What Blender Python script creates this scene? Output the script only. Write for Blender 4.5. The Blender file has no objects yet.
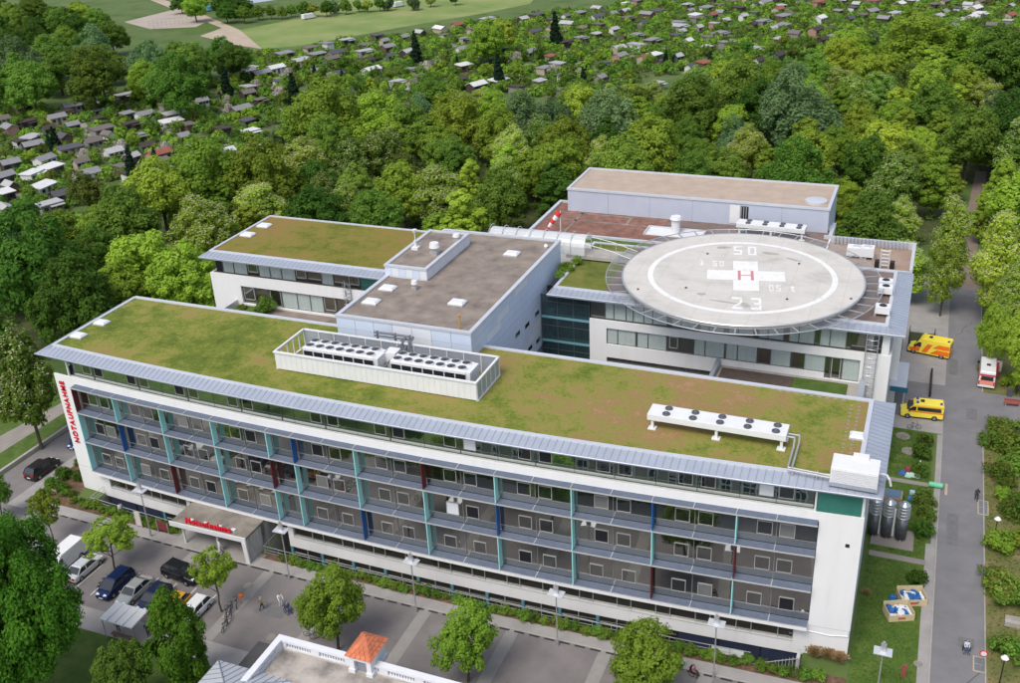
import bpy, bmesh, math, random
import numpy as np
from mathutils import Matrix, Vector, noise as mnoise
random.seed(7); rng = np.random.default_rng(7)
scn = bpy.context.scene
COL = scn.collection
# ------------------------------------------------------------------ camera
F_PX = 1031.94; CAM = np.array([91.399, -77.936, 70.035]); YAW, PITCH, ROLL = -0.404268, 0.457060, -0.049766
_fw = np.array([math.sin(YAW)*math.cos(PITCH), math.cos(YAW)*math.cos(PITCH), -math.sin(PITCH)])
_r0 = np.array([math.cos(YAW), -math.sin(YAW), 0.0]); _u0 = np.cross(_r0, _fw)
_r = math.cos(ROLL)*_r0 + math.sin(ROLL)*_u0; _u = -math.sin(ROLL)*_r0 + math.cos(ROLL)*_u0
cd = bpy.data.cameras.new('camera'); cam = bpy.data.objects.new('camera', cd); COL.objects.link(cam)
cd.sensor_width = 36; cd.lens = F_PX/1020*36; cd.clip_start = 1; cd.clip_end = 4000
cam.matrix_world = Matrix(((_r[0], _u[0], -_fw[0], CAM[0]), (_r[1], _u[1], -_fw[1], CAM[1]), (_r[2], _u[2], -_fw[2], CAM[2]), (0, 0, 0, 1)))
scn.camera = cam
# ------------------------------------------------------------------ sky, sun, exposure
SUN_AZ, SUN_EL = math.radians(-168), math.radians(56)     # azimuth from +Y towards +X; high, behind the camera to the left
w = bpy.data.worlds.new('World'); scn.world = w; w.use_nodes = True
nt = w.node_tree; nt.nodes.clear()
sky = nt.nodes.new('ShaderNodeTexSky'); sky.sky_type = 'NISHITA'; sky.sun_disc = False
sky.sun_elevation = SUN_EL; sky.sun_rotation = SUN_AZ; sky.dust_density = 3.0; sky.air_density = 1.0; sky.ozone_density = 1.0
hs = nt.nodes.new('ShaderNodeHueSaturation'); hs.inputs['Saturation'].default_value = 0.75
bg = nt.nodes.new('ShaderNodeBackground'); bg.inputs['Strength'].default_value = 0.15
out = nt.nodes.new('ShaderNodeOutputWorld')
nt.links.new(sky.outputs[0], hs.inputs['Color']); nt.links.new(hs.outputs[0], bg.inputs[0]); nt.links.new(bg.outputs[0], out.inputs[0])
sl = bpy.data.lights.new('sun', 'SUN'); sl.energy = 1.4; sl.angle = math.radians(24); sl.color = (1.0, 0.95, 0.87)
sun = bpy.data.objects.new('sun', sl); COL.objects.link(sun)
sd = Vector((math.sin(SUN_AZ)*math.cos(SUN_EL), math.cos(SUN_AZ)*math.cos(SUN_EL), math.sin(SUN_EL)))
sun.rotation_euler = sd.to_track_quat('Z', 'Y').to_euler(); sun.location = (0, -60, 120)
vs = scn.view_settings; vs.view_transform = 'Standard'; vs.look = 'None'; vs.gamma = 1; vs.exposure = 0.43; vs.use_curve_mapping = False
scn.cycles.max_bounces = 6; scn.cycles.transparent_max_bounces = 6; scn.cycles.use_denoising = True

# ------------------------------------------------------------------ pixel helpers (a pixel gives a direction; the plane it meets gives the distance)
def at(px, py, z=0.0, axis=2):
    d = _fw*F_PX + _r*(px-510) + _u*(341.5-py)
    t = (z-CAM[axis])/d[axis]
    p = CAM + t*d
    return Vector((float(p[0]), float(p[1]), float(p[2])))
def pix(x, y, z):
    d = np.array([x, y, z])-CAM; de = d@_fw
    return 510+F_PX*(d@_r)/de, 341.5-F_PX*(d@_u)/de

# ------------------------------------------------------------------ materials
MAT = {}
def _nodes(m):
    m.use_nodes = True; n = m.node_tree.nodes; l = m.node_tree.links
    return n, l, n['Principled BSDF']
def mat(name, col, rough=0.7, metal=0.0, col2=None, scale=1.0, bump=0.0, bscale=None, spec=0.4, detail=4, stops=None, contrast=0.25, rnd=0.0, aniso=None, space='pos'):
    if name in MAT: return MAT[name]
    m = bpy.data.materials.new(name); n, l, b = _nodes(m)
    b.inputs['Roughness'].default_value = rough; b.inputs['Metallic'].default_value = metal
    b.inputs['Specular IOR Level'].default_value = spec
    if space == 'pos':
        g = n.new('ShaderNodeNewGeometry'); vec = g.outputs['Position']
    else:
        g = n.new('ShaderNodeTexCoord'); vec = g.outputs['Object']
    if aniso:
        mp = n.new('ShaderNodeMapping'); mp.inputs['Scale'].default_value = aniso; l.new(vec, mp.inputs[0]); vec = mp.outputs[0]
    colsock = None
    if col2 is not None or stops:
        t = n.new('ShaderNodeTexNoise'); t.inputs['Scale'].default_value = scale; t.inputs['Detail'].default_value = detail; t.inputs['Roughness'].default_value = 0.62
        l.new(vec, t.inputs['Vector'])
        r = n.new('ShaderNodeValToRGB'); l.new(t.outputs['Fac'], r.inputs[0])
        st = stops or [(0.5-contrast, col), (0.5+contrast, col2)]
        e = r.color_ramp.elements
        while len(e) < len(st): e.new(0.5)
        for k, (p, c) in enumerate(st): e[k].position = p; e[k].color = (*c, 1)
        colsock = r.outputs[0]
    if rnd:
        oi = n.new('ShaderNodeObjectInfo'); h = n.new('ShaderNodeHueSaturation')
        mr = n.new('ShaderNodeMapRange'); mr.inputs[3].default_value = 1-rnd; mr.inputs[4].default_value = 1+rnd
        l.new(oi.outputs['Random'], mr.inputs[0]); l.new(mr.outputs[0], h.inputs['Value'])
        if colsock is not None: l.new(colsock, h.inputs['Color'])
        else: h.inputs['Color'].default_value = (*col, 1)
        colsock = h.outputs[0]
    if colsock is not None: l.new(colsock, b.inputs['Base Color'])
    else: b.inputs['Base Color'].default_value = (*col, 1)
    if bump:
        t2 = n.new('ShaderNodeTexNoise'); t2.inputs['Scale'].default_value = bscale or scale*4; t2.inputs['Detail'].default_value = 3
        l.new(vec, t2.inputs['Vector'])
        bp = n.new('ShaderNodeBump'); bp.inputs['Strength'].default_value = bump; bp.inputs['Distance'].default_value = 0.1
        l.new(t2.outputs['Fac'], bp.inputs['Height']); l.new(bp.outputs[0], b.inputs['Normal'])
    MAT[name] = m; return m
def coated_glass(name, refl, tint, share, wob=0.02):
    """solar-coated glazing: a dark room behind, a strong clear reflection on top"""
    if name in MAT: return MAT[name]
    m = bpy.data.materials.new(name); n, l, b = _nodes(m)
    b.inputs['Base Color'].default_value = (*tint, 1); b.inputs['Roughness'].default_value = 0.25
    g = n.new('ShaderNodeBsdfGlossy'); g.inputs['Color'].default_value = (*refl, 1); g.inputs['Roughness'].default_value = 0.012
    mx = n.new('ShaderNodeMixShader')
    fr = n.new('ShaderNodeFresnel'); fr.inputs[0].default_value = 1.5
    ad = n.new('ShaderNodeMath'); ad.operation = 'ADD'; ad.use_clamp = True; ad.inputs[1].default_value = share; l.new(fr.outputs[0], ad.inputs[0]); l.new(ad.outputs[0], mx.inputs[0])
    geo = n.new('ShaderNodeNewGeometry'); t = n.new('ShaderNodeTexNoise'); t.inputs['Scale'].default_value = 0.7; l.new(geo.outputs['Position'], t.inputs['Vector'])
    bp = n.new('ShaderNodeBump'); bp.inputs['Strength'].default_value = wob; bp.inputs['Distance'].default_value = 0.3
    l.new(t.outputs['Fac'], bp.inputs['Height']); l.new(bp.outputs[0], g.inputs['Normal'])
    l.new(b.outputs[0], mx.inputs[1]); l.new(g.outputs[0], mx.inputs[2])
    l.new(mx.outputs[0], n['Material Output'].inputs['Surface'])
    MAT[name] = m; return m
def leaf_mat(name, c1, c2, rnd=0.32, hue=0.016, scale=0.5):
    if name in MAT: return MAT[name]
    m = bpy.data.materials.new(name); n, l, b = _nodes(m)
    b.inputs['Roughness'].default_value = 0.6; b.inputs['Specular IOR Level'].default_value = 0.08
    tc = n.new('ShaderNodeTexCoord'); t = n.new('ShaderNodeTexNoise'); t.inputs['Scale'].default_value = scale; t.inputs['Detail'].default_value = 5; t.inputs['Roughness'].default_value = 0.7
    l.new(tc.outputs['Object'], t.inputs['Vector'])
    r = n.new('ShaderNodeValToRGB'); r.color_ramp.elements[0].position = 0.3; r.color_ramp.elements[0].color = (*c1, 1); r.color_ramp.elements[1].position = 0.7; r.color_ramp.elements[1].color = (*c2, 1)
    l.new(t.outputs['Fac'], r.inputs[0])
    oi = n.new('ShaderNodeObjectInfo'); h = n.new('ShaderNodeHueSaturation')
    mr = n.new('ShaderNodeMapRange'); mr.inputs[3].default_value = 1-rnd; mr.inputs[4].default_value = 1+rnd; l.new(oi.outputs['Random'], mr.inputs[0]); l.new(mr.outputs[0], h.inputs['Value'])
    ml = n.new('ShaderNodeMath'); ml.operation = 'MULTIPLY'; ml.inputs[1].default_value = 7.31; fr = n.new('ShaderNodeMath'); fr.operation = 'FRACT'
    l.new(oi.outputs['Random'], ml.inputs[0]); l.new(ml.outputs[0], fr.inputs[0])
    m2 = n.new('ShaderNodeMapRange'); m2.inputs[3].default_value = 0.5-hue; m2.inputs[4].default_value = 0.5+hue; l.new(fr.outputs[0], m2.inputs[0]); l.new(m2.outputs[0], h.inputs['Hue'])
    l.new(r.outputs[0], h.inputs['Color']); l.new(h.outputs[0], b.inputs['Base Color'])
    tr = n.new('ShaderNodeBsdfTranslucent'); l.new(h.outputs[0], tr.inputs['Color'])
    mx = n.new('ShaderNodeMixShader'); mx.inputs[0].default_value = 0.48
    l.new(b.outputs[0], mx.inputs[1]); l.new(tr.outputs[0], mx.inputs[2]); l.new(mx.outputs[0], n['Material Output'].inputs['Surface'])
    MAT[name] = m; return m
def clear_glass(name, tint=(0.8, 0.9, 0.9), alpha=0.35, rough=0.05):
    if name in MAT: return MAT[name]
    m = bpy.data.materials.new(name); n, l, b = _nodes(m)
    b.inputs['Base Color'].default_value = (*tint, 1); b.inputs['Roughness'].default_value = rough; b.inputs['Alpha'].default_value = alpha
    MAT[name] = m; return m

# ------------------------------------------------------------------ mesh builder
class MB:
    def __init__(s): s.v = []; s.f = []; s.m = []
    def face(s, pts, mi=0):
        k = len(s.v); s.v += [tuple(p) for p in pts]; s.f.append(tuple(range(k, k+len(pts)))); s.m.append(mi); return s
    def box(s, x0, y0, z0, x1, y1, z1, mi=0, M=None):
        k = len(s.v)
        P = [(x0, y0, z0), (x1, y0, z0), (x1, y1, z0), (x0, y1, z0), (x0, y0, z1), (x1, y0, z1), (x1, y1, z1), (x0, y1, z1)]
        if M is not None: P = [tuple(M @ Vector(p)) for p in P]
        s.v += P
        for q in ((3, 2, 1, 0), (4, 5, 6, 7), (0, 1, 5, 4), (1, 2, 6, 5), (2, 3, 7, 6), (3, 0, 4, 7)):
            s.f.append(tuple(k+i for i in q)); s.m.append(mi)
        return s
    def cbox(s, c, d, mi=0, M=None):
        return s.box(c[0]-d[0]/2, c[1]-d[1]/2, c[2]-d[2]/2, c[0]+d[0]/2, c[1]+d[1]/2, c[2]+d[2]/2, mi, M)
    def hexa(s, lo, hi, mi=0):
        k = len(s.v); s.v += [tuple(p) for p in lo]+[tuple(p) for p in hi]; n = len(lo)
        s.f.append(tuple(reversed(range(k, k+n)))); s.m.append(mi)
        s.f.append(tuple(range(k+n, k+2*n))); s.m.append(mi)
        for i in range(n):
            j = (i+1) % n; s.f.append((k+i, k+j, k+n+j, k+n+i)); s.m.append(mi)
        return s
    def prism(s, poly, z0, z1, mi=0):
        return s.hexa([(x, y, z0) for x, y in poly], [(x, y, z1) for x, y in poly], mi)
    def cyl(s, p0, p1, r0, r1=None, n=8, mi=0, caps=True):
        r1 = r0 if r1 is None else r1
        p0 = Vector(p0); p1 = Vector(p1); a = (p1-p0).normalized()
        b = a.orthogonal().normalized(); c = a.cross(b); k = len(s.v)
        for p, r in ((p0, r0), (p1, r1)):
            for i in range(n):
                t = 2*math.pi*i/n; s.v.append(tuple(p+(b*math.cos(t)+c*math.sin(t))*r))
        for i in range(n):
            j = (i+1) % n; s.f.append((k+i, k+j, k+n+j, k+n+i)); s.m.append(mi)
        if caps:
            s.f.append(tuple(reversed(range(k, k+n)))); s.m.append(mi); s.f.append(tuple(range(k+n, k+2*n))); s.m.append(mi)
        return s
    def tube(s, pts, r, n=6, mi=0):
        for a, b in zip(pts[:-1], pts[1:]): s.cyl(a, b, r, r, n, mi)
        return s
    def ring(s, c, R, r, n=24, k=5, axis='z', mi=0, arc=(0, 2*math.pi)):
        b = len(s.v); c = Vector(c); full = abs(arc[1]-arc[0]-2*math.pi) < 1e-6; N = n if full else n+1
        for i in range(N):
            t = arc[0]+(arc[1]-arc[0])*i/n
            for j in range(k):
                u = 2*math.pi*j/k; rr = R+r*math.cos(u); h = r*math.sin(u)
                x, y = rr*math.cos(t), rr*math.sin(t)
                p = {'z': (x, y, h), 'y': (x, h, y), 'x': (h, x, y)}[axis]
                s.v.append(tuple(c+Vector(p)))
        for i in range(n):
            for j in range(k):
                i2 = (i+1) % N; j2 = (j+1) % k
                s.f.append((b+i*k+j, b+i2*k+j, b+i2*k+j2, b+i*k+j2)); s.m.append(mi)
        return s
    def xform(s, M):
        s.v = [tuple(M @ Vector(p)) for p in s.v]; return s
    def mesh(s, name, mats, shift=(0, 0, 0), smooth=False):
        me = bpy.data.meshes.new(name)
        v = [(p[0]-shift[0], p[1]-shift[1], p[2]-shift[2]) for p in s.v]
        me.from_pydata(v, [], s.f)
        if not isinstance(mats, (list, tuple)): mats = [mats]
        for m in mats: me.materials.append(m)
        if len(mats) > 1: me.polygons.foreach_set('material_index', s.m)
        if smooth: me.polygons.foreach_set('use_smooth', [True]*len(s.f))
        me.update(); return me
def link(name, data, parent=None, loc=(0, 0, 0), rotz=0.0, scale=None):
    o = bpy.data.objects.new(name, data); COL.objects.link(o); o.location = loc
    if rotz: o.rotation_euler = (0, 0, rotz)
    if scale is not None: o.scale = scale if isinstance(scale, (tuple, list)) else (scale,)*3
    if parent is not None: o.parent = parent
    return o
def tag(o, label=None, cat=None, group=None, kind=None):
    if label: o['label'] = label
    if cat: o['category'] = cat
    if group: o['group'] = group
    if kind: o['kind'] = kind
    return o
def thing(name, label, cat, loc=(0, 0, 0), rotz=0.0, group=None):
    o = link(name, None, None, loc, rotz); o.empty_display_size = 0.5
    return tag(o, label, cat, group)
def part(name, mb, mats, parent, world=True, smooth=False, label=None, kind=None, bevel=0.0):
    """world=True: the builder holds world coordinates, moved into the parent's own space"""
    sh = (0, 0, 0)
    if world and parent is not None:
        p = parent; sh = Vector(p.location)
        while p.parent is not None: p = p.parent; sh = sh+Vector(p.location)
    o = link(name, mb.mesh(name, mats, sh, smooth), parent)
    if label: o['label'] = label
    if kind: o['kind'] = kind
    if bevel:
        md = o.modifiers.new('bevel', 'BEVEL'); md.width = bevel; md.segments = 2; md.limit_method = 'ANGLE'
    return o
def single(name, mb, mats, label, cat, group=None, loc=None, smooth=False, rotz=0, bevel=0.0):
    """a thing that is one mesh; loc: its base, the builder holds world coordinates"""
    sh = loc if loc is not None else (0, 0, 0)
    o = link(name, mb.mesh(name, mats, sh, smooth), None, sh, rotz)
    if bevel:
        md = o.modifiers.new('bevel', 'BEVEL'); md.width = bevel; md.segments = 2; md.limit_method = 'ANGLE'
    return tag(o, label, cat, group)
def struct(name, mb, mats, parent=None):
    o = link(name, mb.mesh(name, mats), parent)
    if parent is None: o['kind'] = 'structure'
    return o
def copy_tree(o, parent=None):
    c = o.copy(); COL.objects.link(c); c.parent = parent
    for ch in list(o.children): copy_tree(ch, c)
    return c
def text_mesh(txt, size, depth, mats, bold=0.0, name='letter', space=1.0):
    cu = bpy.data.curves.new('t', 'FONT'); cu.body = txt; cu.size = size; cu.extrude = depth/2; cu.offset = bold; cu.align_x = 'LEFT'; cu.space_character = space
    cu.resolution_u = 3
    o = bpy.data.objects.new('t', cu); COL.objects.link(o)
    dg = bpy.context.evaluated_depsgraph_get(); dg.update()
    me = bpy.data.meshes.new_from_object(o.evaluated_get(dg)); me.name = name
    me.materials.clear()
    for m in (mats if isinstance(mats, (list, tuple)) else [mats]): me.materials.append(m)
    bpy.data.objects.remove(o); bpy.data.curves.remove(cu)
    return me
# ================================================================== setting
L = 90.29; BOW = 1.86
def B(x): return -4*BOW*(x/L)*(1-x/L) if 0 <= x <= L else (0.0)
M_ground = mat('soil_and_grass', (0.03, 0.05, 0.012), 0.95, stops=[(0.25, (0.04, 0.07, 0.014)), (0.45, (0.075, 0.125, 0.026)), (0.6, (0.10, 0.14, 0.04)), (0.8, (0.14, 0.125, 0.06))], scale=0.09, detail=8, bump=0.6, bscale=1.5)
M_lawn = mat('lawn', (0.04, 0.09, 0.012), 0.95, stops=[(0.3, (0.045, 0.085, 0.012)), (0.5, (0.07, 0.125, 0.018)), (0.72, (0.12, 0.15, 0.035))], scale=0.6, detail=8, bump=0.8, bscale=6)
M_dry = mat('dry_grass', (0.2, 0.16, 0.07), 0.95, stops=[(0.3, (0.07, 0.10, 0.025)), (0.5, (0.14, 0.14, 0.045)), (0.7, (0.24, 0.18, 0.09))], scale=0.35, detail=8, bump=0.7, bscale=5)
M_meadow = mat('meadow', (0.12, 0.18, 0.04), 0.95, stops=[(0.3, (0.12, 0.19, 0.04)), (0.5, (0.18, 0.24, 0.065)), (0.7, (0.27, 0.27, 0.11))], scale=0.05, detail=8, bump=0.4, bscale=2)
M_asph = mat('asphalt', (0.15, 0.147, 0.155), 0.9, col2=(0.215, 0.21, 0.215), scale=0.35, detail=9, bump=0.15, bscale=18)
M_block = mat('block_paving', (0.15, 0.136, 0.133), 0.9, col2=(0.23, 0.212, 0.208), scale=0.3, detail=9, bump=0.25, bscale=12)
M_pave = mat('pale_paving', (0.26, 0.245, 0.235), 0.9, col2=(0.36, 0.345, 0.33), scale=0.5, detail=8, bump=0.15, bscale=10)
M_strip = mat('paving_strip', (0.24, 0.23, 0.215), 0.9, col2=(0.31, 0.295, 0.28), scale=0.8, detail=7)
M_kerb = mat('kerb_stone', (0.30, 0.29, 0.27), 0.9, col2=(0.4, 0.385, 0.36), scale=1.5)
M_bed = mat('planting_bed', (0.14, 0.075, 0.045), 0.97, stops=[(0.3, (0.05, 0.055, 0.02)), (0.5, (0.13, 0.075, 0.045)), (0.75, (0.24, 0.14, 0.09))], scale=1.2, detail=7, bump=0.8, bscale=8)
M_dirt = mat('bare_earth', (0.34, 0.27, 0.2), 0.97, col2=(0.46, 0.38, 0.29), scale=0.2, detail=8)
M_sand = mat('sand_pitch', (0.34, 0.29, 0.24), 0.97, col2=(0.41, 0.355, 0.30), scale=0.1, detail=7)
M_dark = mat('dark_asphalt', (0.075, 0.075, 0.078), 0.9, col2=(0.11, 0.108, 0.108), scale=0.6, detail=8)
M_path = mat('footpath', (0.22, 0.2, 0.18), 0.95, col2=(0.3, 0.27, 0.24), scale=0.5, detail=7)
M_white = mat('road_paint', (0.68, 0.68, 0.66), 0.7, col2=(0.5, 0.5, 0.48), scale=3, contrast=0.2)
M_conc = mat('concrete', (0.30, 0.28, 0.25), 0.9, col2=(0.42, 0.40, 0.37), scale=0.9, detail=8, bump=0.1, bscale=8)
M_water = mat('canal_water', (0.28, 0.32, 0.36), 0.15, spec=0.5)
M_drain = mat('drain_iron', (0.03, 0.03, 0.032), 0.7)

TX = [3.6+(17.2-3.6)*i/4 for i in range(5)]; TX2 = [29.1+(86.4-29.1)*i/14 for i in range(15)]
def trench_y(x): return B(x)-2.3
g = MB()
for a, b in [(-900, 3.6)]+list(zip(TX[:-1], TX[1:]))+[(17.2, 29.1)]+list(zip(TX2[:-1], TX2[1:]))+[(86.4, 900)]:
    hole = (3.5 < a and b < 17.3) or (29 < a and b < 86.5)
    if hole:
        g.face([(a, -900, 0), (b, -900, 0), (b, trench_y(b), 0), (a, trench_y(a), 0)])
        g.face([(a, 6, 0), (b, 6, 0), (b, 900, 0), (a, 900, 0)])
        g.face([(a, trench_y(a), -3.2), (b, trench_y(b), -3.2), (b, 6, -3.2), (a, 6, -3.2)])
        g.face([(b, trench_y(b), 0), (b, trench_y(b), -3.2), (a, trench_y(a), -3.2), (a, trench_y(a), 0)], 1)
        for xx in ((a,) if a in (3.6, 29.1) else ()) + ((b,) if b in (17.2, 86.4) or abs(b-86.4) < 1e-6 or abs(b-17.2) < 1e-6 else ()):
            g.face([(xx, trench_y(xx), -3.2), (xx, 6, -3.2), (xx, 6, 0), (xx, trench_y(xx), 0)], 1)
    else:
        g.face([(a, -900, 0), (b, -900, 0), (b, 900, 0), (a, 900, 0)])
struct('ground', g, [M_ground, M_conc])
def sheet(name, polys, m, z):
    b = MB()
    for p in polys: b.face([(q[0], q[1], z) for q in p])
    return struct(name, b, m)
def rect(x0, y0, x1, y1): return [(x0, y0), (x1, y0), (x1, y1), (x0, y1)]
def pxpoly(pts): return [tuple(at(*p))[:2] for p in pts]
XS = [-4+ (96.4+4)*i/24 for i in range(25)]
def curb_y(x): return -5.55-0.85*4*max(0, min(1, (x-2)/90))*(1-max(0, min(1, (x-2)/90)))*1.0
# the street in front of the building
sheet('front_street', [rect(-14, -17.6, 97.4, -4.2), rect(-12.2, -60, -6.6, -17.6), rect(-12.2, -4.2, -6.6, 120)], M_block, 0.006)
sheet('north_pavement', [[(a, curb_y(a)), (b, curb_y(b)), (b, curb_y(b)+1.5), (a, curb_y(a)+1.5)] for a, b in zip(XS[:-1], XS[1:])]+[rect(-6.6, -4.9, -4.9, 40), rect(-6.6, -6.0, -4, -4.9)], M_pave, 0.016)
sheet('entrance_floor', [rect(17.8, -5.0, 28.2, 2.9)], M_pave, 0.021)
sheet('planting_bed', [[(a, curb_y(a)+1.5), (b, curb_y(b)+1.5), (b, trench_y(b)), (a, trench_y(a))] for a, b in zip(XS[1:-1], XS[2:]) if not (17.0 < (a+b)/2 < 29)]+[rect(-4.9, -4.9, 0.2, 14)], M_bed, 0.01)
sheet('south_pavement', [rect(-5, -20.4, 42.5, -17.6), rect(42.5, -20.6, 97, -17.6)], M_pave, 0.014)
sheet('south_lawn', [rect(-60, -60, 32, -20.4)], M_lawn, 0.012)
sheet('paving_band', [rect(x-0.62, -17.5, x+0.62, curb_y(x)) for x in (-2.0, 8.2, 21.6, 31.4, 40.5, 50.2, 59.6, 69.0, 78.6, 88)], M_strip, 0.014)
sheet('dark_patch', [rect(36.5, -20.3, 42.3, -16.0)], M_dark, 0.02)
b = MB()
for x, y0, y1 in [(13.0, -15.6, -11.4), (15.4, -16.0, -11.6), (18.0, -12.3, -11.3), (20.5, -12.3, -11.3), (23.0, -12.4, -11.4), (25.5, -12.3, -11.3), (28.2, -14.6, -11.6), (10.6, -15.6, -11.6), (8.2, -15.6, -11.6)]:
    b.face([(x-0.07, y0, 0.024), (x+0.07, y0, 0.024), (x+0.07, y1, 0.024), (x-0.07, y1, 0.024)])
struct('bay_marking', b, M_white)
b = MB(); x = -3.0
while x < 95:
    if not (19.5 < x < 30.4): x1 = x+1.05
    else: x1 = x+2.4
    y0, y1 = curb_y(x)-0.28, curb_y(x1)-0.28
    b.face([(x, y0, 0.026), (x1, y1, 0.026), (x1, y1+0.22, 0.026), (x, y0+0.22, 0.026)])
    x = x1+0.5
struct('gutter', b, M_drain)
b = MB()
for a, c in zip(XS[:-1], XS[1:]):
    b.hexa([(a, curb_y(a)-0.02, 0), (c, curb_y(c)-0.02, 0), (c, curb_y(c)+0.14, 0), (a, curb_y(a)+0.14, 0)], [(a, curb_y(a)-0.02, 0.055), (c, curb_y(c)-0.02, 0.055), (c, curb_y(c)+0.14, 0.055), (a, curb_y(a)+0.14, 0.055)])
struct('north_kerb', b, M_kerb)
# the road along the right side
sheet('side_road', [rect(97.5, -60, 102.1, 93), rect(91.4, 47.5, 97.5, 57.5), rect(102.1, 45.5, 150, 57)], M_asph, 0.008)
sheet('park_track', [[(97.2, 93), (102.6, 93), (101.5, 110), (98.6, 110)], [(98.6, 110), (101.5, 110), (103.5, 160), (101.3, 160)]], mat('trodden_earth', (0.17, 0.13, 0.105), 0.95, col2=(0.23, 0.18, 0.15), scale=0.5), 0.008)
sheet('forecourt', [rect(91.4, 57.5, 97.5, 95), rect(91.4, 44.2, 97.5, 47.5)], M_pave, 0.014)
sheet('side_lawn', [rect(90.6, -4.4, 96.5, 44.2)], M_lawn, 0.012)
sheet('verge', [rect(96.4, -12, 97.5, 20.5), rect(96.9, 20.5, 97.5, 44)], M_pave, 0.016)
sheet('lawn_path', [rect(90.9, 16.6, 96.5, 17.5), rect(90.9, 31.6, 96.8, 32.4), [(90.9, 18.6), (95.2, 18.6), (95.2, 22.2), (90.9, 22.2)]], M_path, 0.018)
sheet('roadside_verge', [rect(102.2, -30, 130, 45.4), rect(102.2, 57.2, 130, 75)], M_dry, 0.01)
b = MB(); b.box(97.4, -30, 0, 97.52, 44, 0.12); b.box(102.08, -30, 0, 102.2, 45.5, 0.12); b.box(102.08, 57, 0, 102.2, 92, 0.12)
struct('road_kerb', b, M_kerb)
# left side: footway wall and sloping lawn
sheet('left_lawn', [rect(-60, -40, -13.2, 26)], M_lawn, 0.008)
sheet('left_footpath', [[tuple(at(-20, 466))[:2], tuple(at(72, 408))[:2], tuple(at(82, 392))[:2], tuple(at(-20, 447))[:2]], [tuple(at(-20, 402))[:2], tuple(at(40, 380))[:2], tuple(at(44, 371))[:2], tuple(at(-20, 388))[:2]]], M_path, 0.02)
# far ground: meadow, tracks, pitch, canal
sheet('meadow', [pxpoly([(226, 40), (262, 49), (300, 46), (420, 24), (480, 14), (530, 4), (545, -14), (380, -14), (300, 18), (240, 30)])], M_meadow, 0.05)
sheet('dirt_track', [pxpoly([(150, 0), (165, 0), (200, 13), (240, 30), (262, 49), (236, 45), (200, 36), (222, 28), (186, 14)])], M_dirt, 0.06)
sheet('sand_pitch', [pxpoly([(124, 22), (176, 9), (212, 19), (196, 27), (150, 29)])], M_sand, 0.055)
sheet('pitch_lawn', [pxpoly([(158, 27), (205, 17), (236, 24), (195, 34)])], M_lawn, 0.052)
sheet('canal', [pxpoly([(248, 4), (300, -4), (330, -20), (240, -20)])], M_water, 0.05)
sheet('car_park', [pxpoly([(50, 52), (115, 44), (118, 48), (55, 60)])], M_asph, 0.05)
sheet('allotment_path', [pxpoly([(62, 105), (70, 104), (120, 165), (110, 168)]), pxpoly([(0, 210), (0, 203), (95, 158), (96, 163)]), pxpoly([(215, 130), (222, 127), (245, 158), (236, 160)]), pxpoly([(560, 50), (800, 40), (800, 42), (560, 53)])], M_path, 0.05)

M_patch = mat('asphalt_patch', (0.125, 0.123, 0.127), 0.9, col2=(0.175, 0.172, 0.175), scale=1.5, detail=8)
sheet('road_patch', [rect(98.4, 21, 99.6, 27), rect(100.2, 49, 101.5, 52), rect(97.9, 61, 99.0, 66), rect(93, 50.2, 95.5, 51.6), rect(99.8, 5.2, 101.2, 6.6), rect(33.5, -12.6, 36.8, -11.2), rect(61.5, -14.2, 64, -12.9), rect(11.5, -9.6, 15.2, -8.7), rect(72, -9, 76.5, -8.2)], M_patch, 0.0165)
b = MB()
for (x0, y0, x1, y1, n) in ((98.2, -4, 101.6, 2, 9), (98.5, 74, 101.0, 80, 9)):
    p = Vector((x0, y0, .0172))
    for k in range(n):
        q = Vector((x0+(x1-x0)*(k+1)/n+random.uniform(-.25, .25), y0+(y1-y0)*(k+1)/n+random.uniform(-.25, .25), .0172)); d = (q-p).normalized(); s_ = Vector((-d.y, d.x, 0))*.035
        b.face([p-s_, q-s_, q+s_, p+s_]); p = q
struct('road_crack', b, mat('sealed_crack', (0.05, 0.05, 0.052), .8))
# ================================================================== the long front wing
M_render = mat('white_render', (0.735, 0.735, 0.735), 0.85, stops=[(.25, (.66, .66, .655)), (.45, (.72, .722, .722)), (.7, (.745, .745, .75))], scale=0.8, detail=9, aniso=(1.2, 1.2, .16), bump=0.03, bscale=20)
M_zinc = mat('zinc_sheet', (0.36, 0.395, 0.46), 0.5, 0.4, col2=(0.44, 0.475, 0.54), scale=0.5, detail=5)
M_zincl = mat('pale_zinc_cap', (0.56, 0.585, 0.63), 0.45, 0.3, col2=(0.63, 0.65, 0.69), scale=0.7)
M_seam = mat('zinc_seam', (0.29, 0.32, 0.38), 0.5, 0.5)
M_shelf = mat('shelf_grating', (0.10, 0.13, 0.19), 0.55, 0.2, col2=(0.15, 0.18, 0.24), scale=2.2, detail=8)
M_alu = mat('aluminium', (0.60, 0.61, 0.62), 0.4, 0.4)
M_frame = mat('window_frame', (0.40, 0.40, 0.385), 0.5, 0.1)
M_dframe = mat('dark_frame', (0.10, 0.105, 0.10), 0.5, 0.2)
M_teal = mat('teal_glass_fin', (0.32, 0.72, 0.71), 0.3, col2=(0.40, 0.78, 0.76), scale=0.8, spec=0.5)
M_blue = mat('navy_fin', (0.016, 0.085, 0.27), 0.35, col2=(0.026, 0.12, 0.34), scale=0.8)
M_maroon = mat('maroon_fin', (0.11, 0.016, 0.02), 0.4, col2=(0.15, 0.026, 0.028), scale=0.8)
M_gl = coated_glass('facade_glass', (0.60, 0.595, 0.565), (0.018, 0.022, 0.024), 0.58)
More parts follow.
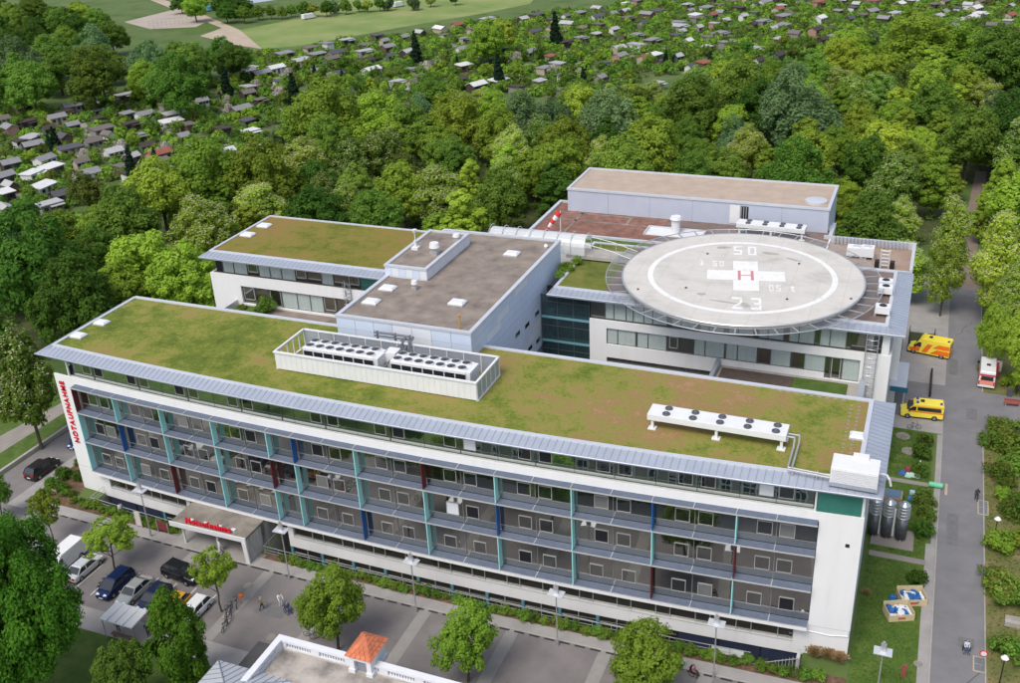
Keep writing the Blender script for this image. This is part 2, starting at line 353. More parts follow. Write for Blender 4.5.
M_GL = [M_gl, M_gl, coated_glass('facade_glass_pale', (0.62, 0.62, 0.60), (0.07, 0.075, 0.075), 0.52, .03), coated_glass('facade_glass_deep', (0.56, 0.56, 0.54), (0.012, 0.015, 0.016), 0.54, .025), M_gl]
M_glw = coated_glass('window_glass', (0.48, 0.50, 0.49), (0.02, 0.024, 0.026), 0.5, 0.03)
M_glt = coated_glass('top_floor_glass', (0.80, 0.86, 0.80), (0.03, 0.05, 0.04), 0.6)
M_gls = coated_glass('strip_glass', (0.5, 0.5, 0.46), (0.03, 0.03, 0.028), 0.35)
M_base = mat('navy_base_panel', (0.022, 0.03, 0.06), 0.5, col2=(0.035, 0.045, 0.085), scale=1.0)
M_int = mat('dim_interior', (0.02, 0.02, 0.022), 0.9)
M_ggreen = mat('green_glass_screen', (0.035, 0.15, 0.12), 0.12, col2=(0.05, 0.20, 0.16), scale=0.6, spec=0.6)
M_curtain = mat('curtain', (0.42, 0.47, 0.45), 0.9, col2=(0.58, 0.62, 0.6), scale=1.6, aniso=(3, 3, 0.1))
def sedum(name, stops, bias=None):
    m = bpy.data.materials.new(name); n, l, bs = _nodes(m); bs.inputs['Roughness'].default_value = .97; bs.inputs['Specular IOR Level'].default_value = .2
    g_ = n.new('ShaderNodeNewGeometry')
    def nz(sc, det, ro=.65):
        t = n.new('ShaderNodeTexNoise'); t.inputs['Scale'].default_value = sc; t.inputs['Detail'].default_value = det; t.inputs['Roughness'].default_value = ro; l.new(g_.outputs['Position'], t.inputs['Vector']); return t.outputs['Fac']
    def mt(op, a, c):
        k = n.new('ShaderNodeMath'); k.operation = op
        for i_, v in ((0, a), (1, c)):
            if isinstance(v, (int, float)): k.inputs[i_].default_value = v
            else: l.new(v, k.inputs[i_])
        return k.outputs[0]
    big, mid_, fine = nz(.07, 6), nz(.45, 8, .75), nz(3.5, 6, .8)
    f = mt('ADD', mt('MULTIPLY', big, .55), mt('ADD', mt('MULTIPLY', mid_, .55), mt('MULTIPLY', fine, .42)))   # about 0.76 on average
    f = mt('ADD', mt('MULTIPLY', mt('SUBTRACT', f, .76), 1.75), .48)
    if bias:                                                   # the right-hand end is drier
        sp = n.new('ShaderNodeSeparateXYZ'); l.new(g_.outputs['Position'], sp.inputs[0])
        mr = n.new('ShaderNodeMapRange'); mr.inputs[1].default_value = bias[0]; mr.inputs[2].default_value = bias[1]; mr.inputs[3].default_value = -.03; mr.inputs[4].default_value = bias[2]; l.new(sp.outputs[0], mr.inputs[0]); f = mt('ADD', f, mr.outputs[0])
    r = n.new('ShaderNodeValToRGB'); e = r.color_ramp.elements
    while len(e) < len(stops): e.new(.5)
    for k, (p, c) in enumerate(stops): e[k].position = p; e[k].color = (*c, 1)
    l.new(f, r.inputs[0]); l.new(r.outputs[0], bs.inputs['Base Color'])
    bp = n.new('ShaderNodeBump'); bp.inputs['Strength'].default_value = .9; bp.inputs['Distance'].default_value = .12; l.new(nz(6, 5, .8), bp.inputs['Height']); l.new(bp.outputs[0], bs.inputs['Normal'])
    return m
SED = [(.20, (.085, .115, .018)), (.36, (.14, .18, .026)), (.45, (.195, .215, .038)), (.53, (.265, .24, .065)), (.63, (.27, .18, .07)), (.80, (.38, .225, .13))]
M_roof = sedum('sedum_roof', SED, (62, 90, .15))
M_gravel = mat('roof_gravel', (0.20, 0.175, 0.16), 0.97, stops=[(0.25, (0.12, 0.098, 0.082)), (0.45, (0.215, 0.178, 0.15)), (0.75, (0.33, 0.275, 0.23))], scale=0.45, detail=12, bump=0.5, bscale=14)
M_wbox = mat('white_coated_steel', (0.72, 0.725, 0.73), 0.45, col2=(0.64, 0.65, 0.66), scale=0.8, detail=6)
M_black = mat('black_metal', (0.015, 0.016, 0.018), 0.5)
M_steel = mat('galvanised_steel', (0.45, 0.46, 0.47), 0.4, 0.6, col2=(0.55, 0.56, 0.57), scale=2)
M_red = mat('red_letter', (0.62, 0.012, 0.03), 0.4)

ZS = [3.74, 7.87, 11.80, 15.10]            # sun-shelf levels
COLX = [3.2, 9.5, 16.3, 23.45, 30.65, 33.8, 41.3, 48.9, 56.7, 64.4, 72.1, 79.65, 86.6]
ZW, ZE, ZR = 15.97, 18.83, 19.22
front = thing('hospital_wing', 'long white hospital front wing with sedum roof, teal fins and sun shelves facing the street', 'hospital building', (L/2, 7, 0))
def Fp(x, off, z): return (x, B(x)+off, z)
def cslab(b, xs, o0, o1, z0, z1, mi=0):
    """a slab that follows the bowed facade, from offset o0 to o1"""
    for a, c in zip(xs[:-1], xs[1:]):
        b.hexa([Fp(a, o0, z0), Fp(c, o0, z0), Fp(c, o1, z0), Fp(a, o1, z0)], [Fp(a, o0, z1), Fp(c, o0, z1), Fp(c, o1, z1), Fp(a, o1, z1)], mi)
def lin(a, b, n): return [a+(b-a)*i/n for i in range(n+1)]
HALF = []
for a, c in zip(COLX[:-1], COLX[1:]): HALF += [a, (a+c)/2] if c-a > 4 else [a]
HALF.append(COLX[-1])
# white walls
b = MB(); cslab(b, lin(0, L, 24), 0, 0.45, 15.0, ZW); part('upper_band', b, M_render, front)
b = MB(); cslab(b, [0, 3.18], 0, 0.45, -0.2, 15.0); part('left_pier', b, M_render, front)
b = MB(); cslab(b, [86.63, L], 0, 0.45, -0.2, 15.0); part('right_pier', b, M_render, front)
for a, c, n in ((3.185, 17.3, 4), (30.9, 86.625, 14)):
    b = MB(); cslab(b, lin(a, c, n), 0, 0.42, 2.62, 3.7); cslab(b, lin(a, c, n), 0, 0.42, -0.2, 1.25)
    if a < 5: cslab(b, [3.185, 4.8], 0, 0.42, 1.25, 2.62); cslab(b, [16.75, 17.3], 0, 0.42, 1.25, 2.62)
    else: cslab(b, [30.9, 31.6], 0, 0.42, 1.25, 2.62); cslab(b, [85.4, 86.63], 0, 0.42, 1.25, 2.62)
    part('lower_band', b, M_render, front)
b = MB(); b.box(0.002, 0.45, -0.2, 0.4, 15.2, ZW-0.01); part('left_wall', b, M_render, front)
b = MB(); b.box(L-0.4, 0.45, -0.2, L-0.002, 15.2, ZW-0.01); b.box(L-0.39, 0.46, ZW, L-0.05, 15.0, ZE-0.3); part('right_wall', b, mat('grey_blue_render', (0.50, 0.53, 0.60), 0.8, col2=(0.44, 0.47, 0.54), scale=0.6), front)
b = MB(); b.box(0.4, 14.9, 0, L-0.4, 15.21, ZE-0.25); part('rear_wall', b, M_render, front)
# inner floors (dark) so that no daylight leaks through
b = MB()
for z in (ZW-0.6,):
    cslab(b, lin(0.4, L-0.4, 12), 0.5, 3, z, z+0.5)
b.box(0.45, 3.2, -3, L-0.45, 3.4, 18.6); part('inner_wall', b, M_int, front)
# recessed reflecting glazing, shelves, fins and windows, storey by storey
fin_col = {0: 'rtttt btrttbt', 1: 'tbttr ttt bttr', 2: 'ttrtt tbttt rt'}
FC = ['rttttbtrttbt', 'tbttrtttbttr', 'ttrttTbtttrt'.lower()]
SHO, SHD, GO = -0.86, 0.10, 0.15
win_frame = MB()
for (x0, z0, x1, z1) in ((-.68, 0, .68, .055), (-.68, 1.245, .68, 1.3), (-.68, .055, -.625, 1.245), (.625, .055, .68, 1.245)): win_frame.box(x0, -0.05, z0, x1, 0.04, z1)
WF = win_frame.mesh('window', M_frame)
wp = MB(); wp.box(-.623, -0.02, .057, .623, 0.03, 1.243); WP = wp.mesh('pane', M_glw)
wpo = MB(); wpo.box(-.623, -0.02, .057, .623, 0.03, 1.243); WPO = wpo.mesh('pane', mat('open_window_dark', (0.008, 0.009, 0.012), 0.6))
wpc = MB(); wpc.box(-.623, -0.02, .057, .623, 0.03, 1.243); WPC = wpc.mesh('pane', mat('white_blind', (0.62, 0.64, 0.68), 0.8))
wpg = MB(); wpg.box(-.623, -0.02, .057, .623, 0.03, 1.243); WPG = wpg.mesh('pane', coated_glass('curtained_glass', (.55, .56, .54), (.20, .21, .20), .28, .03))
fl = Vector(front.location)
def window(x, off, z, sx=1.0, kind=0, sz=1.0):
    e = 0.5; ang = math.atan2(B(min(L, x+e))-B(max(0, x-e)), 2*e)
    o = link('window', WF, front, Vector(Fp(x, off, z))-fl, ang, (sx, 1, sz))
    link('pane', (WP, WPO, WPC, WPG)[kind], o)
    return o
OPEN = {(0, 4, 1), (1, 1, 1), (2, 8, 0)}; BLIND = {(1, 7, 0)}
for s in range(3):
    zt, zb = ZS[3-s], ZS[2-s]
    for i, (a, c) in enumerate(zip(COLX[:-1], COLX[1:])):
        segs = [(a, (a+c)/2), ((a+c)/2, c)] if c-a > 4 else [(a, c)]
        for (p, q) in segs:
            b = MB(); g2 = 0.02
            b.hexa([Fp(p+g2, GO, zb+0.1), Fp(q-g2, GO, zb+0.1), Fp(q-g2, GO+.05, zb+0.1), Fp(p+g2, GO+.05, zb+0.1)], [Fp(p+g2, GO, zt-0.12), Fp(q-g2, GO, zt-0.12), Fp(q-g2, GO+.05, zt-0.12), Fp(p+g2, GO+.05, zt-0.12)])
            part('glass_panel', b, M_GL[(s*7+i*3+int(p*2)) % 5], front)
        # mullion at the bay middle and transoms
        b = MB()
        if c-a > 4:
            m = (a+c)/2; b.box(m-0.035, B(m)+GO-0.06, zb+0.1, m+0.035, B(m)+GO, zt-0.12)
        for zz in (zb+0.80,): cslab(b, lin(a, c, 2), GO-0.045, GO-0.002, zz, zz+0.04)
        part('mullion', b, mat('grey_mullion', (0.20, 0.205, 0.20), 0.5, 0.2), front)
        if c-a > 4:
            fr = (0.35, 0.63) if s < 2 else (0.28, 0.70) if i % 2 else (0.33, 0.66)
            for k, f in enumerate(fr):
                window(a+(c-a)*f, GO-0.03, zb+(.95 if s < 2 else .85), 1, 1 if (s, i, k) in OPEN or (s*31+i*17+k*7) % 9 == 4 else 2 if (s, i, k) in BLIND else 3 if (s*13+i*5+k*11) % 7 == 3 else 0, 1.1)
        # fin
        fm = {'t': M_teal, 'b': M_blue, 'r': M_maroon}[FC[s][i]]
        b = MB(); x0 = a+0.02; f0, f1 = -.82, -.06
        b.hexa([Fp(x0, f0, zb+0.09), Fp(x0+.09, f0, zb+0.09), Fp(x0+.09, f1, zb+0.09), Fp(x0, f1, zb+0.09)], [Fp(x0, f0, zt-0.07), Fp(x0+.09, f0, zt-0.07), Fp(x0+.09, f1, zt-0.07), Fp(x0, f1, zt-0.07)])
        part('fin', b, fm, front)
# sun shelves (four levels)
for k, z in enumerate(ZS):
    for p, q in zip(HALF[:-1], HALF[1:]):
        b = MB(); g2 = 0.03
        s1 = SHD if k < 3 else -.004
        b.hexa([Fp(p+g2, SHO, z-0.05), Fp(q-g2, SHO, z-0.05), Fp(q-g2, s1, z-0.05), Fp(p+g2, s1, z-0.05)], [Fp(p+g2, SHO, z+0.03), Fp(q-g2, SHO, z+0.03), Fp(q-g2, s1, z+0.06), Fp(p+g2, s1, z+0.06)])
        o = part('sun_shelf', b, M_shelf, front)
    b = MB(); cslab(b, lin(3.2, 86.6, 24), SHO-.03, SHO-.002, z-0.1, z+0.05); s1 = SHD if k < 3 else -.004
    for p in HALF[1:-1]: b.hexa([Fp(p-.025, SHO, z-.09), Fp(p+.025, SHO, z-.09), Fp(p+.025, s1, z-.09), Fp(p-.025, s1, z-.09)], [Fp(p-.025, SHO, z+.06), Fp(p+.025, SHO, z+.06), Fp(p+.025, s1, z+.075), Fp(p-.025, s1, z+.075)])
    part('shelf_rail', b, M_alu, front)
b = MB(); cslab(b, lin(3.2, 86.6, 24), SHO-.06, SHO+.1, 3.36, 3.64); cslab(b, lin(3.2, 86.6, 24), SHO+.1, -.003, 3.5, 3.64); part('shelf_fascia', b, M_render, front)
# recess floor, ceiling and cheeks
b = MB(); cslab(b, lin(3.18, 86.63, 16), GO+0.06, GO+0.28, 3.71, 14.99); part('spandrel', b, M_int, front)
# strip windows of the raised ground floor
for a, c in ((4.8, 16.75), (31.6, 85.4)):
    n = max(1, round((c-a)/3.85)); st = (c-a)/n
    for i in range(n):
        p = a+i*st
        for q0, q1 in ((p+0.06, p+st*0.62), (p+st*0.62+0.08, p+st-0.02)):
            b = MB(); b.hexa([Fp(q0, .22, 1.3), Fp(q1, .22, 1.3), Fp(q1, .27, 1.3), Fp(q0, .27, 1.3)], [Fp(q0, .22, 2.58), Fp(q1, .22, 2.58), Fp(q1, .27, 2.58), Fp(q0, .27, 2.58)])
            part('strip_pane', b, M_gls, front)
        b = MB(); f0, f1 = p+st*0.62, p+st
        for (x0, x1, z0, z1) in ((f0, f0+.09, 1.25, 2.62), (f1-.07, f1+.02, 1.25, 2.62), (f0, f1, 2.53, 2.62), (f0, f1, 1.25, 1.34)):
            b.hexa([Fp(x0, .14, z0), Fp(x1, .14, z0), Fp(x1, .22, z0), Fp(x0, .22, z0)], [Fp(x0, .14, z1), Fp(x1, .14, z1), Fp(x1, .22, z1), Fp(x0, .22, z1)])
        part('strip_window_frame', b, M_frame, front)
    b = MB(); cslab(b, lin(a, c, 8), -0.06, 0.2, 1.2, 1.256); part('window_sill', b, M_alu, front)
    b = MB(); cslab(b, lin(a, c, 8), 0.29, 0.41, 1.2, 2.66); part('strip_backing', b, M_int, front)
# half-sunken base storey
for a, c in ((3.6, 17.2), (31.0, 86.4)):
    n = max(1, round((c-a)/3.9)); st = (c-a)/n
    for i in range(n):
        p, q = a+i*st, a+(i+1)*st
        dark = (a < 5 and i < 2) or (a > 5 and p > 73)
        b = MB(); b.hexa([Fp(p+.22, .2, -3.2), Fp(q, .2, -3.2), Fp(q, .25, -3.2), Fp(p+.22, .25, -3.2)], [Fp(p+.22, .2, -.22), Fp(q, .2, -.22), Fp(q, .25, -.22), Fp(p+.22, .25, -.22)])
        part('base_panel' if dark else 'base_glazing', b, M_base if dark else M_gls, front)
        if not dark:
            b = MB(); b.box(p-.12, B(p)+.03, -3.2, p+.2, B(p)+.24, -.22); part('base_column', b, mat('turquoise_column', (0.10, 0.26, 0.33), 0.5), front)
            b = MB(); b.box(p+.25, B(p)+.12, -1.15, q-.02, B(p)+.17, -1.08); b.box((p+q)/2, B(p)+.12, -3.2, (p+q)/2+.07, B(p)+.17, -.25); part('base_mullion', b, M_alu, front)
    b = MB(); cslab(b, lin(a, c, 8), .3, .5, -3.2, -.2); part('base_soffit', b, M_int, front)
# entrance recess behind the canopy
b = MB(); b.box(17.3, 3.0, 0, 30.9, 3.1, 3.0); b.box(17.31, 0.5, 0, 17.4, 3.0, 3.0); b.box(30.8, 0.5, 0, 30.89, 3.0, 3.0); part('entrance_recess', b, M_int, front)
b = MB()
for i in range(6): b.box(18+i*2.05, 2.9, 0.1, 19.9+i*2.05, 2.95, 2.6)
part('entrance_glazing', b, M_gls, front)
# top storey
XT = [2.7]+COLX[1:-1]+[86.0]
for i, (a, c) in enumerate(zip(XT[:-1], XT[1:])):
    m = (a+c)/2
    for p, q in ((a, m), (m, c)) if c-a > 4 else ((a, c),):
        b = MB(); b.hexa([Fp(p+.02, .55, ZW+.02), Fp(q-.02, .55, ZW+.02), Fp(q-.02, .6, ZW+.02), Fp(p+.02, .6, ZW+.02)], [Fp(p+.02, .55, 18.5), Fp(q-.02, .55, 18.5), Fp(q-.02, .6, 18.5), Fp(p+.02, .6, 18.5)])
        part('top_glass', b, M_glt, front)
    if c-a > 4:
        for k, f in enumerate((0.36, 0.63)): window(a+(c-a)*f, 0.53, ZW+0.62, 0.95, 1 if (i, k) in ((0, 1), (1, 0), (2, 0), (6, 1), (8, 1)) else 2 if (i, k) in ((7, 1), (11, 0)) else 0, 1.05)
    b = MB(); b.box(m-.03, B(m)+.48, ZW+.02, m+.03, B(m)+.55, 18.5); cslab(b, lin(a, c, 2), .46, .5, ZW+.42, ZW+.46); cslab(b, lin(a, c, 2), .05, .12, ZW+.30, ZW+.33); part('top_mullion', b, M_dframe, front)
b = MB(); cslab(b, lin(2.4, 86.2, 12), .62, 1.0, ZW, 18.6); b.box(2.2, 1.0, ZW, 2.4, 14.5, 18.5); part('top_backing', b, M_int, front)
for x0, x1 in ((0.12, 2.35), (86.3, L-.12)):
    b = MB(); b.hexa([Fp(x0, .1, ZW+.02), Fp(x1, .1, ZW+.02), Fp(x1, .14, ZW+.02), Fp(x0, .14, ZW+.02)], [Fp(x0, .1, 18.45), Fp(x1, .1, 18.45), Fp(x1, .14, 18.45), Fp(x0, .14, 18.45)])
    part('glass_screen', b, M_ggreen if x0 > 5 else M_glt, front)
    b = MB(); xx = 2.38 if x0 < 5 else 86.1; b.box(xx, B(xx)+.05, ZW+.01, xx+.16, B(xx)+.22, 18.55); part('screen_post', b, M_wbox, front)
b = MB(); b.box(L-.3, .05, ZW+.01, L-.08, .3, 18.55); part('corner_post', b, M_wbox, front)
# roof: sloping zinc eave, pale parapet cap, sedum
OF, OL, OR, WB = 0.84, 1.1, 1.15, 16.0
xs = [-OL]+lin(2, 88, 22)+[L+OR]
def ef(x): return B(x)-OF
def ifr(x): return B(x)+0.72
X0i, X1i, Y1i = 0.05, L-0.75, WB-0.75
b = MB()
for a, c in zip(xs[:-1], xs[1:]):
    a2, c2 = max(a, X0i), min(c, X1i)
    b.face([(a, ef(a), ZE), (c, ef(c), ZE), (c2, ifr(c2), ZR), (a2, ifr(a2), ZR)])
    b.face([(a, ef(a), ZE-.22), (c, ef(c), ZE-.22), (c, ef(c), ZE), (a, ef(a), ZE)], 0)
    b.face([(c, ef(c), ZE-.22), (a, ef(a), ZE-.22), (a2, B(a2)+1.6, ZE-.3), (c2, B(c2)+1.6, ZE-.3)], 1)
b.face([(L+OR, ef(L), ZE), (L+OR, WB, ZE), (X1i, Y1i, ZR), (X1i, ifr(X1i), ZR)])
b.face([(L+OR, WB, ZE), (-OL, WB, ZE), (X0i, Y1i, ZR), (X1i, Y1i, ZR)])
b.face([(-OL, WB, ZE), (-OL, ef(0), ZE), (X0i, ifr(X0i), ZR), (X0i, Y1i, ZR)])
for p, q in (((L+OR, ef(L)), (L+OR, WB)), ((L+OR, WB), (-OL, WB)), ((-OL, WB), (-OL, ef(0)))):
    b.face([(*p, ZE-.22), (*q, ZE-.22), (*q, ZE), (*p, ZE)], 1)
b.face([(-OL, ef(0), ZE-.221), (-OL, WB, ZE-.221), (1.5, WB, ZE-.25), (1.5, 0.7, ZE-.25)], 1); b.face([(L-1, .7, ZE-.25), (L-1, WB, ZE-.25), (L+OR, WB, ZE-.221), (L+OR, ef(L), ZE-.221)], 1)
part('eave', b, [M_zinc, M_zincl], front)
b = MB(); x = -0.5
while x < L+0.6:
    x2 = min(max(x, X0i+.05), X1i-.05); p0 = Vector((x, ef(x)+.05, ZE+.01)); p1 = Vector((x2, ifr(x2)-.02, ZR+.005))
    b.cyl(p0, p1, .035, n=4); x += 0.68
y = 1.0
while y < WB-1:
    b.cyl((L+OR-.03, y, ZE+.01), (X1i+.03, y, ZR+.005), .035, n=4); b.cyl((-OL+.03, y, ZE+.01), (X0i-.03, y, ZR+.005), .035, n=4); y += 0.68
part('standing_seam', b, M_seam, front, kind='stuff')
# gutter line with brackets
b = MB()
for a, c in zip(xs[:-1], xs[1:]): b.cyl((a, ef(a)-.07, ZE-.02), (c, ef(c)-.07, ZE-.02), .075, n=6)
b.cyl((L+OR+.05, ef(L), ZE-.02), (L+OR+.05, WB, ZE-.02), .075, n=6)
part('gutter_pipe', b, M_zinc, front)
# parapet cap
b = MB(); PW, PH = 0.34, 0.14
xr = [X0i]+lin(2, 88, 22)+[X1i]
for a, c in zip(xr[:-1], xr[1:]):
    b.hexa([(a, ifr(a), ZR-.1), (c, ifr(c), ZR-.1), (c, ifr(c)+PW, ZR-.1), (a, ifr(a)+PW, ZR-.1)], [(a, ifr(a), ZR+PH), (c, ifr(c), ZR+PH), (c, ifr(c)+PW, ZR+PH), (a, ifr(a)+PW, ZR+PH)])
b.box(X0i, ifr(X0i)+PW+.002, ZR-.1, X0i+PW, Y1i, ZR+PH); b.box(X1i-PW*1.2, ifr(X1i)+PW+.002, ZR-.1, X1i, Y1i, ZR+PH); b.box(X0i+PW+.002, Y1i-.55, ZR-.1, X1i-PW*1.2-.002, Y1i, ZR+PH)
part('parapet_cap', b, M_zincl, front)
b = MB()
for a, c in zip(xr[:-1], xr[1:]):
    b.face([(a, ifr(a)+.3, ZR+.02), (c, ifr(c)+.3, ZR+.02), (c, Y1i-.3, ZR+.02), (a, Y1i-.3, ZR+.02)])
part('sedum_roof', b, M_roof, front)
def tufts(name, parent, xr_, yr_, z, n, m, size=0.22, excl=None, h=0.14):
    v = []; f = []
    x = rng.uniform(xr_[0], xr_[1], n); y = rng.uniform(yr_[0], yr_[1], n)
    if callable(excl): k = np.array([not excl(a, c) for a, c in zip(x, y)]); x, y = x[k], y[k]
    n = len(x)
    ang = rng.uniform(0, math.pi, n); s = size*rng.uniform(.5, 1.4, n); hh = h*rng.uniform(.4, 1.3, n)
    dx, dy = np.cos(ang)*s, np.sin(ang)*s; tx, ty = rng.normal(0, .08, n), rng.normal(0, .08, n)
    V = np.zeros((n, 3, 3)); V[:, 0] = np.stack([x-dx, y-dy, np.full(n, z)], 1); V[:, 1] = np.stack([x+dx, y+dy, np.full(n, z)], 1); V[:, 2] = np.stack([x+tx, y+ty, z+hh], 1)
    # a second leaf laid over
    W = np.zeros((n, 3, 3)); W[:, 0] = np.stack([x-dy, y+dx, np.full(n, z+.01)], 1); W[:, 1] = np.stack([x+dy, y-dx, np.full(n, z+.01)], 1); W[:, 2] = np.stack([x+tx+.1, y+ty, z+hh*.8], 1)
    V = np.concatenate([V, W]).reshape(-1, 3)
    if parent is not None: V = V-np.array(parent.location)
    me = bpy.data.meshes.new(name); nf = len(V)//3
    me.vertices.add(len(V)); me.vertices.foreach_set('co', V.ravel()); me.loops.add(len(V)); me.loops.foreach_set('vertex_index', np.arange(len(V)))
    me.polygons.add(nf); me.polygons.foreach_set('loop_start', np.arange(nf)*3); me.materials.append(m); me.update(calc_edges=True)
    o = link(name, me, parent); o['kind'] = 'stuff'; return o
# paving slabs along the right-hand parapet
b = MB()
for i in range(16): b.box(88.2, 2.6+i*.72, ZR+.03, 88.45, 2.85+i*.72, ZR+.05); b.box(87.5-.0, 2.6+i*.72, ZR+.03, 87.72, 2.82+i*.72, ZR+.05)
for i in range(9): b.box(80.6+i*.75, 14.2, ZR+.03, 80.95+i*.75, 14.5, ZR+.07)
part('roof_slab', b, mat('pale_slab', (0.28, 0.24, 0.19), .9), front, kind='stuff')
# red letters reading upwards on the left pier
zc = 6.75
for i, ch in enumerate('NOTAUFNAHME'):
    me = text_mesh(ch, 0.98, 0.12, M_red, 0.012, 'letter'); wl_ = max(v.co.x for v in me.vertices)
    o = link('letter', me, front); o.rotation_euler = (math.pi/2, 0, 0)
    o.matrix_local = Matrix.Translation(Vector((1.38, B(1)-.09, zc))-fl) @ Matrix.Rotation(math.pi/2, 4, 'X') @ Matrix.Rotation(math.pi/2, 4, 'Z')
    zc += wl_+.135
b = MB(); cslab(b, [86.64, L-.01], -.012, -.001, 3.36, 3.40); cslab(b, [.01, 3.17], -.012, -.001, 3.36, 3.40); part('wall_joint', b, mat('joint_grey', (.42, .43, .45), .8), front)
b = MB(); b.box(89.0, -.12, 12.7, 89.35, -.01, 13.05); part('alarm_box', b, M_black, front)
b = MB(); b.tube([(86.0, -.35, 2.75), (88.5, -.2, 2.6), (90.2, -.12, 2.9), (90.25, -.1, 3.6)], .05); b.box(86.1, -.3, 2.7, 86.6, -.02, 2.85); part('drain_pipe', b, M_zincl, front)
# ================================================================== rooftop plant on the front wing
ZG = ZR+.03
def skylight(x, y, z, w, d, label, rot=0):
    t = thing('skylight', label, 'skylight', (x, y, z), rot, 'flat roof skylights')
    b = MB(); b.box(-w/2, -d/2, 0, w/2, d/2, .18); part('upstand', b, M_zincl, t, False)
    b = MB(); b.hexa([(-w/2+.04, -d/2+.04, .18), (w/2-.04, -d/2+.04, .18), (w/2-.04, d/2-.04, .18), (-w/2+.04, d/2-.04, .18)], [(-w/2+.2, -d/2+.2, .36), (w/2-.2, -d/2+.2, .36), (w/2-.2, d/2-.2, .36), (-w/2+.2, d/2-.2, .36)])
    part('dome', b, M_wbox, t, False); return t
def sk(px, py, z, w, d, label): p = at(px, py, z); return skylight(p.x, p.y, z, w, d, label)
sk(79, 336.5, ZG, 1.7, 1.3, 'white domed skylight nearest the street on the left end of the front sedum roof')
sk(102, 323.5, ZG, 1.7, 1.3, 'white domed skylight farther from the street at the left end of the front sedum roof')
sk(857, 437, ZG, 1.35, 1.2, 'white domed skylight alone on the brown right end of the front roof')
# chiller compound
pa = at(278.5, 368, ZG); pbk = at(478, 402.5, ZG)       # front-left and front-right foot of the screen
cx0, cx1, cy0 = pa.x, at(476, 403, ZG).x, (pa.y+at(476, 403, ZG).y)/2
cy1 = cy0+5.9; CH = 2.15
scr = thing('plant_screen', 'low white ribbed screen wall enclosing the chillers in the middle of the front roof', 'screen wall', ((cx0+cx1)/2, cy0, ZG))
n = 72
b = MB()
for i in range(n):
    a = cx0+(cx1-cx0)*i/n; c = cx0+(cx1-cx0)*(i+1)/n; d = .025 if i % 2 else 0
    b.box(a, cy0-d, ZG+.12, c, cy0+.06, ZG+CH)
part('front_panel', b, M_wbox, scr)
for x, nm in ((cx0, 'side_panel'), (cx1, 'side_panel')):
    b = MB()
    if x == cx1:
        for k in range(5): b.box(x-.05, cy0+.1+k*1.17, ZG+.05, x+.03, cy0+.1+k*1.17+1.05, ZG+CH-.15, 1)
    for k in range(6): b.box(x-.06, cy0+.08+k*1.15, ZG, x+.06, cy0+.18+k*1.15, ZG+CH)
    b.box(x-.12, cy0+.06, ZG+CH-.12, x+.12, cy1, ZG+CH+.04); b.box(x-.12, cy0+.06, ZG, x+.12, cy1, ZG+.12)
    part(nm, b, [M_wbox, M_zinc], scr)
b = MB(); b.box(cx0, cy1-.06, ZG+.05, cx1, cy1, ZG+CH-.1, 1)
for i in range(13):
    x = cx0+(cx1-cx0)*i/12; b.box(x-.05, cy1-.16, ZG, x+.05, cy1-.06, ZG+CH)
b.box(cx0, cy1-.15, ZG+CH-.1, cx1, cy1+.1, ZG+CH+.04)
part('rear_panel', b, [M_wbox, M_zinc], scr)
b = MB(); b.box(cx0-.1, cy0-.14, ZG+CH-.1, cx1+.1, cy0+.14, ZG+CH+.045); part('top_rail', b, M_wbox, scr)
def chiller(x0, label):
    t = thing('chiller', label, 'air conditioner', (x0, cy0+2.7, ZG), 0, 'chillers inside the white roof screen')
    Lc, Wc, Hc = 8.6, 2.3, 2.35; u = Lc/7
    b = MB(); b.box(0, -Wc/2, .25, Lc, Wc/2, .5)
    for i in range(8): b.box(i*u-.04, -Wc/2, .5, i*u+.06, Wc/2, Hc-.35)
    part('frame', b, M_wbox, t, False)
    for i in range(7):
        b = MB()
        b.hexa([(i*u+.1, -Wc/2+.02, .55), (i*u+u-.1, -Wc/2+.02, .55), (i*u+u-.1, -.2, .55), (i*u+.1, -.2, .55)], [(i*u+.1, -Wc/2+.05, Hc-.42), (i*u+u-.1, -Wc/2+.05, Hc-.42), (i*u+u-.1, -.1, Hc-.42), (i*u+.1, -.1, Hc-.42)])
        b.box(i*u+.1, .2, .55, i*u+u-.1, Wc/2-.03, Hc-.42); part('coil', b, M_black, t, False)
    b = MB(); b.box(0, -Wc/2-.04, Hc-.4, Lc, Wc/2+.04, Hc-.12); b.box(Lc, -Wc/2, .3, Lc+.5, Wc/2, Hc-.15); part('fan_deck', b, M_wbox, t, False)
    for i in range(7):
        for s in (-1, 1):
            c = Vector((i*u+u/2, s*Wc*.25, Hc-.12))
            b = MB(); b.cyl(c, c+Vector((0, 0, .22)), .50, .46, 14, 1, caps=False); b.cyl(c+Vector((0, 0, .02)), c+Vector((0, 0, .16)), .45, .45, 14, 0)
            b.cyl(c, c+Vector((0, 0, .19)), .1, .1, 8, 2)
            part('fan', b, [mat('fan_grey', (.06, .065, .075), .5), M_wbox, M_black], t, False)
    return t
chiller(cx0+2.6, 'white chiller with two rows of seven fans in the left half of the roof screen')
chiller(cx0+13.2, 'white chiller with two rows of seven fans in the right half of the roof screen')
t = thing('pump_skid', 'grey pipework and pump cabinet between the two roof chillers', 'pipework', (cx0+12.2, cy0+3, ZG))
b = MB(); b.box(-.6, .2, .05, .7, 1.6, 2.2); part('cabinet', b, M_wbox, t, False)
b = MB()
for dx, dz in ((-.5, .7), (-.1, 1.0), (.3, .55)): b.tube([(dx-1.5, -1.2, dz), (dx, -.6, dz), (dx+.4, 1.9, dz+.9), (dx+.4, 3.6, dz+1.6)], .12, 7)
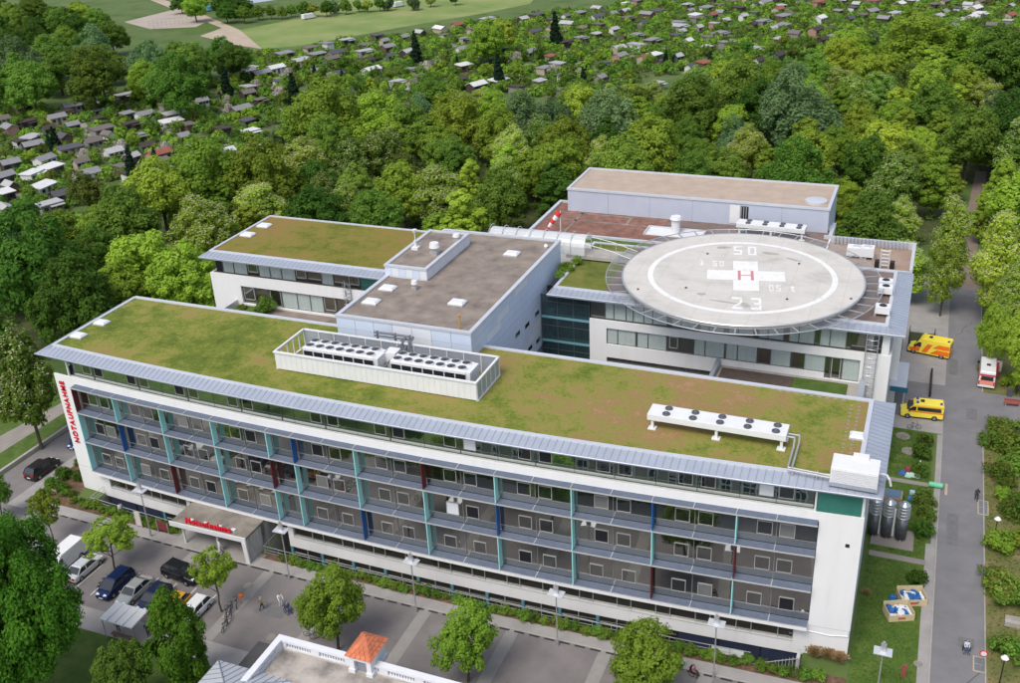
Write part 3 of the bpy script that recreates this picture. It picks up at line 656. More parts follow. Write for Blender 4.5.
b.tube([(-3.6, 3.6, 2.6), (-1.5, 3.6, 2.65), (1.2, 3.6, 2.6), (1.3, 2.4, 2.4), (1.3, 1.8, 1.0)], .14, 8); b.tube([(-3.6, 3.6, 2.2), (1.0, 3.6, 2.25)], .11, 8)
for x in (-3.2, -1.0, .8): b.box(x-.06, 3.45, 0, x+.06, 3.75, 2.8)
part('pipe', b, mat('lagged_pipe', (0.16, 0.17, 0.19), .5, .3), t, False)
# dry cooler
def dry_cooler(p0, p1, w, nf, rows, h, label, pipes=True, name='dry_cooler'):
    d = Vector(p1)-Vector(p0); Ld = d.length; ang = math.atan2(d.y, d.x)
    t = thing(name, label, 'cooling unit', p0, ang)
    b = MB(); b.box(0, 0, h-.62, Ld, w, h); part('casing', b, M_wbox, t, False, bevel=.03)
    for x in (.35, Ld/2, Ld-.5):
        for y in (.15, w-.3):
            b = MB(); b.box(x, y, .06, x+.25, y+.18, h-.62); b.box(x-.25, y-.25, 0, x+.5, y+.45, .1); part('leg', b, M_wbox, t, False)
    for i in range(nf):
        for r in range(rows):
            c = Vector(((i+.5+.18*(1 if rows > 1 else 0))*Ld/nf*.985, w*(r+.5)/rows, h))
            b = MB(); b.cyl(c, c+Vector((0, 0, .09)), .38, .36, 16, 0); b.ring(c+Vector((0, 0, .1)), .34, .025, 16, 4, mi=1); b.cyl(c+Vector((0, 0, .09)), c+Vector((0, 0, .13)), .12, .12, 8, 1)
            part('fan', b, [mat('fan_grey', (.06, .065, .075), .5), mat('fan_guard', (.14, .15, .17), .5)], t, False)
    if pipes:
        b = MB()
        for k, y in enumerate((.5, 1.2)): b.tube([(Ld, y, h-.35-.12*k), (Ld+.7+.35*k, y, h-.35-.12*k), (Ld+.7+.35*k, y-.3, .45), (Ld+.7+.35*k, -3.0-.3*k, .45)], .09, 7)
        part('pipe', b, M_steel, t, False)
    return t
q0 = at(646, 428, ZG+.0); q1 = at(785, 451, ZG)
dry_cooler((q0.x+.1, q0.y-.1, ZG), (q1.x, (q0.y+q1.y)/2-.1, ZG), 2.1, 5, 2, 1.6, 'long white dry cooler with ten black fans on the right front roof')
t0 = at(828, 483, ZG)
b = MB(); b.tube([(t0.x-3.5, t0.y+.4, ZG+.4), (t0.x+.2, t0.y+.2, ZG+.4)], .09, 7); b.tube([(t0.x-3.5, t0.y+.75, ZG+.4), (t0.x+.2, t0.y+.55, ZG+.4)], .09, 7)
for x in (-3, -1): b.box(t0.x+x-.06, t0.y+.3, ZG, t0.x+x+.06, t0.y+.9, ZG+.45)
single('roof_pipe', b, M_steel, 'pair of silver pipes running to the white cabinet at the roof corner', 'pipework', loc=(t0.x-1.6, t0.y+.5, ZG))
t = thing('roof_cabinet', 'large white louvred air handling cabinet at the front right roof corner', 'air handling unit', (t0.x+.1, t0.y-.15, ZG-.05))
b = MB(); b.box(0, 0, .25, 3.85, 2.4, 1.75); part('casing', b, M_wbox, t, False, bevel=.04)
b = MB()
for k in range(8): b.box(.12, -.05, .34+k*.165, 3.73, -.004, .42+k*.165)
part('louvre', b, mat('louvre_grey', (.62, .63, .66), .5), t, False)
b = MB(); b.box(-.05, -.08, -.02, 3.9, 2.45, .25); part('plinth', b, M_zinc, t, False)
b = MB(); b.box(1.6, 1.9, 1.75, 2.9, 2.5, 2.05); part('inlet_hood', b, M_wbox, t, False)
b = MB(); b.tube([(3.85, 1.6, .9), (4.45, 1.5, .95), (4.75, 1.3, .6), (4.9, 1.2, .1)], .1, 8); part('duct', b, M_zincl, t, False)
# ================================================================== grey clad block rising through the middle
mx0, mx1, my0, my1, MZ = 31.9, 48.5, 11.75, 40.6, 22.4
M_clad = mat('fibre_cement_panel', (0.50, 0.58, 0.72), 0.65, col2=(0.57, 0.64, 0.76), scale=0.25, detail=5)
M_clad2 = mat('fibre_cement_panel_pale', (0.64, 0.67, 0.73), 0.65, col2=(0.68, 0.71, 0.76), scale=0.4)
M_joint = mat('panel_joint', (0.20, 0.22, 0.27), 0.8)
mid = thing('plant_block', 'blue grey panel clad block with gravel roof rising behind the chillers', 'hospital building', ((mx0+mx1)/2, my0, 0))
b = MB(); b.box(mx0+.06, my0+.06, 0, mx1-.06, my1-.06, MZ-.25); part('core', b, M_joint, mid)
for k in range(7):                                            # front: seven columns, two rows
    for r in range(2):
        a = mx0+k*(mx1-mx0)/7; c = a+(mx1-mx0)/7
        b = MB(); b.box(a+.02, my0, (19.2, 20.85)[r], c-.02, my0+.05, (20.82, MZ-.2)[r]); part('panel', b, M_clad2 if k in (3, 4) else M_clad, mid)
nz = [(MZ-.22, 21.2), (21.17, 20.2), (20.17, 19.2), (19.17, 18.2), (18.17, 17.2), (17.17, 16.2), (16.17, 15.2), (15.17, 14.2), (14.17, 13.2), (13.17, 11.0)]
for r, (zt, zb) in enumerate(nz):
    k = 0; y = my0+.002
    while y < my1-.1:
        wd = 3.6 if r % 2 else 4.2
        y2 = min(my1-.002, y+wd)
        if y2 > 15 or zb >= 18.9:
            b = MB(); b.box(mx1-.05, y+.015, zb, mx1, y2-.015, zt); part('panel', b, M_clad2 if (k+r) % 9 == 3 else M_clad, mid)
        y = y2; k += 1
    b = MB(); b.box(mx0, my0+.06, zb, mx0+.05, my1-.06, zt); part('panel', b, M_clad, mid)
b = MB()
b.box(mx0-.08, my0-.08, MZ-.2, mx1+.08, my0+.4, MZ+.05); b.box(mx0-.08, my1-.4, MZ-.2, mx1+.08, my1+.08, MZ+.05); b.box(mx0-.08, my0+.402, MZ-.2, mx0+.4, my1-.402, MZ+.05); b.box(mx1-.4, my0+.402, MZ-.2, mx1+.08, my1-.402, MZ+.05)
part('parapet_cap', b, M_zincl, mid)
b = MB(); b.face([(mx0+.3, my0+.3, MZ-.18), (mx1-.3, my0+.3, MZ-.18), (mx1-.3, my1-.3, MZ-.18), (mx0+.3, my1-.3, MZ-.18)]); part('gravel_roof', b, M_gravel, mid)
for (px, py) in ((536.7, 313.4), (527, 325), (517.5, 334), (538, 340), (530, 348)):
    p = at(px, py, mx1, 0); b = MB(); b.box(mx1+.003, p.y-.75, p.z-.32, mx1+.03, p.y+.75, p.z+.32); o = part('slit_window', b, M_frame, mid)
    b = MB(); b.box(mx1+.032, p.y-.68, p.z-.26, mx1+.04, p.y+.68, p.z+.26); part('pane', b, M_gls, o)
MZR = MZ-.17
for px, py, lb in ((388, 289, 'right of the two white skylights beside the roof penthouse on the grey block'), (371.5, 302.5, 'left front white skylight near the corner of the grey block gravel roof'), (512, 254.5, 'white skylight at the far right corner of the grey block gravel roof'), (457.5, 303.5, 'white skylight near the front edge of the grey block gravel roof')): sk(px, py, MZR, 1.9, 1.5, lb)
px0 = at(382.5, 266, 23.75); px1 = at(428, 268, 23.75); px2 = at(474, 234, 23.75)
hx0, hx1, hy0, hy1 = px0.x, px1.x, (px0.y+px1.y)/2, px2.y
ph = thing('roof_penthouse', 'low pale penthouse box with its own gravel roof on the grey block', 'penthouse', ((hx0+hx1)/2, hy0, MZR))
b = MB(); b.box(hx0+.05, hy0+.05, MZR-3, hx1-.05, hy1, 23.5); part('wall', b, M_clad2, ph)
for k in range(6):
    a = hx0+k*(hx1-hx0)/6; b = MB(); b.box(a+.02, hy0, MZR+.15, a+(hx1-hx0)/6-.02, hy0+.05, 23.55); part('panel', b, M_clad2 if k % 2 else M_clad, ph)
for k in range(7):
    a = hy0+k*(hy1-hy0)/7; b = MB(); b.box(hx1-.05, a+.05, MZR+.15, hx1, a+(hy1-hy0)/7-.02, 23.55); part('panel', b, M_clad2, ph)
b = MB(); b.box(hx0-.08, hy0-.08, 23.55, hx1+.08, hy0+.35, 23.8); b.box(hx0-.08, hy0+.352, 23.55, hx0+.4, hy1, 23.8); b.box(hx1-.4, hy0+.352, 23.55, hx1+.08, hy1, 23.8); b.box(hx0+.402, hy1-.35, 23.55, hx1-.402, hy1, 23.8); part('parapet_cap', b, M_zincl, ph)
b = MB(); b.face([(hx0+.3, hy0+.3, 23.6), (hx1-.3, hy0+.3, 23.6), (hx1-.3, hy1-.3, 23.6), (hx0+.3, hy1-.3, 23.6)]); part('gravel_roof', b, M_gravel, ph)
def vent(px, py, z, label, r=.42, h=1.1):
    p = at(px, py, z); t = thing('roof_vent', label, 'roof vent', (p.x, p.y, z))
    b = MB(); b.cyl((0, 0, 0), (0, 0, h*.6), r*.8, r*.8, 12); b.box(-r*.9, -r*.9, 0, r*.9, r*.9, h*.25); part('duct', b, M_steel, t, False)
    b = MB(); b.cyl((0, 0, h*.62), (0, 0, h), r*1.25, r, 12); part('cowl', b, M_wbox, t, False)
vent(435, 254, 23.6, 'white capped ventilation cowl on the penthouse gravel roof', .55, 1.5)
vent(456.5, 240.5, 23.6, 'small grey vent box at the back of the penthouse roof', .4, .9)
vent(415, 289, MZR, 'grey vent duct standing in front of the penthouse on the grey block', .35, 1.1)
p = at(416, 249, 23.6); b = MB(); b.cyl(p, p+Vector((0, 0, 1.2)), .18, .18, 8); b.cyl(p+Vector((0, 0, 1.2)), p+Vector((0, 0, 2.2)), .06, .06, 6); b.cyl(p+Vector((0, 0, 2.2)), p+Vector((0, 0, 2.6)), .2, .34, 8); b.box(p.x-.45, p.y-.45, p.z, p.x+.45, p.y+.45, p.z+.35)
single('roof_aerial', b, M_wbox, 'slim white aerial mast with a cup on top on the penthouse roof', 'aerial', loc=tuple(p))
p = at(460, 329, MZR); b = MB(); b.cyl(p, p+Vector((0, 0, 1.5)), .1, .1, 8); b.cyl(p+Vector((0, 0, 1.45)), p+Vector((0, 0, 1.7)), .17, .17, 8)
single('yellow_standpipe', b, mat('ochre_paint', (.45, .25, .06), .6), 'short ochre standpipe at the front edge of the grey block roof', 'pipe', loc=tuple(p))
p = at(546, 248, MZR); b = MB(); b.cyl(p, p+Vector((0, 0, .3)), .2, .26, 10); b.cyl(p+Vector((0, 0, .3)), p+Vector((0, 0, .55)), .3, .1, 10)
single('roof_beacon', b, M_wbox, 'small white beacon at the right back corner of the grey block roof', 'beacon', loc=tuple(p))
# ================================================================== rear left wing with terrace
lx0, lx1, ly0, ly1 = -1.72, 31.9, 30.2, 47.8
lw = thing('rear_wing', 'white rear wing with two glazed storeys and a brown sedum roof', 'hospital building', ((lx0+lx1)/2, ly0, 0))
def wing_roof(parent, x0, x1, y0, y1, ze, band, right_band, roof_m, seams=True, left=.7, back=.7, y1g=None):
    xi0, xi1, yi0, yi1 = x0+left, x1-right_band, y0+band, y1-back; zr = ze+.3
    b = MB(); P = [(x0, y0, ze), (x1, y0, ze), (x1, y1, ze), (x0, y1, ze)]; Q = [(xi0, yi0, zr), (xi1, yi0, zr), (xi1, yi1, zr), (xi0, yi1, zr)]
    for i in range(4):
        j = (i+1) % 4; b.face([P[i], P[j], Q[j], Q[i]]); b.face([(P[i][0], P[i][1], ze-.25), (P[j][0], P[j][1], ze-.25), P[j], P[i]], 1)
    b.face([(x0, y0, ze-.25), (x0, y1, ze-.25), (x1, y1, ze-.25), (x1, y0, ze-.25)], 1)
    part('eave', b, [M_zinc, M_zincl], parent)
    b = MB(); w = .4
    b.box(xi0, yi0, zr-.1, xi1, yi0+w, zr+.14); b.box(xi0, yi1-w, zr-.1, xi1, yi1, zr+.14); b.box(xi0, yi0+w+.002, zr-.1, xi0+w, yi1-w-.002, zr+.14); b.box(xi1-w, yi0+w+.002, zr-.1, xi1, yi1-w-.002, zr+.14); part('parapet_cap', b, M_zincl, parent)
    if roof_m is not None:
        b = MB(); b.face([(xi0+.3, yi0+.3, zr+.01), (xi1-.3, yi0+.3, zr+.01), (xi1-.3, yi1-.3, zr+.01), (xi0+.3, yi1-.3, zr+.01)]); part('roof_surface', b, roof_m, parent)
    b = MB(); x = x0+.3
    while x < x1-.2:
        x2 = min(max(x, xi0), xi1); b.cyl((x, y0+.05, ze+.01), (x2, yi0-.03, zr), .035, n=4); x += .68
    if right_band > 1:
        y = y0+.4
        while y < y1-.3:
            y2 = min(max(y, yi0), yi1); b.cyl((x1-.05, y, ze+.01), (xi1+.03, y2, zr), .035, n=4); y += .68
    part('standing_seam', b, M_seam, parent, kind='stuff')
    b = MB(); b.cyl((x0, y0-.06, ze-.03), (x1, y0-.06, ze-.03), .07, n=6); part('gutter_pipe', b, M_zinc, parent)
    return zr
M_sed2 = sedum('sedum_roof_brown', [(.26, (.10, .12, .016)), (.40, (.165, .165, .026)), (.50, (.22, .185, .042)), (.62, (.24, .155, .05)), (.78, (.29, .18, .09))])
zr = wing_roof(lw, lx0, lx1, ly0, ly1, 18.8, 1.6, .6, M_sed2)
wy = ly0+1.3; wx0 = lx0+2.0
def glaz_row(parent, x0, x1, y, z0, z1, pat, gm, fmm=None):
    """pat: list of (width share, kind) kind: c curtain, d dark pane, g green glass, w framed opening, D door, p plain"""
    fmm = fmm or M_dframe
    tot = sum(p for p, _ in pat); x = x0
    for wsh, k in pat:
        x2 = x+(x1-x0)*wsh/tot
        m = {'c': M_curtain, 'd': M_gls, 'g': M_ggreen, 'w': M_gls, 'D': M_gls, 'p': gm}[k]
        b = MB(); b.box(x+.05, y, z0+.02, x2-.05, y+.05, z1-.02); o = part('window', b, m, parent)
        if k == 'c':
            bb = MB(); bb.box(x+.06, y-.02, z0+.03, x2-.06, y-.005, z1-.03); part('pane', bb, clear_glass('clear_pane', (.5, .6, .58), .22), o)
        if k in 'wD':
            zz0 = z0+(.5 if k == 'w' else .02); bb = MB(); zt = z1-.25
            for (a, c, d, e) in ((x+.15, x2-.15, zz0, zz0+.1), (x+.15, x2-.15, zt, zt+.1), (x+.15, x+.25, zz0, zt+.1), (x2-.25, x2-.15, zz0, zt+.1)): bb.box(a, y-.06, d, c, y-.004, e)
            part('frame', bb, M_frame, o)
        x = x2
    b = MB(); x = x0
    for wsh, k in pat: b.box(x-.05, y-.08, z0, x+.05, y+.04, z1); x += (x1-x0)*wsh/tot
    b.box(x0, y-.05, z0, x1, y+.0, z0+.08); b.box(x0, y-.05, z1-.08, x1, y, z1)
    part('mullion', b, fmm, parent)
b = MB(); b.box(wx0-1.3, wy-.3, 0, lx1, wy+.05, 11.9); b.box(wx0-1.3, wy-.3, 11.9, wx0+3.6, wy+.05, 14.6); b.box(wx0-1.3, wy-.3, 14.6, lx1, wy+.05, 16.1); part('front_wall', b, M_render, lw)
b = MB(); b.box(wx0-1.3, wy+.052, 0, wx0-1.0, ly1-1, 16.1); b.box(wx0-.0, wy+1, 16.1, wx0+.3, ly1-1, 18.5); part('left_wall', b, M_render, lw)
b = MB(); b.box(wx0-1.0, wy+.9, 0, lx1, ly1-1, 18.45); part('core', b, M_int, lw)
b = MB(); b.box(wx0-1, wy+.06, 15.7, lx1, wy+.9, 15.8); part('ledge', b, M_gravel, lw)
glaz_row(lw, wx0+.3, lx1-1.5, wy+.75, 15.9, 18.5, [(1, 'c'), (1.2, 'c'), (1, 'w'), (1, 'c'), (1, 'c'), (1.2, 'c'), (1, 'w'), (1.2, 'd'), (1, 'c'), (1.2, 'd'), (1, 'w'), (2, 'g'), (1, 'c'), (1, 'd')], M_gls)
glaz_row(lw, wx0+3.6, lx1-1.5, wy+.1, 11.9, 14.6, [(1, 'w'), (1.1, 'd'), (1, 'D'), (1.2, 'c'), (1, 'c'), (1, 'c'), (1, 'w'), (1.2, 'd'), (1, 'd'), (1, 'w'), (1.2, 'd'), (1, 'd')], M_gls)
for px, py, lb in ((248, 235.3, 'white skylight nearer the camera at the left end of the rear wing roof'), (264.5, 226.3, 'white skylight in the far left corner of the rear wing roof')): sk(px, py, zr+.02, 2.0, 1.5, lb)
# terrace between the wings
ter = thing('courtyard_terrace', 'brown gravel roof terrace with low parapet in the left courtyard', 'roof terrace', (14, 24, 0))
b = MB(); b.box(3.0, 17, 0, 24.5, wy-.31, 11.65); part('deck', b, M_gravel, ter)
b = MB(); b.box(2.6, 17, 11.0, 2.998, wy-.31, 12.4); b.box(24.502, 17, 11, 24.9, wy-.31, 12.3); part('parapet', b, M_zincl, ter)
p = at(258, 300, 11.2); b = MB(); b.box(3.4, wy-3.0, 11.66, 9, wy-.6, 11.8); part('planting', b, M_lawn, ter)
# ladder on the rear wing
def ladder(x, y, z0, z1, label, w=1.0, d=.7):
    t = thing('cage_ladder', label, 'ladder', (x, y, z0)); b = MB(); h = z1-z0
    for s in (-w/2, w/2): b.box(s-.05, -.05, 0, s+.05, .05, h)
    part('stile', b, M_steel, t, False)
    b = MB(); z = .25
    while z < h: b.box(-w/2, -.03, z, w/2, .03, z+.06); z += .6
    part('rung', b, M_steel, t, False)
    b = MB(); z = 2.0
    while z < h: b.ring((0, -d/2, z), w*.55, .03, 12, 4, arc=(math.pi, 2*math.pi)); z += 1.1
    for a in (1.1, 1.5, 1.9): b.cyl((w*.55*math.cos(math.pi*a), -d/2+w*.55*math.sin(math.pi*a), 2), (w*.55*math.cos(math.pi*a), -d/2+w*.55*math.sin(math.pi*a), h), .025, n=4)
    part('cage', b, M_steel, t, False)
ladder(21.5, wy-.45, 11.2, 17.4, 'steel cage ladder on the white rear wing above the left terrace', .8)
# ================================================================== wing under the helipad
hw = thing('helipad_wing', 'white rear wing with curtained window bands carrying the round helipad', 'hospital building', (70, 32, 0))
wing_roof(hw, 49.8, 91.6, 31.5, 50.0, 18.8, 1.5, 1.9, None, left=.4)
M_broof = mat('brown_bitumen_roof', (0.155, 0.115, 0.095), 0.95, stops=[(0.3, (0.11, 0.085, 0.075)), (0.5, (0.17, 0.125, 0.105)), (0.75, (0.22, 0.17, 0.15))], scale=0.35, detail=9, bump=0.3, bscale=8)
M_rroof = mat('red_sedum_roof', (0.24, 0.10, 0.075), 0.97, stops=[(0.3, (0.10, 0.075, 0.05)), (0.44, (0.19, 0.095, 0.07)), (0.58, (0.255, 0.125, 0.095)), (0.78, (0.24, 0.18, 0.11))], scale=0.9, detail=9, bump=0.5, bscale=7)
b = MB(); b.face([(50.5, 33.3, 19.11), (56.6, 33.3, 19.11), (56.6, 49, 19.11), (50.5, 49, 19.11)]); part('green_roof', b, mat('lush_roof', (0.11, 0.15, 0.02), .97, stops=[(.3, (.06, .09, .012)), (.5, (.13, .15, .022)), (.75, (.2, .18, .05))], scale=.35, detail=9, bump=.9, bscale=5), hw)
b = MB(); b.face([(56.6, 33.3, 19.11), (89.5, 33.3, 19.11), (89.5, 49, 19.11), (56.6, 49, 19.11)]); part('gravel_roof', b, M_broof, hw)
HY = 32.6
cX = at(590, 320, HY, 1).x
b = MB()
b.box(cX, HY-.25, 0, 90.4, HY+.05, 10.0); b.box(cX+2.2, HY-.25, 10.75, 83.4, HY+.05, 12.55); b.box(83.4, HY-.25, 10.75, 87.2, HY+.05, 11.85); b.box(70.6, HY-.25, 10.0, 87.2, HY+.05, 10.75); b.box(cX, HY-.25, 14.75, 90.4, HY+.05, 15.75)
b.box(cX, HY-.25, 10.0, cX+2.2, HY+.05, 14.75); b.box(87.2, HY-.25, 10.0, 90.4, HY+.05, 14.75)
b.box(90.0, HY+.052, 0, 90.398, 50, 15.75); b.box(89.3, HY-.2, 15.75, 90.1, HY+.05, 18.55)
part('front_wall', b, M_render, hw)
b = MB(); b.box(49.9, HY+.9, 0, 89.9, 49.5, 18.5); part('core', b, M_int, hw)
b = MB(); b.box(cX, HY+.06, 15.4, 90, HY+.9, 15.5); part('ledge', b, M_gravel, hw)
glaz_row(hw, cX+.1, 86.0, HY+.3, 15.75, 18.5, [(1.6, 'p'), (1, 'c'), (1.4, 'c'), (.8, 'c'), (1.2, 'c')]+[(1, 'c'), (1.6, 'c'), (.5, 'd')]*7, M_gls)
glaz_row(hw, 86.0, 89.3, HY+.6, 15.75, 18.5, [(1, 'd'), (1.2, 'd')], M_gls)
glaz_row(hw, cX+2.2, 83.4, HY+.02, 12.55, 14.75, [(1, 'c'), (1.7, 'c'), (.12, 'd'), (1, 'c'), (1.7, 'c'), (.12, 'd'), (1, 'w'), (1.2, 'd'), (.12, 'd'), (1, 'c'), (1.7, 'c'), (.12, 'd'), (1, 'c'), (1.7, 'c'), (.12, 'd'), (1, 'p'), (1.7, 'c'), (.12, 'd'), (1, 'p'), (1.7, 'c')], M_gls)
glaz_row(hw, 83.4, 87.2, HY+.1, 11.85, 14.75, [(.4, 'd'), (1, 'D'), (1.4, 'c')], M_gls)
glaz_row(hw, cX+2.2, 70.6, HY+.02, 10.0, 10.75, [(1, 'd')]*8, M_gls)
# glazed connector with turquoise bands and plants inside
con = thing('glazed_connector', 'dark glazed stair hall with turquoise bands beside the grey clad block', 'glazed hall', (52.4, HY, 0))
b = MB(); b.box(48.6, HY+2.4, 0, cX, HY+2.5, 18.4); part('back_wall', b, M_int, con)
for k, z in enumerate((8.4, 11.7, 15.0)):
    b = MB(); b.box(48.62, HY, z, cX-.02, HY+2.3, z+.35); part('floor_slab', b, mat('turquoise_band', (.16, .33, .38), .5), con)
    for i in range(3):
        a = 48.62+(cX-48.62)*i/3; c = 48.62+(cX-48.62)*(i+1)/3
        b = MB(); b.box(a+.03, HY-.02, z+.37, c-.03, HY+.02, z+3.25); part('glass_panel', b, clear_glass('connector_glass', (.03, .06, .07), .5, .02), con)
    b = MB()
    for i in range(4): a = 48.66+(cX-48.7)*i/3; b.box(a-.03, HY-.06, z+.35, a+.03, HY-.025, z+3.3)
    b.box(48.62, HY-.06, z+2.3, cX-.02, HY-.025, z+2.37); part('mullion', b, M_dframe, con)
for k, (px, py, m) in enumerate([(563, 312, 'g'), (572, 311, 'g'), (582, 313, 'g'), (565, 332, 'g'), (578, 331, 'g'), (577, 315.5, 'r'), (560, 334, 'g')]):
    p = at(px, py, HY+1.2, 1); pl = thing('potted_plant' if m == 'g' else 'red_sofa', ['pale potted plant behind the connector glass', 'red seat behind the top connector glass'][m == 'r'], 'plant' if m == 'g' else 'seat', (p.x, p.y, p.z-.6), 0, 'things behind the connector glass')
    if m == 'g':
        bb = MB(); bb.cyl((0, 0, 0), (0, 0, .45), .2, .28, 8); part('pot', bb, M_wbox, pl, False)
        bb = MB()
        for j in range(26):
            a = rng.uniform(0, 6.28); e = rng.uniform(.3, 1.3); d = Vector((math.cos(a)*math.cos(e), math.sin(a)*math.cos(e), math.sin(e))); q = Vector((0, 0, .45)); s = Vector((-math.sin(a), math.cos(a), 0))*.09
            bb.face([q, q+d*.4+s, q+d*.8, q+d*.4-s])
        part('leaf_clump', bb, mat('indoor_leaf', (.18, .28, .22), .6), pl, False)
    else:
        bb = MB(); bb.box(-.9, -.3, 0, .9, .3, .4); bb.box(-.9, .15, .4, .9, .3, .85); part('seat', bb, mat('red_cloth', (.4, .02, .02), .8), pl, False)
ladder(at(873, 340, HY-.4, 1).x, HY-.6, 9.5, 18.6, 'steel cage ladder up the right end of the helipad wing', 1.25, .9)
# right-hand roof garden in the courtyard
ter2 = thing('courtyard_garden', 'dark planted roof terrace with a strip of lawn in the right courtyard', 'roof terrace', (79, 27, 0))
b = MB(); b.box(71.0, 17.5, 0, 88.2, HY-.26, 11.8); part('deck', b, M_conc, ter2)
b = MB(); b.box(71.0, 17.5, 11.802, 71.5, HY-.26, 12.6); b.box(87.4, 17.5, 11.802, 88.1, HY-1.0, 12.8); part('parapet', b, M_zinc, ter2)
b = MB(); b.box(71.9, 18, 11.802, 80.2, HY-1.2, 12.0); part('soil_bed', b, mat('dark_substrate', (.07, .052, .045), .95, col2=(.11, .085, .07), scale=1.2), ter2)
b = MB(); b.box(80.22, 18, 11.802, 86.2, HY-1.2, 12.02); part('lawn_bed', b, M_lawn, ter2)
# ---- helipad
PC = Vector((72.0, 40.3, 20.3)); PR = 14.4
M_pad = mat('pad_concrete', (0.56, 0.54, 0.50), 0.85, stops=[(0.25, (0.37, 0.35, 0.31)), (0.40, (0.49, 0.47, 0.43)), (0.55, (0.55, 0.53, 0.49)), (0.75, (0.48, 0.46, 0.41))], scale=0.25, detail=11)
M_pw = mat('pad_white_paint', (0.74, 0.735, 0.72), 0.6, stops=[(.3, (.58, .57, .54)), (.45, (.71, .705, .69)), (.7, (.76, .755, .745))], scale=1.6, detail=9)
pad = thing('helipad', 'round pale concrete helipad with white cross and ring of safety net struts', 'helipad', tuple(PC-Vector((0, 0, 1.2))))
b = MB(); b.cyl(PC-Vector((0, 0, .45)), PC, PR, PR, 96); part('deck', b, M_pad, pad)
b = MB(); N = 96
for i in range(N):
    a, c = 2*math.pi*i/N, 2*math.pi*(i+1)/N
    b.face([PC+Vector((math.cos(t)*r, math.sin(t)*r, .006)) for t, r in ((a, 10.7), (a, 11.35), (c, 11.35), (c, 10.7))][::-1])
part('ring_line', b, M_pw, pad)
RM = Matrix.Translation(Vector((72.55, 40.35, PC.z))) @ Matrix.Rotation(math.radians(11), 4, 'Z')
b = MB(); b.box(-4.65, -1.5, 0, -1.502, 1.5, .006, M=RM); b.box(1.502, -1.5, 0, 4.65, 1.5, .006, M=RM); b.box(-1.5, -4.65, 0, 1.5, 4.65, .006, M=RM); part('cross', b, M_pw, pad)
b = MB(); b.box(-.95, -1.5, .006, -.6, 1.5, .012, M=RM); b.box(.6, -1.5, .006, .95, 1.5, .012, M=RM); b.box(-.6, -.12, .006, .6, .12, .012, M=RM); part('letter_h', b, mat('faded_red_paint', (.50, .22, .23), .7), pad)
GL = {'2': [(0, 1, 0, .16), (0, 1, .84, 1), (.78, 1, .56, .84)], '3': [(0, 1, 0, .16), (0, 1, .84, 1), (.3, 1, .43, .57), (.78, 1, .16, .43), (.78, 1, .57, .84)],
      '0': [(0, 1, 0, .16), (0, 1, .84, 1), (0, .24, .16, .84), (.76, 1, .16, .84)], '5': [(0, 1, 0, .16), (0, 1, .84, 1), (0, 1, .43, .57), (0, .24, .57, .84), (.76, 1, .16, .43)],
      't': [(.3, .58, 0, 1), (0, .3, .62, .78), (.58, 1, .62, .78), (.58, 1, 0, .16)]}
M_pf = mat('pad_faded_paint', (.66, .65, .625), .7, stops=[(.3, (.60, .585, .55)), (.5, (.70, .69, .67)), (.7, (.74, .735, .72))], scale=1.6, detail=9)
def glyphs(txt, cx, cy, h, wd, gap, rot180, pm=None):
    b = MB(); tot = len(txt)*wd+(len(txt)-1)*gap; M2 = RM @ Matrix.Translation(Vector((cx, cy, 0))) @ Matrix.Rotation(math.pi if rot180 else 0, 4, 'Z')
    for i, ch in enumerate(txt):
        if ch == ' ': continue
        x = -tot/2+i*(wd+gap)
        for (a, c, d, e) in GL[ch]: b.box(x+a*wd, -h/2+d*h, 0, x+c*wd, -h/2+e*h, .006, M=M2)
        if ch == '2':
            p = [Vector((x, -h/2+.16*h, .006)), Vector((x+.28*wd, -h/2+.16*h, .006)), Vector((x+wd, -h/2+.56*h, .006)), Vector((x+.78*wd, -h/2+.56*h, .006))]
            b.face([M2 @ q for q in p])
    part('pad_marking', b, pm or M_pw, pad)
glyphs('23', 0, -8.35, 3.3, 1.15, 1.0, False); glyphs('05', 0, 8.35, 3.0, 1.05, .75, True)
glyphs('05 t', 4.15, -3.6, 1.75, .5, .32, False, M_pf); glyphs('05 t', -4.15, 3.6, 1.75, .5, .32, True, M_pf)
b = MB()
for k in range(-4, 5):
    h_ = math.sqrt(max(.1, (PR-.15)**2-(k*3.1)**2)); b.box(PC.x+k*3.1-.02, PC.y-h_, PC.z, PC.x+k*3.1+.02, PC.y+h_, PC.z+.002)
for k in range(-4, 5):
    h_ = math.sqrt(max(.1, (PR-.15)**2-(k*3.1)**2)); b.box(PC.x-h_, PC.y+k*3.1-.02, PC.z, PC.x+h_, PC.y+k*3.1+.02, PC.z+.0025)
part('slab_joint', b, mat('slab_joint', (.40, .385, .35), .9), pad)
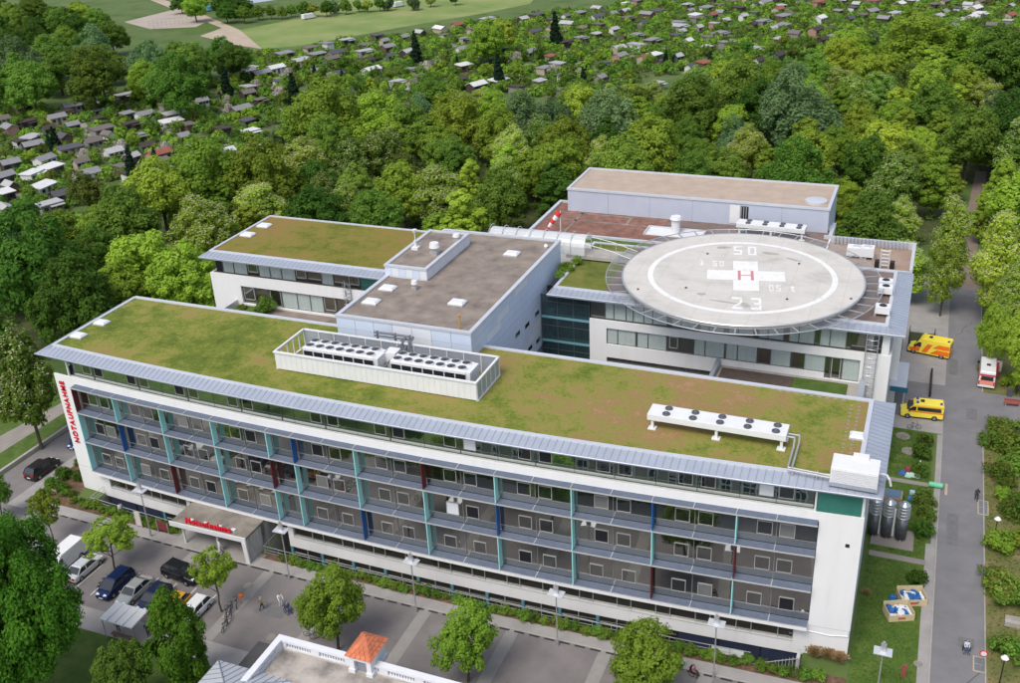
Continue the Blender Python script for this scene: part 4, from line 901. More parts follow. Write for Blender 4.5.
# painted-out stains with a shape of their own
M_stain = mat('rubber_stain', (.30, .28, .25), .9, col2=(.44, .42, .385), scale=1.4, detail=9)
for px, py, rx, ry, rz in ((724, 247.5, 1.0, .5, .3), (771, 253.5, 1.2, .45, -.1), (793, 259.5, 1.2, .3, -.4), (701, 294, .6, .4, 0), (725, 302, 1.8, .25, -.1), (745, 305, .5, .9, .4)):
    p = at(px, py, PC.z); b = MB(); pts = []
    for i in range(18):
        a = 2*math.pi*i/18; k = .75+.4*random.random(); u, v = rx*math.cos(a)*k, ry*math.sin(a)*k
        pts.append((p.x+u*math.cos(rz)-v*math.sin(rz), p.y+u*math.sin(rz)+v*math.cos(rz), PC.z+.0035))
    b.face(pts); part('stain', b, M_stain, pad)
for px, py in ((707.5, 254), (799, 264), (787, 299.5), (638, 289.5), (851, 299), (686, 288)):
    p = at(px, py, PC.z); b = MB(); b.cyl(p, p+Vector((0, 0, .12)), .16, .13, 8); part('pad_light', b, mat('lamp_brown', (.10, .04, .03), .6), pad)
R2 = 16.5
b = MB(); b.ring(PC+Vector((0, 0, -.05)), PR+.06, .12, 96, 5); part('edge_rail', b, M_steel, pad)
b = MB(); b.ring(PC+Vector((0, 0, -.12)), R2, .06, 96, 6); part('outer_rail', b, M_steel, pad)
for i in range(44):
    a = 2*math.pi*i/44; d = Vector((math.cos(a), math.sin(a), 0))
    b = MB(); s = Vector((-math.sin(a), math.cos(a), 0))*.08
    p0, p1 = PC+d*(PR-.1)+Vector((0, 0, -.3)), PC+d*R2+Vector((0, 0, -.14))
    b.hexa([p0-s-Vector((0, 0, .12)), p0+s-Vector((0, 0, .12)), p0+s, p0-s], [p1-s-Vector((0, 0, .06)), p1+s-Vector((0, 0, .06)), p1+s, p1-s]); part('net_strut', b, M_steel, pad)
def net_mat():
    m = bpy.data.materials.new('wire_net'); n, l, bs = _nodes(m)
    bs.inputs['Base Color'].default_value = (.35, .36, .38, 1); bs.inputs['Alpha'].default_value = .16; return m
M_net = net_mat(); b = MB()
for i in range(88):
    a, c = 2*math.pi*i/88, 2*math.pi*(i+1)/88
    b.face([PC+Vector((math.cos(t)*r, math.sin(t)*r, h)) for t, r, h in ((a, PR, -.3), (a, R2, -.13), (c, R2, -.13), (c, PR, -.3))])
part('safety_net', b, M_net, pad)
for a in (20, 75, 130, 185, 230, 285, 335):
    d = Vector((math.cos(math.radians(a)), math.sin(math.radians(a)), 0))*9.5; b = MB(); b.cyl(PC+d-Vector((0, 0, 1.2)), PC+d-Vector((0, 0, .45)), .35, .35, 10); part('column', b, M_conc, pad)
# access ramp and arched tube
br = thing('access_tube', 'arched translucent walkway tube leading from the grey block to the helipad', 'walkway', (50, 43.5, 19.2))
b = MB(); b.box(48.6, 42.4, 19.35, 58.5, 45.2, 19.8); part('walkway', b, M_conc, br)
M_tube = clear_glass('polycarbonate', (.78, .80, .82), .62, .25)
b = MB(); K = 8; xa, xb = 37.5, 51.2
for i in range(K):
    a, c = math.pi*i/K, math.pi*(i+1)/K
    b.face([(x, 43.8-1.45*math.cos(t), 21.0+1.15*math.sin(t)) for x, t in ((xa, a), (xb, a), (xb, c), (xa, c))])
b.face([(xa, 42.35, 19.8), (xb, 42.35, 19.8), (xb, 42.35, 21.0), (xa, 42.35, 21.0)]); part('vault', b, M_tube, br)
for k in range(8):
    x = xa+(xb-xa)*k/7; b = MB(); b.ring((x, 43.8, 21.0), 1.46, .05, 12, 4, axis='x', arc=(0, math.pi)); b.box(x-.05, 42.3, 19.8, x+.05, 42.4, 21.0); b.box(x-.05, 45.2, 19.8, x+.05, 45.3, 21.0); part('hoop', b, M_alu, br)
b = MB(); b.tube([(51.2, 42.4, 21.5), (54.6, 42.4, 20.9), (57.6, 42.4, 20.0)], .05, 5); b.tube([(51.2, 45.2, 21.5), (54.6, 45.2, 20.9), (57.6, 45.2, 20.0)], .05, 5)
for x, z in ((52.5, 21.2), (54.6, 20.9), (56.2, 20.4)):
    for y in (42.4, 45.2): b.cyl((x, y, 19.8), (x, y, z), .035, n=5)
part('handrail', b, M_alu, br)
# windsock
p = Vector((46.4, 46.6, 19.0)); t = thing('windsock', 'red and white striped windsock drooping from its mast by the walkway tube', 'windsock', tuple(p))
b = MB(); b.cyl((0, 0, 0), (0, 0, 5.2), .07, .05, 8); part('mast', b, M_wbox, t, False)
d = Vector((-.55, -.25, -.8)).normalized(); q = Vector((-.1, 0, 5.0))
for k in range(5):
    b = MB(); b.cyl(q+d*k*.62, q+d*(k+1)*.62, .42-.055*k, .42-.055*(k+1), 10); part('sock_band', b, mat('sock_red', (.62, .03, .03), .8) if k % 2 == 0 else M_wbox, t, False)
# ================================================================== roofs behind the pad
rb = thing('treatment_block', 'low rear block with a red brown sedum roof behind the helipad', 'hospital building', (60, 55, 0))
rx0, rx1, ry0, ry1, RZ = 39.4, 90.3, 50.2, 66.0, 18.6
b = MB(); b.box(rx0+.1, ry0, 0, 80.5, ry1-.1, RZ); part('wall', b, M_render, rb)
b = MB(); b.box(rx0, 52.3, RZ-.3, rx0+.5, ry1, RZ+.3); b.box(rx0+.502, 52.3-.25, RZ-.3, 60, 52.3+.2, RZ+.3); b.box(rx0+.502, ry1-.4, RZ-.3, 42, ry1, RZ+.3); b.box(80.1, 60.5, RZ-.3, 80.6, 66, RZ+.3); part('parapet_cap', b, M_zincl, rb)
b = MB(); b.face([(rx0+.3, 52.4, RZ+.02), (57.5, 52.4, RZ+.02), (57.5, ry1-.2, RZ+.02), (rx0+.3, ry1-.2, RZ+.02)]); part('red_roof', b, M_rroof, rb)
b = MB(); b.face([(57.5, ry0, RZ+.02), (80.3, ry0, RZ+.02), (80.3, 63.5, RZ+.02), (57.5, 63.5, RZ+.02)]); b.face([(rx0+.3, 50.2, RZ+.01), (57.5, 50.2, RZ+.01), (57.5, 52.4, RZ+.01), (rx0+.3, 52.4, RZ+.01)], 1); part('brown_roof', b, [M_broof, M_lawn], rb)
b = MB()
for (x0, y0, x1, y1) in ((42, 58.2, 57, 58.6), (44.3, 53, 44.7, 62), (41, 61.3, 57.4, 61.7), (52, 58.6, 52.4, 61.3)): b.box(x0, y0, RZ+.025, x1, y1, RZ+.06)
part('roof_strip', b, M_gravel, rb)
an = thing('plant_annexe', 'tall grey rendered annexe with a tan gravel roof at the back of the hospital', 'hospital building', (61, 62.3, 0))
ax0, ax1, ay0, ay1, AZ = 42.0, 79.8, 62.3, 73.0, 22.0
M_arend = mat('grey_blue_wall', (0.40, 0.435, 0.53), 0.85, col2=(0.45, 0.485, 0.57), scale=0.6, detail=7)
b = MB(); b.box(ax0, ay0, 0, ax1, ay1, AZ-.1); part('wall', b, M_arend, an)
b = MB(); b.box(ax0-.12, ay0-.12, AZ-.14, ax1+.12, ay0+.3, AZ+.16); b.box(ax0-.12, ay1-.3, AZ-.14, ax1+.12, ay1+.12, AZ+.16); b.box(ax0-.12, ay0+.302, AZ-.14, ax0+.3, ay1-.302, AZ+.16); b.box(ax1-.3, ay0+.302, AZ-.14, ax1+.12, ay1-.302, AZ+.16); part('parapet_cap', b, M_zincl, an)
b = MB(); b.face([(ax0+.2, ay0+.2, AZ), (ax1-.2, ay0+.2, AZ), (ax1-.2, ay1-.2, AZ), (ax0+.2, ay1-.2, AZ)]); part('tan_roof', b, mat('tan_gravel', (.36, .28, .22), .95, col2=(.46, .37, .30), scale=.6, detail=11, bump=.3, bscale=12), an)
for k in range(1, 6):
    x = ax0+(ax1-ax0)*k/6; b = MB(); b.box(x-.02, ay0-.012, RZ, x+.02, ay0-.001, AZ-.15); part('wall_joint', b, M_joint, an)
p = at(739, 214, ay0, 1); b = MB(); b.box(p.x-1.3, ay0-.05, RZ+.3, p.x+.1, ay0-.002, p.z+1.3); o = part('door', b, M_wbox, an); b = MB(); b.box(p.x+.2, ay0-.04, RZ+.9, p.x+1.3, ay0-.002, p.z+1.2); part('louvre_opening', b, M_black, an)
b = MB()
for i in range(3): b.box(p.x+.25+i*.35, ay0-.08, RZ+.95, p.x+.35+i*.35, ay0-.042, p.z+1.15)
part('louvre_slat', b, M_steel, an)
p = at(816, 202, AZ); b = MB(); b.cyl((p.x, p.y, AZ), (p.x, p.y, AZ+.3), 1.5, 1.5, 20); b.cyl((p.x, p.y, AZ+.3), (p.x, p.y, AZ+.45), 1.35, .3, 20); part('round_hatch', b, M_zincl, an)
p0 = at(737, 232, RZ); p1 = at(803, 240, RZ)
dry_cooler((67.9, 58.5, RZ), (77.2, 58.2, RZ), 2.0, 4, 2, 1.7, 'white dry cooler with black fans on the roof below the grey annexe wall', False)
t = thing('white_roof_tray', 'white lined roof tray with a round white vent behind the helipad', 'roof tray', (60, 56.5, RZ))
a0 = at(650, 228, RZ); a1 = at(706, 231, RZ); b = MB(); b.box(a0.x-60, -1.2, 0.02, a1.x-60, 1.6, .1); part('tray', b, M_wbox, t, False)
b = MB(); b.box(a0.x-60.2, -1.4, 0.0, a0.x-60.0, 1.8, .35); b.box(a1.x-60, -1.4, 0, a1.x-59.8, 1.8, .35); b.box(a0.x-60, 1.6, 0, a1.x-60, 1.8, .35); part('rim', b, M_zincl, t, False)
b = MB(); c = at(681, 226, RZ); b.cyl((c.x-60, .2, .1), (c.x-60, .2, 2.2), .6, .6, 14); b.cyl((c.x-60, .2, 2.2), (c.x-60, .2, 2.6), .85, .7, 14); part('vent_pipe', b, M_wbox, t, False)
# right-hand service roof with parapet and units
sr = thing('service_roof', 'square service roof with white parapet and grating at the right back corner', 'hospital building', (86, 50.5, 0))
sx0, sx1, sy0, sy1, SZ = 79.6, 91.4, 50.6, 60.2, 18.2
b = MB(); b.box(sx0+.3, sy0, 0, sx1-.1, sy1-.05, SZ-.02); part('wall', b, M_render, sr)
b = MB(); b.face([(sx0, sy0+.3, SZ), (sx1-.3, sy0+.3, SZ), (sx1-.3, sy1-.3, SZ), (sx0, sy1-.3, SZ)]); part('roof_surface', b, mat('tan_roof_slab', (.27, .19, .14), .95, col2=(.36, .27, .21), scale=.5, detail=8), sr)
b = MB(); b.box(sx1-.4, sy0, SZ-.2, sx1, sy1, SZ+.9); b.box(sx0, sy1-.3, SZ-.2, sx1-.402, sy1, SZ+.9); b.box(sx0, sy0, SZ-.2, sx1-.402, sy0+.3, SZ+.5); part('parapet_cap', b, M_zincl, sr)
for i in range(20):
    x = sx0+1.5+i*.48; b = MB(); b.box(x, sy1-.9, SZ+.03, x+.1, sy1-.35, SZ+1.0); part('screen_slat', b, M_zinc, sr)
def ac(px, py, z, sx, sy, sz, label, rot=0, legs=True):
    p = at(px, py, z); t = thing('roof_unit', label, 'air conditioner', (p.x, p.y, z), rot)
    b = MB(); b.box(-sx/2, -sy/2, .35 if legs else .05, sx/2, sy/2, sz); part('casing', b, M_wbox, t, False, bevel=.03)
    b = MB(); b.cyl((0, 0, sz), (0, 0, sz+.06), min(sx, sy)*.36, min(sx, sy)*.33, 14); part('fan', b, M_black if sz < 1.3 else M_zincl, t, False)
    b = MB(); b.box(-sx/2-.1, -sy/2, 0, -sx/2+.15, sy/2, .34); b.box(sx/2-.15, -sy/2, 0, sx/2+.1, sy/2, .34); part('skid', b, M_steel, t, False)
ac(856, 257, SZ, 2.4, 1.5, 1.5, 'white fan unit nearest the helipad on the square service roof'); ac(867, 258, SZ, 1.6, 1.5, 1.6, 'white fan unit beside the helipad net on the square service roof')
p = at(884, 268, SZ); t = thing('service_ladder', 'white frame ladder with dark boxes on the square service roof', 'ladder', (p.x, p.y, SZ))
b = MB(); M_ = Matrix.Rotation(.35, 4, 'X')
for s in (-.5, .5): b.box(s-.08, -.08, 0, s+.08, .08, 3.0, M=M_)
for z in (.4, 1.0, 1.6, 2.2, 2.8): b.box(-.5, -.06, z, .5, .06, z+.12, M=M_)
part('frame', b, M_wbox, t, False); b = MB(); b.box(-1.2, -.2, 0, -.65, .6, .9); b.box(.65, -.2, 0, 1.2, .6, .9); part('box', b, M_black, t, False)
ac(885, 289, 19.12, 1.6, 1.2, 1.2, 'white unit at the back of the strip between helipad and zinc eave'); ac(885, 295, 19.12, 1.6, 1.2, 1.2, 'white unit in the middle of the strip between helipad and zinc eave'); ac(882, 315, 19.12, 1.6, 1.2, 1.2, 'white unit nearest the camera in the strip between helipad and zinc eave')
# ambulance bay on the east side
eb = thing('ambulance_porch', 'flat grey porch with teal beam at the ambulance entrance', 'porch', (93, 47, 0))
b = MB(); b.box(90.45, 48.6, 3.2, 92.6, 56.0, 3.5); part('roof', b, M_zincl, eb)
b = MB(); b.box(90.6, 48.4, 2.9, 92.8, 48.6, 3.55); part('beam', b, mat('teal_beam', (.02, .12, .19), .4), eb)
for x, y in ((92.4, 48.8), (92.4, 55.7)): b = MB(); b.cyl((x, y, 0), (x, y, 3.2), .12, .12, 8); part('column', b, M_steel, eb)
b = MB(); b.box(90.45, 33.6, 0, 91.5, 41.5, 4.6); part('side_building', b, M_clad, eb)
ra = thing('entrance_ramp', 'sunken ramp with dark railing beside the ambulance forecourt', 'ramp', (93.5, 66, 0))
b = MB(); b.box(92.2, 66.5, .02, 95.6, 73.5, .06); part('planting', b, mat('dark_hedge_floor', (.045, .055, .02), .9), ra)
b = MB()
for (x0, y0, x1, y1) in ((92.1, 66.4, 95.7, 66.5), (95.6, 66.5, 95.7, 73.5), (92.1, 66.5, 92.2, 73.5)):
    b.box(x0, y0, .95, x1, y1, 1.05); b.box(x0, y0, .45, x1, y1, .5)
for y in (66.5, 68.8, 71.1, 73.4):
    b.box(95.6, y, 0, 95.7, y+.08, 1.0); b.box(92.1, y, 0, 92.2, y+.08, 1.0)
part('railing', b, M_black, ra)
b = MB(); b.box(95.5, 53.5, .02, 95.75, 60.5, .9); single('dark_barrier', b, M_black, 'long dark barrier rail on the forecourt beside the orange ambulance', 'barrier', loc=(95.6, 57, 0))
# ================================================================== entrance canopy
cn = thing('entrance_canopy', 'concrete entrance canopy with stained flank wall and red sign letters on its roof', 'canopy', (23.5, -4, 0))
M_stainc = mat('stained_concrete', (.20, .185, .165), .9, stops=[(.30, (.10, .095, .088)), (.42, (.28, .27, .25)), (.55, (.44, .43, .41)), (.8, (.54, .53, .52))], scale=.7, detail=9, aniso=(1.6, 1.6, .35))
M_croof = mat('canopy_roof', (.22, .195, .165), .95, stops=[(.3, (.13, .12, .10)), (.5, (.23, .205, .175)), (.75, (.31, .28, .245))], scale=.5, detail=9)
b = MB(); b.box(18.6, -6.0, 3.0, 28.5, -.2, 3.3); part('roof', b, M_croof, cn)
b = MB(); b.box(18.5, -6.15, 2.82, 28.6, -6.0, 3.38); part('fascia', b, M_wbox, cn)
b = MB(); b.hexa([(28.25, -6.0, 0), (28.6, -6.0, 0), (28.6, .2, 0), (28.25, .2, 0)], [(28.15, -6.0, 2.99), (28.5, -6.0, 2.99), (28.5, .2, 2.99), (28.15, .2, 2.99)]); part('flank_wall', b, M_stainc, cn)
b = MB(); b.hexa([(28.2, -6.18, 0), (28.7, -6.18, 0), (28.7, -6.001, 0), (28.2, -6.001, 0)], [(28.05, -6.18, 2.8), (28.6, -6.18, 2.8), (28.6, -6.001, 2.8), (28.05, -6.001, 2.8)]); part('front_post', b, M_wbox, cn)
for x in (19.4, 24.0): b = MB(); b.cyl((x, -5.2, 0), (x, -5.2, 3.0), .14, .14, 8); part('column', b, M_wbox, cn)
xt = 20.5
for i, ch in enumerate('Notaufnahme'):
    me = text_mesh(ch, .92, .16, M_red, .025, 'letter'); wdt = max(v.co.x for v in me.vertices)
    o = link('letter', me, cn); o.matrix_local = Matrix.Translation(Vector((xt, -5.75, 3.42))-Vector(cn.location)) @ Matrix.Rotation(math.radians(80), 4, 'X'); xt += wdt+.1
for x in (20.6, 22.5, 24.4, 26.2): b = MB(); b.box(x, -5.4, 3.3, x+.5, -5.0, 3.5); part('sign_ballast', b, M_wbox, cn)
# ================================================================== old building opposite (its street front shows in the glazing)
OZ, OY, OX = 7.0, -20.9, 43.3
M_stucco = mat('pale_stucco', (.62, .63, .67), .85, col2=(.70, .71, .74), scale=.5, detail=7)
M_stone = mat('sandstone_front', (.33, .31, .27), .9, col2=(.42, .40, .35), scale=.8, detail=8)
old = thing('old_ward_building', 'old flat roofed building with white balustrade at the bottom edge', 'building', (70, -40, 0))
b = MB(); b.box(OX+.3, -60, 0, 130, OY-.3, OZ-1.0); part('wall', b, M_stone, old)
b = MB(); b.face([(OX+.6, -60, OZ-.98), (130, -60, OZ-.98), (130, OY-.6, OZ-.98), (OX+.6, OY-.6, OZ-.98)]); part('roof_surface', b, mat('weathered_felt', (.3, .27, .24), .95, stops=[(.30, (.13, .12, .11)), (.42, (.25, .225, .20)), (.54, (.39, .35, .31)), (.72, (.50, .455, .41))], scale=.35, detail=10, bump=.3, bscale=6), old)
b = MB(); b.box(OX-.1, OY-.5, OZ-.25, 130, OY+.1, OZ); b.box(OX-.1, -60, OZ-.25, OX+.5, OY-.502, OZ); b.box(OX, OY-.4, OZ-1.2, 130, OY, OZ-.85); b.box(OX, -60, OZ-1.2, OX+.4, OY-.402, OZ-.85); part('parapet_cap', b, M_stucco, old)
x = OX
grp = 0
while x < 84:
    b = MB(); b.box(x, OY-.42, OZ-.85, x+.85, OY+.02, OZ-.25); part('pedestal', b, M_stucco, old)
    for k in range(9): 
        b = MB(); b.box(x+1.0+k*.26, OY-.32, OZ-.85, x+1.13+k*.26, OY-.08, OZ-.25); part('baluster', b, M_stucco, old)
    x += 3.4
y = OY-.5
while y > -34:
    b = MB(); b.box(OX-.02, y-.85, OZ-.85, OX+.42, y, OZ-.25); part('pedestal', b, M_stucco, old)
    for k in range(9):
        b = MB(); b.box(OX+.08, y-1.13-k*.26, OZ-.85, OX+.32, y-1.0-k*.26, OZ-.25); part('baluster', b, M_stucco, old)
    y -= 3.4
for i in range(17):                                            # street-front windows seen in the reflections
    x = OX+2.2+i*2.9; wide = 1.0 if i % 3 else 1.5
    b = MB()
    for (a, c, d, e) in ((x-wide/2-.22, x+wide/2+.22, 1.35, 1.55), (x-wide/2-.22, x+wide/2+.22, 4.0, 4.3), (x-wide/2-.22, x-wide/2, 1.55, 4.0), (x+wide/2, x+wide/2+.22, 1.55, 4.0), (x-.05, x+.05, 1.55, 4.0), (x-wide/2, x+wide/2, 3.1, 3.22)): b.box(a, OY-.3, d, c, OY-.12, e)
    o = part('window', b, M_stucco, old); b = MB(); b.box(x-wide/2, OY-.299, 1.55, x+wide/2, OY-.26, 4.0); part('pane', b, mat('old_window_pane', (.02, .03, .045), .1), o)
    if i % 3 == 0:
        b = MB(); b.cyl((x, OY-.3, 4.3), (x, OY-.14, 4.3), wide/2+.15, wide/2+.15, 16); part('arch', b, M_stone, old)
# turret with tiled roof
tc = at(366.5, 647.5, OZ+.9); tx, ty = tc.x, tc.y; tw = 1.05
tu = thing('roof_turret', 'small white turret with a red tiled pyramid roof on the balustrade', 'turret', (tx, ty, OZ-1))
b = MB(); b.box(-tw, -1.3, 0, -tw+.45, 1.3, 1.9); b.box(tw-.45, -1.3, 0, tw, 1.3, 1.9); b.box(-tw+.452, .9, 0, tw-.452, 1.3, 1.9); b.box(-tw+.452, -1.3, 1.4, tw-.452, .898, 1.9); part('wall', b, M_stucco, tu, False)
b = MB(); b.box(-tw-.12, -1.42, 0, -tw+.5, 1.42, .4); b.box(tw-.5, -1.42, 0, tw+.12, 1.42, .4); part('plinth', b, M_stucco, tu, False)
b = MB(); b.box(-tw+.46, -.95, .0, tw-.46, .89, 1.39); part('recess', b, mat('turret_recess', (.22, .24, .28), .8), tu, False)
M_tile = mat('red_roof_tile', (.46, .125, .055), .8, col2=(.56, .19, .10), scale=2.2, detail=7, rnd=.15)
rt = MB(); e = tw+.2; ap = Vector((0, 0, 3.15)); base = [Vector((-e, -1.55, 1.9)), Vector((e, -1.55, 1.9)), Vector((e, 1.55, 1.9)), Vector((-e, 1.55, 1.9))]
for i in range(4): rt.face([base[i], base[(i+1) % 4], ap])
rt.face(base[::-1]); rf = part('roof', rt, M_tile, tu, False)
for i in range(4):                                             # tile courses
    p, q = base[i], base[(i+1) % 4]; nrm = (q-p).cross(ap-p).normalized()
    for r in range(5):
        t0, t1 = r/5, (r+1.15)/5; t1 = min(t1, .99)
        a0, a1 = p.lerp(ap, t0), q.lerp(ap, t0); c0, c1 = p.lerp(ap, t1), q.lerp(ap, t1); nn = max(1, 5-r)
        for k in range(nn):
            u0, u1 = k/nn+.015, (k+1)/nn-.015; b = MB()
            b.hexa([a0.lerp(a1, u0)+nrm*.02, a0.lerp(a1, u1)+nrm*.02, c0.lerp(c1, u1)+nrm*.01, c0.lerp(c1, u0)+nrm*.01], [a0.lerp(a1, u0)+nrm*.09, a0.lerp(a1, u1)+nrm*.09, c0.lerp(c1, u1)+nrm*.03, c0.lerp(c1, u0)+nrm*.03])
            part('roof_tile', b, M_tile, rf, False)
b = MB()
for i in range(4): b.cyl(base[i], ap, .06, .06, 6)
b.cyl(ap-Vector((0, 0, .1)), ap+Vector((0, 0, .15)), .13, .08, 8); part('hip_tile', b, M_tile, tu, False)
# grey standing seam roof at the lower left of that building
ec = at(218.4, 660, 6.0); gx0, gy1 = ec.x, ec.y; gx1, gy0 = gx0+7.6, gy1-16
gr = thing('hipped_metal_roof', 'pale hipped sheet metal roof with dark standing seams at the bottom edge', 'roof', ((gx0+gx1)/2, gy1-4, 0))
c0, c1, c2, c3 = (Vector(v) for v in ((gx0, gy1, 6.0), (gx1, gy1, 6.0), (gx1, gy0, 6.0), (gx0, gy0, 6.0))); h0, h1 = Vector(((gx0+gx1)/2, gy1-3.8, 7.7)), Vector(((gx0+gx1)/2, gy0+3.8, 7.7))
b = MB(); b.face([c0, h0, c1][::-1]); b.face([c0, c3, h1, h0][::-1]); b.face([c1, h0, h1, c2][::-1]); b.face([c3, c2, h1][::-1]); part('roof_sheet', b, M_zincl, gr)
b = MB(); b.box(gx0+.3, gy0+.3, 0, gx1-.3, gy1-.3, 5.99); part('wall', b, M_stucco, gr)
b = MB(); b.cyl(c0, h0, .07, n=5); b.cyl(c1, h0, .07, n=5); b.cyl(h0, h1, .07, n=5)
for k in range(1, 24):
    t_ = k*.65/16; p_ = c0.lerp(c3, t_); rise = min(1, k*.65/3.8); q_ = c0.lerp(h0, rise) if rise < 1 else Vector((h0.x, p_.y, h0.z)); b.cyl(p_, q_, .045, n=4)
    p2, q2 = Vector(p_), Vector(q_); p2.x = gx0+gx1-p2.x; q2.x = gx0+gx1-q2.x; b.cyl(p2, q2, .045, n=4)
for k in range(1, 12):
    x_ = gx0+k*.65; f_ = min(x_-gx0, gx1-x_)/3.8; b.cyl((x_, gy1, 6.0), (x_, gy1-3.8*f_, 6.0+1.7*f_), .045, n=4)
part('standing_seam', b, M_seam, gr, kind='stuff')
# ================================================================== railing along the light well, stair, planters
def railing(pts, h, label, posts=2.4, glass=False, name='railing'):
    t = thing(name, label, 'railing', tuple(pts[0]))
    b = MB(); o = Vector(pts[0]); P = [Vector(p)-o for p in pts]
    for z in (h, h*.55, h*.2): b.tube([p+Vector((0, 0, z)) for p in P], .03 if z < h else .04, 5)
    part('rail', b, M_steel, t, False)
    d = 0
    for a, c in zip(P[:-1], P[1:]):
        n = max(1, round((c-a).length/posts))
        for k in range(n): b = MB(); q = a.lerp(c, k/n); b.cyl(q, q+Vector((0, 0, h)), .035, n=5); part('post', b, M_steel, t, False)
    return t
railing([(x, trench_y(x)-.05, 0) for x in lin(3.5, 17.2, 4)]+[(17.2, -.6, 0)], 1.0, 'steel railing along the light well left of the entrance canopy')
railing([(29.1, -.8, 0)]+[(x, trench_y(x)-.05, 0) for x in lin(29.1, 82, 14)], 1.0, 'long steel railing along the light well right of the entrance canopy')
railing([(3.5, -2.5, 0), (3.5, -.3, 0)], 1.0, 'short end railing closing the light well beside the left white pier')
st = thing('basement_stair', 'steel escape stair with grey railing by the right end of the light well', 'stair', (82.5, -2.3, 0))
b = MB()
for k in range(9): b.box(82.0+k*.45, -3.4, -2.2+k*.28, 82.5+k*.45, -2.4, -2.12+k*.28)
part('tread', b, M_steel, st)
b = MB(); b.hexa([(81.9, -3.5, -2.4), (86.1, -3.5, .1), (86.1, -3.42, .1), (81.9, -3.42, -2.4)], [(81.9, -3.5, -1.9), (86.1, -3.5, .5), (86.1, -3.42, .5), (81.9, -3.42, -1.9)]); part('stringer', b, M_steel, st)
b = MB()
for k in range(15): x = 81.9+k*.3; z = -1.2+k*.17; b.box(x, -3.5, z-.9, x+.05, -3.45, z+1.05)
b.tube([(81.9, -3.48, .0), (86.2, -3.48, 2.0)], .045, 5); b.box(86.1, -3.55, 0, 86.4, -2.3, 2.1); part('balustrade', b, M_steel, st)
b = MB(); b.box(78.4, -3.1, .2, 81.4, -3.0, .9); single('leaning_board', b, M_wbox, 'low white board leaning on the railing near the escape stair', 'board', loc=(80, -3, 0))
# street lamps with a flat mirror head
def street_lamp(x, y, label, h=6.4):
    t = thing('street_lamp', label, 'street lamp', (x, y, 0), 0, 'mirror head lamps along the street')
    b = MB(); b.cyl((0, 0, 0), (0, 0, h), .075, .055, 8); b.cyl((0, 0, 0), (0, 0, .9), .11, .11, 8); part('pole', b, M_steel, t, False)
    b = MB(); b.box(-.75, -.5, h-.1, .75, .5, h-.02); part('reflector', b, M_zincl, t, False)
    b = MB(); b.box(-.22, -.1, h-.02, .22, .1, h+.8); b.cyl((0, 0, h+.8), (0, 0, h+1.0), .12, .12, 8); part('spotlight', b, M_steel, t, False)
LH = lambda px, py: tuple(at(px, py, 6.3))[:2]
street_lamp(*LH(140, 490.5), 'mirror headed street lamp in the hedge left of the canopy'); street_lamp(*LH(281, 530.5), 'mirror headed street lamp just right of the entrance canopy')
street_lamp(*LH(411, 562), 'mirror headed street lamp in the middle of the hedge, second right of the canopy'); street_lamp(*LH(556, 594), 'mirror headed street lamp between the two rounded street trees on the right')
street_lamp(*LH(716.5, 624), 'mirror headed street lamp before the right pier of the front wing'); street_lamp(*LH(883, 652), 'mirror headed lamp standing on the lawn at the bottom right')
p = at(30, 497); b = MB()
# sign boards by the canopy
def board(px, py, w, h, m, label, z0=.5):
    p = at(px, py); t = thing('sign_board', label, 'sign', (p.x, p.y, 0)); b = MB(); b.box(-w/2, -.05, z0, w/2, .05, z0+h); part('panel', b, m, t, False)
    b = MB(); b.box(-w/2-.05, -.06, 0, -w/2+.05, .06, z0+h); b.box(w/2-.05, -.06, 0, w/2+.05, .06, z0+h); part('post', b, M_steel, t, False)
board(140, 527, .8, 1.9, mat('cream_board', (.55, .5, .45), .7), 'tall cream notice board on the railing left of the canopy', .2); board(164, 533, 1.5, 1.1, mat('maroon_board', (.18, .035, .04), .6), 'maroon notice board in the hedge beside the canopy', .4)
board(54, 495, 1.1, .5, mat('mauve_board', (.35, .2, .22), .7), 'small mauve board in the shrubs at the left building corner', .3)
# smoking shelter with white roof
c = [at(115, 601.5, 2.5), at(144, 613, 2.5), at(131.5, 629, 2.5), at(104, 617, 2.5)]
mx_, my_ = sum(v.x for v in c)/4, sum(v.y for v in c)/4
sh = thing('waiting_shelter', 'white flat roofed shelter beside the parked cars', 'shelter', (mx_, my_, 0))
b = MB(); b.hexa([(-2.0, -1.25, 2.35), (2.0, -1.25, 2.35), (2.0, 1.25, 2.5), (-2.0, 1.25, 2.5)], [(-2.0, -1.25, 2.47), (2.0, -1.25, 2.47), (2.0, 1.25, 2.62), (-2.0, 1.25, 2.62)]); part('roof', b, mat('white_canvas', (.80, .79, .76), .7, col2=(.72, .71, .685), scale=.8), sh, False)
for k in range(3): b = MB(); x = -1+k; b.box(x-.02, -1.25, 2.475, x+.02, 1.25, 2.64); part('roof_seam', b, M_alu, sh, False)
for x, y in ((-1.8, -1.1), (1.8, -1.1), (-1.8, 1.1), (1.8, 1.1)): b = MB(); b.cyl((x, y, 0), (x, y, 2.36), .05, .05, 6); part('post', b, M_steel, sh, False)
b = MB(); b.box(-1.4, -.9, .4, 1.4, -.5, .48); b.box(-1.2, -.8, 0, -1.1, -.6, .4); b.box(1.1, -.8, 0, 1.2, -.6, .4); part('bench', b, mat('bench_wood', (.16, .1, .07), .8), sh, False)
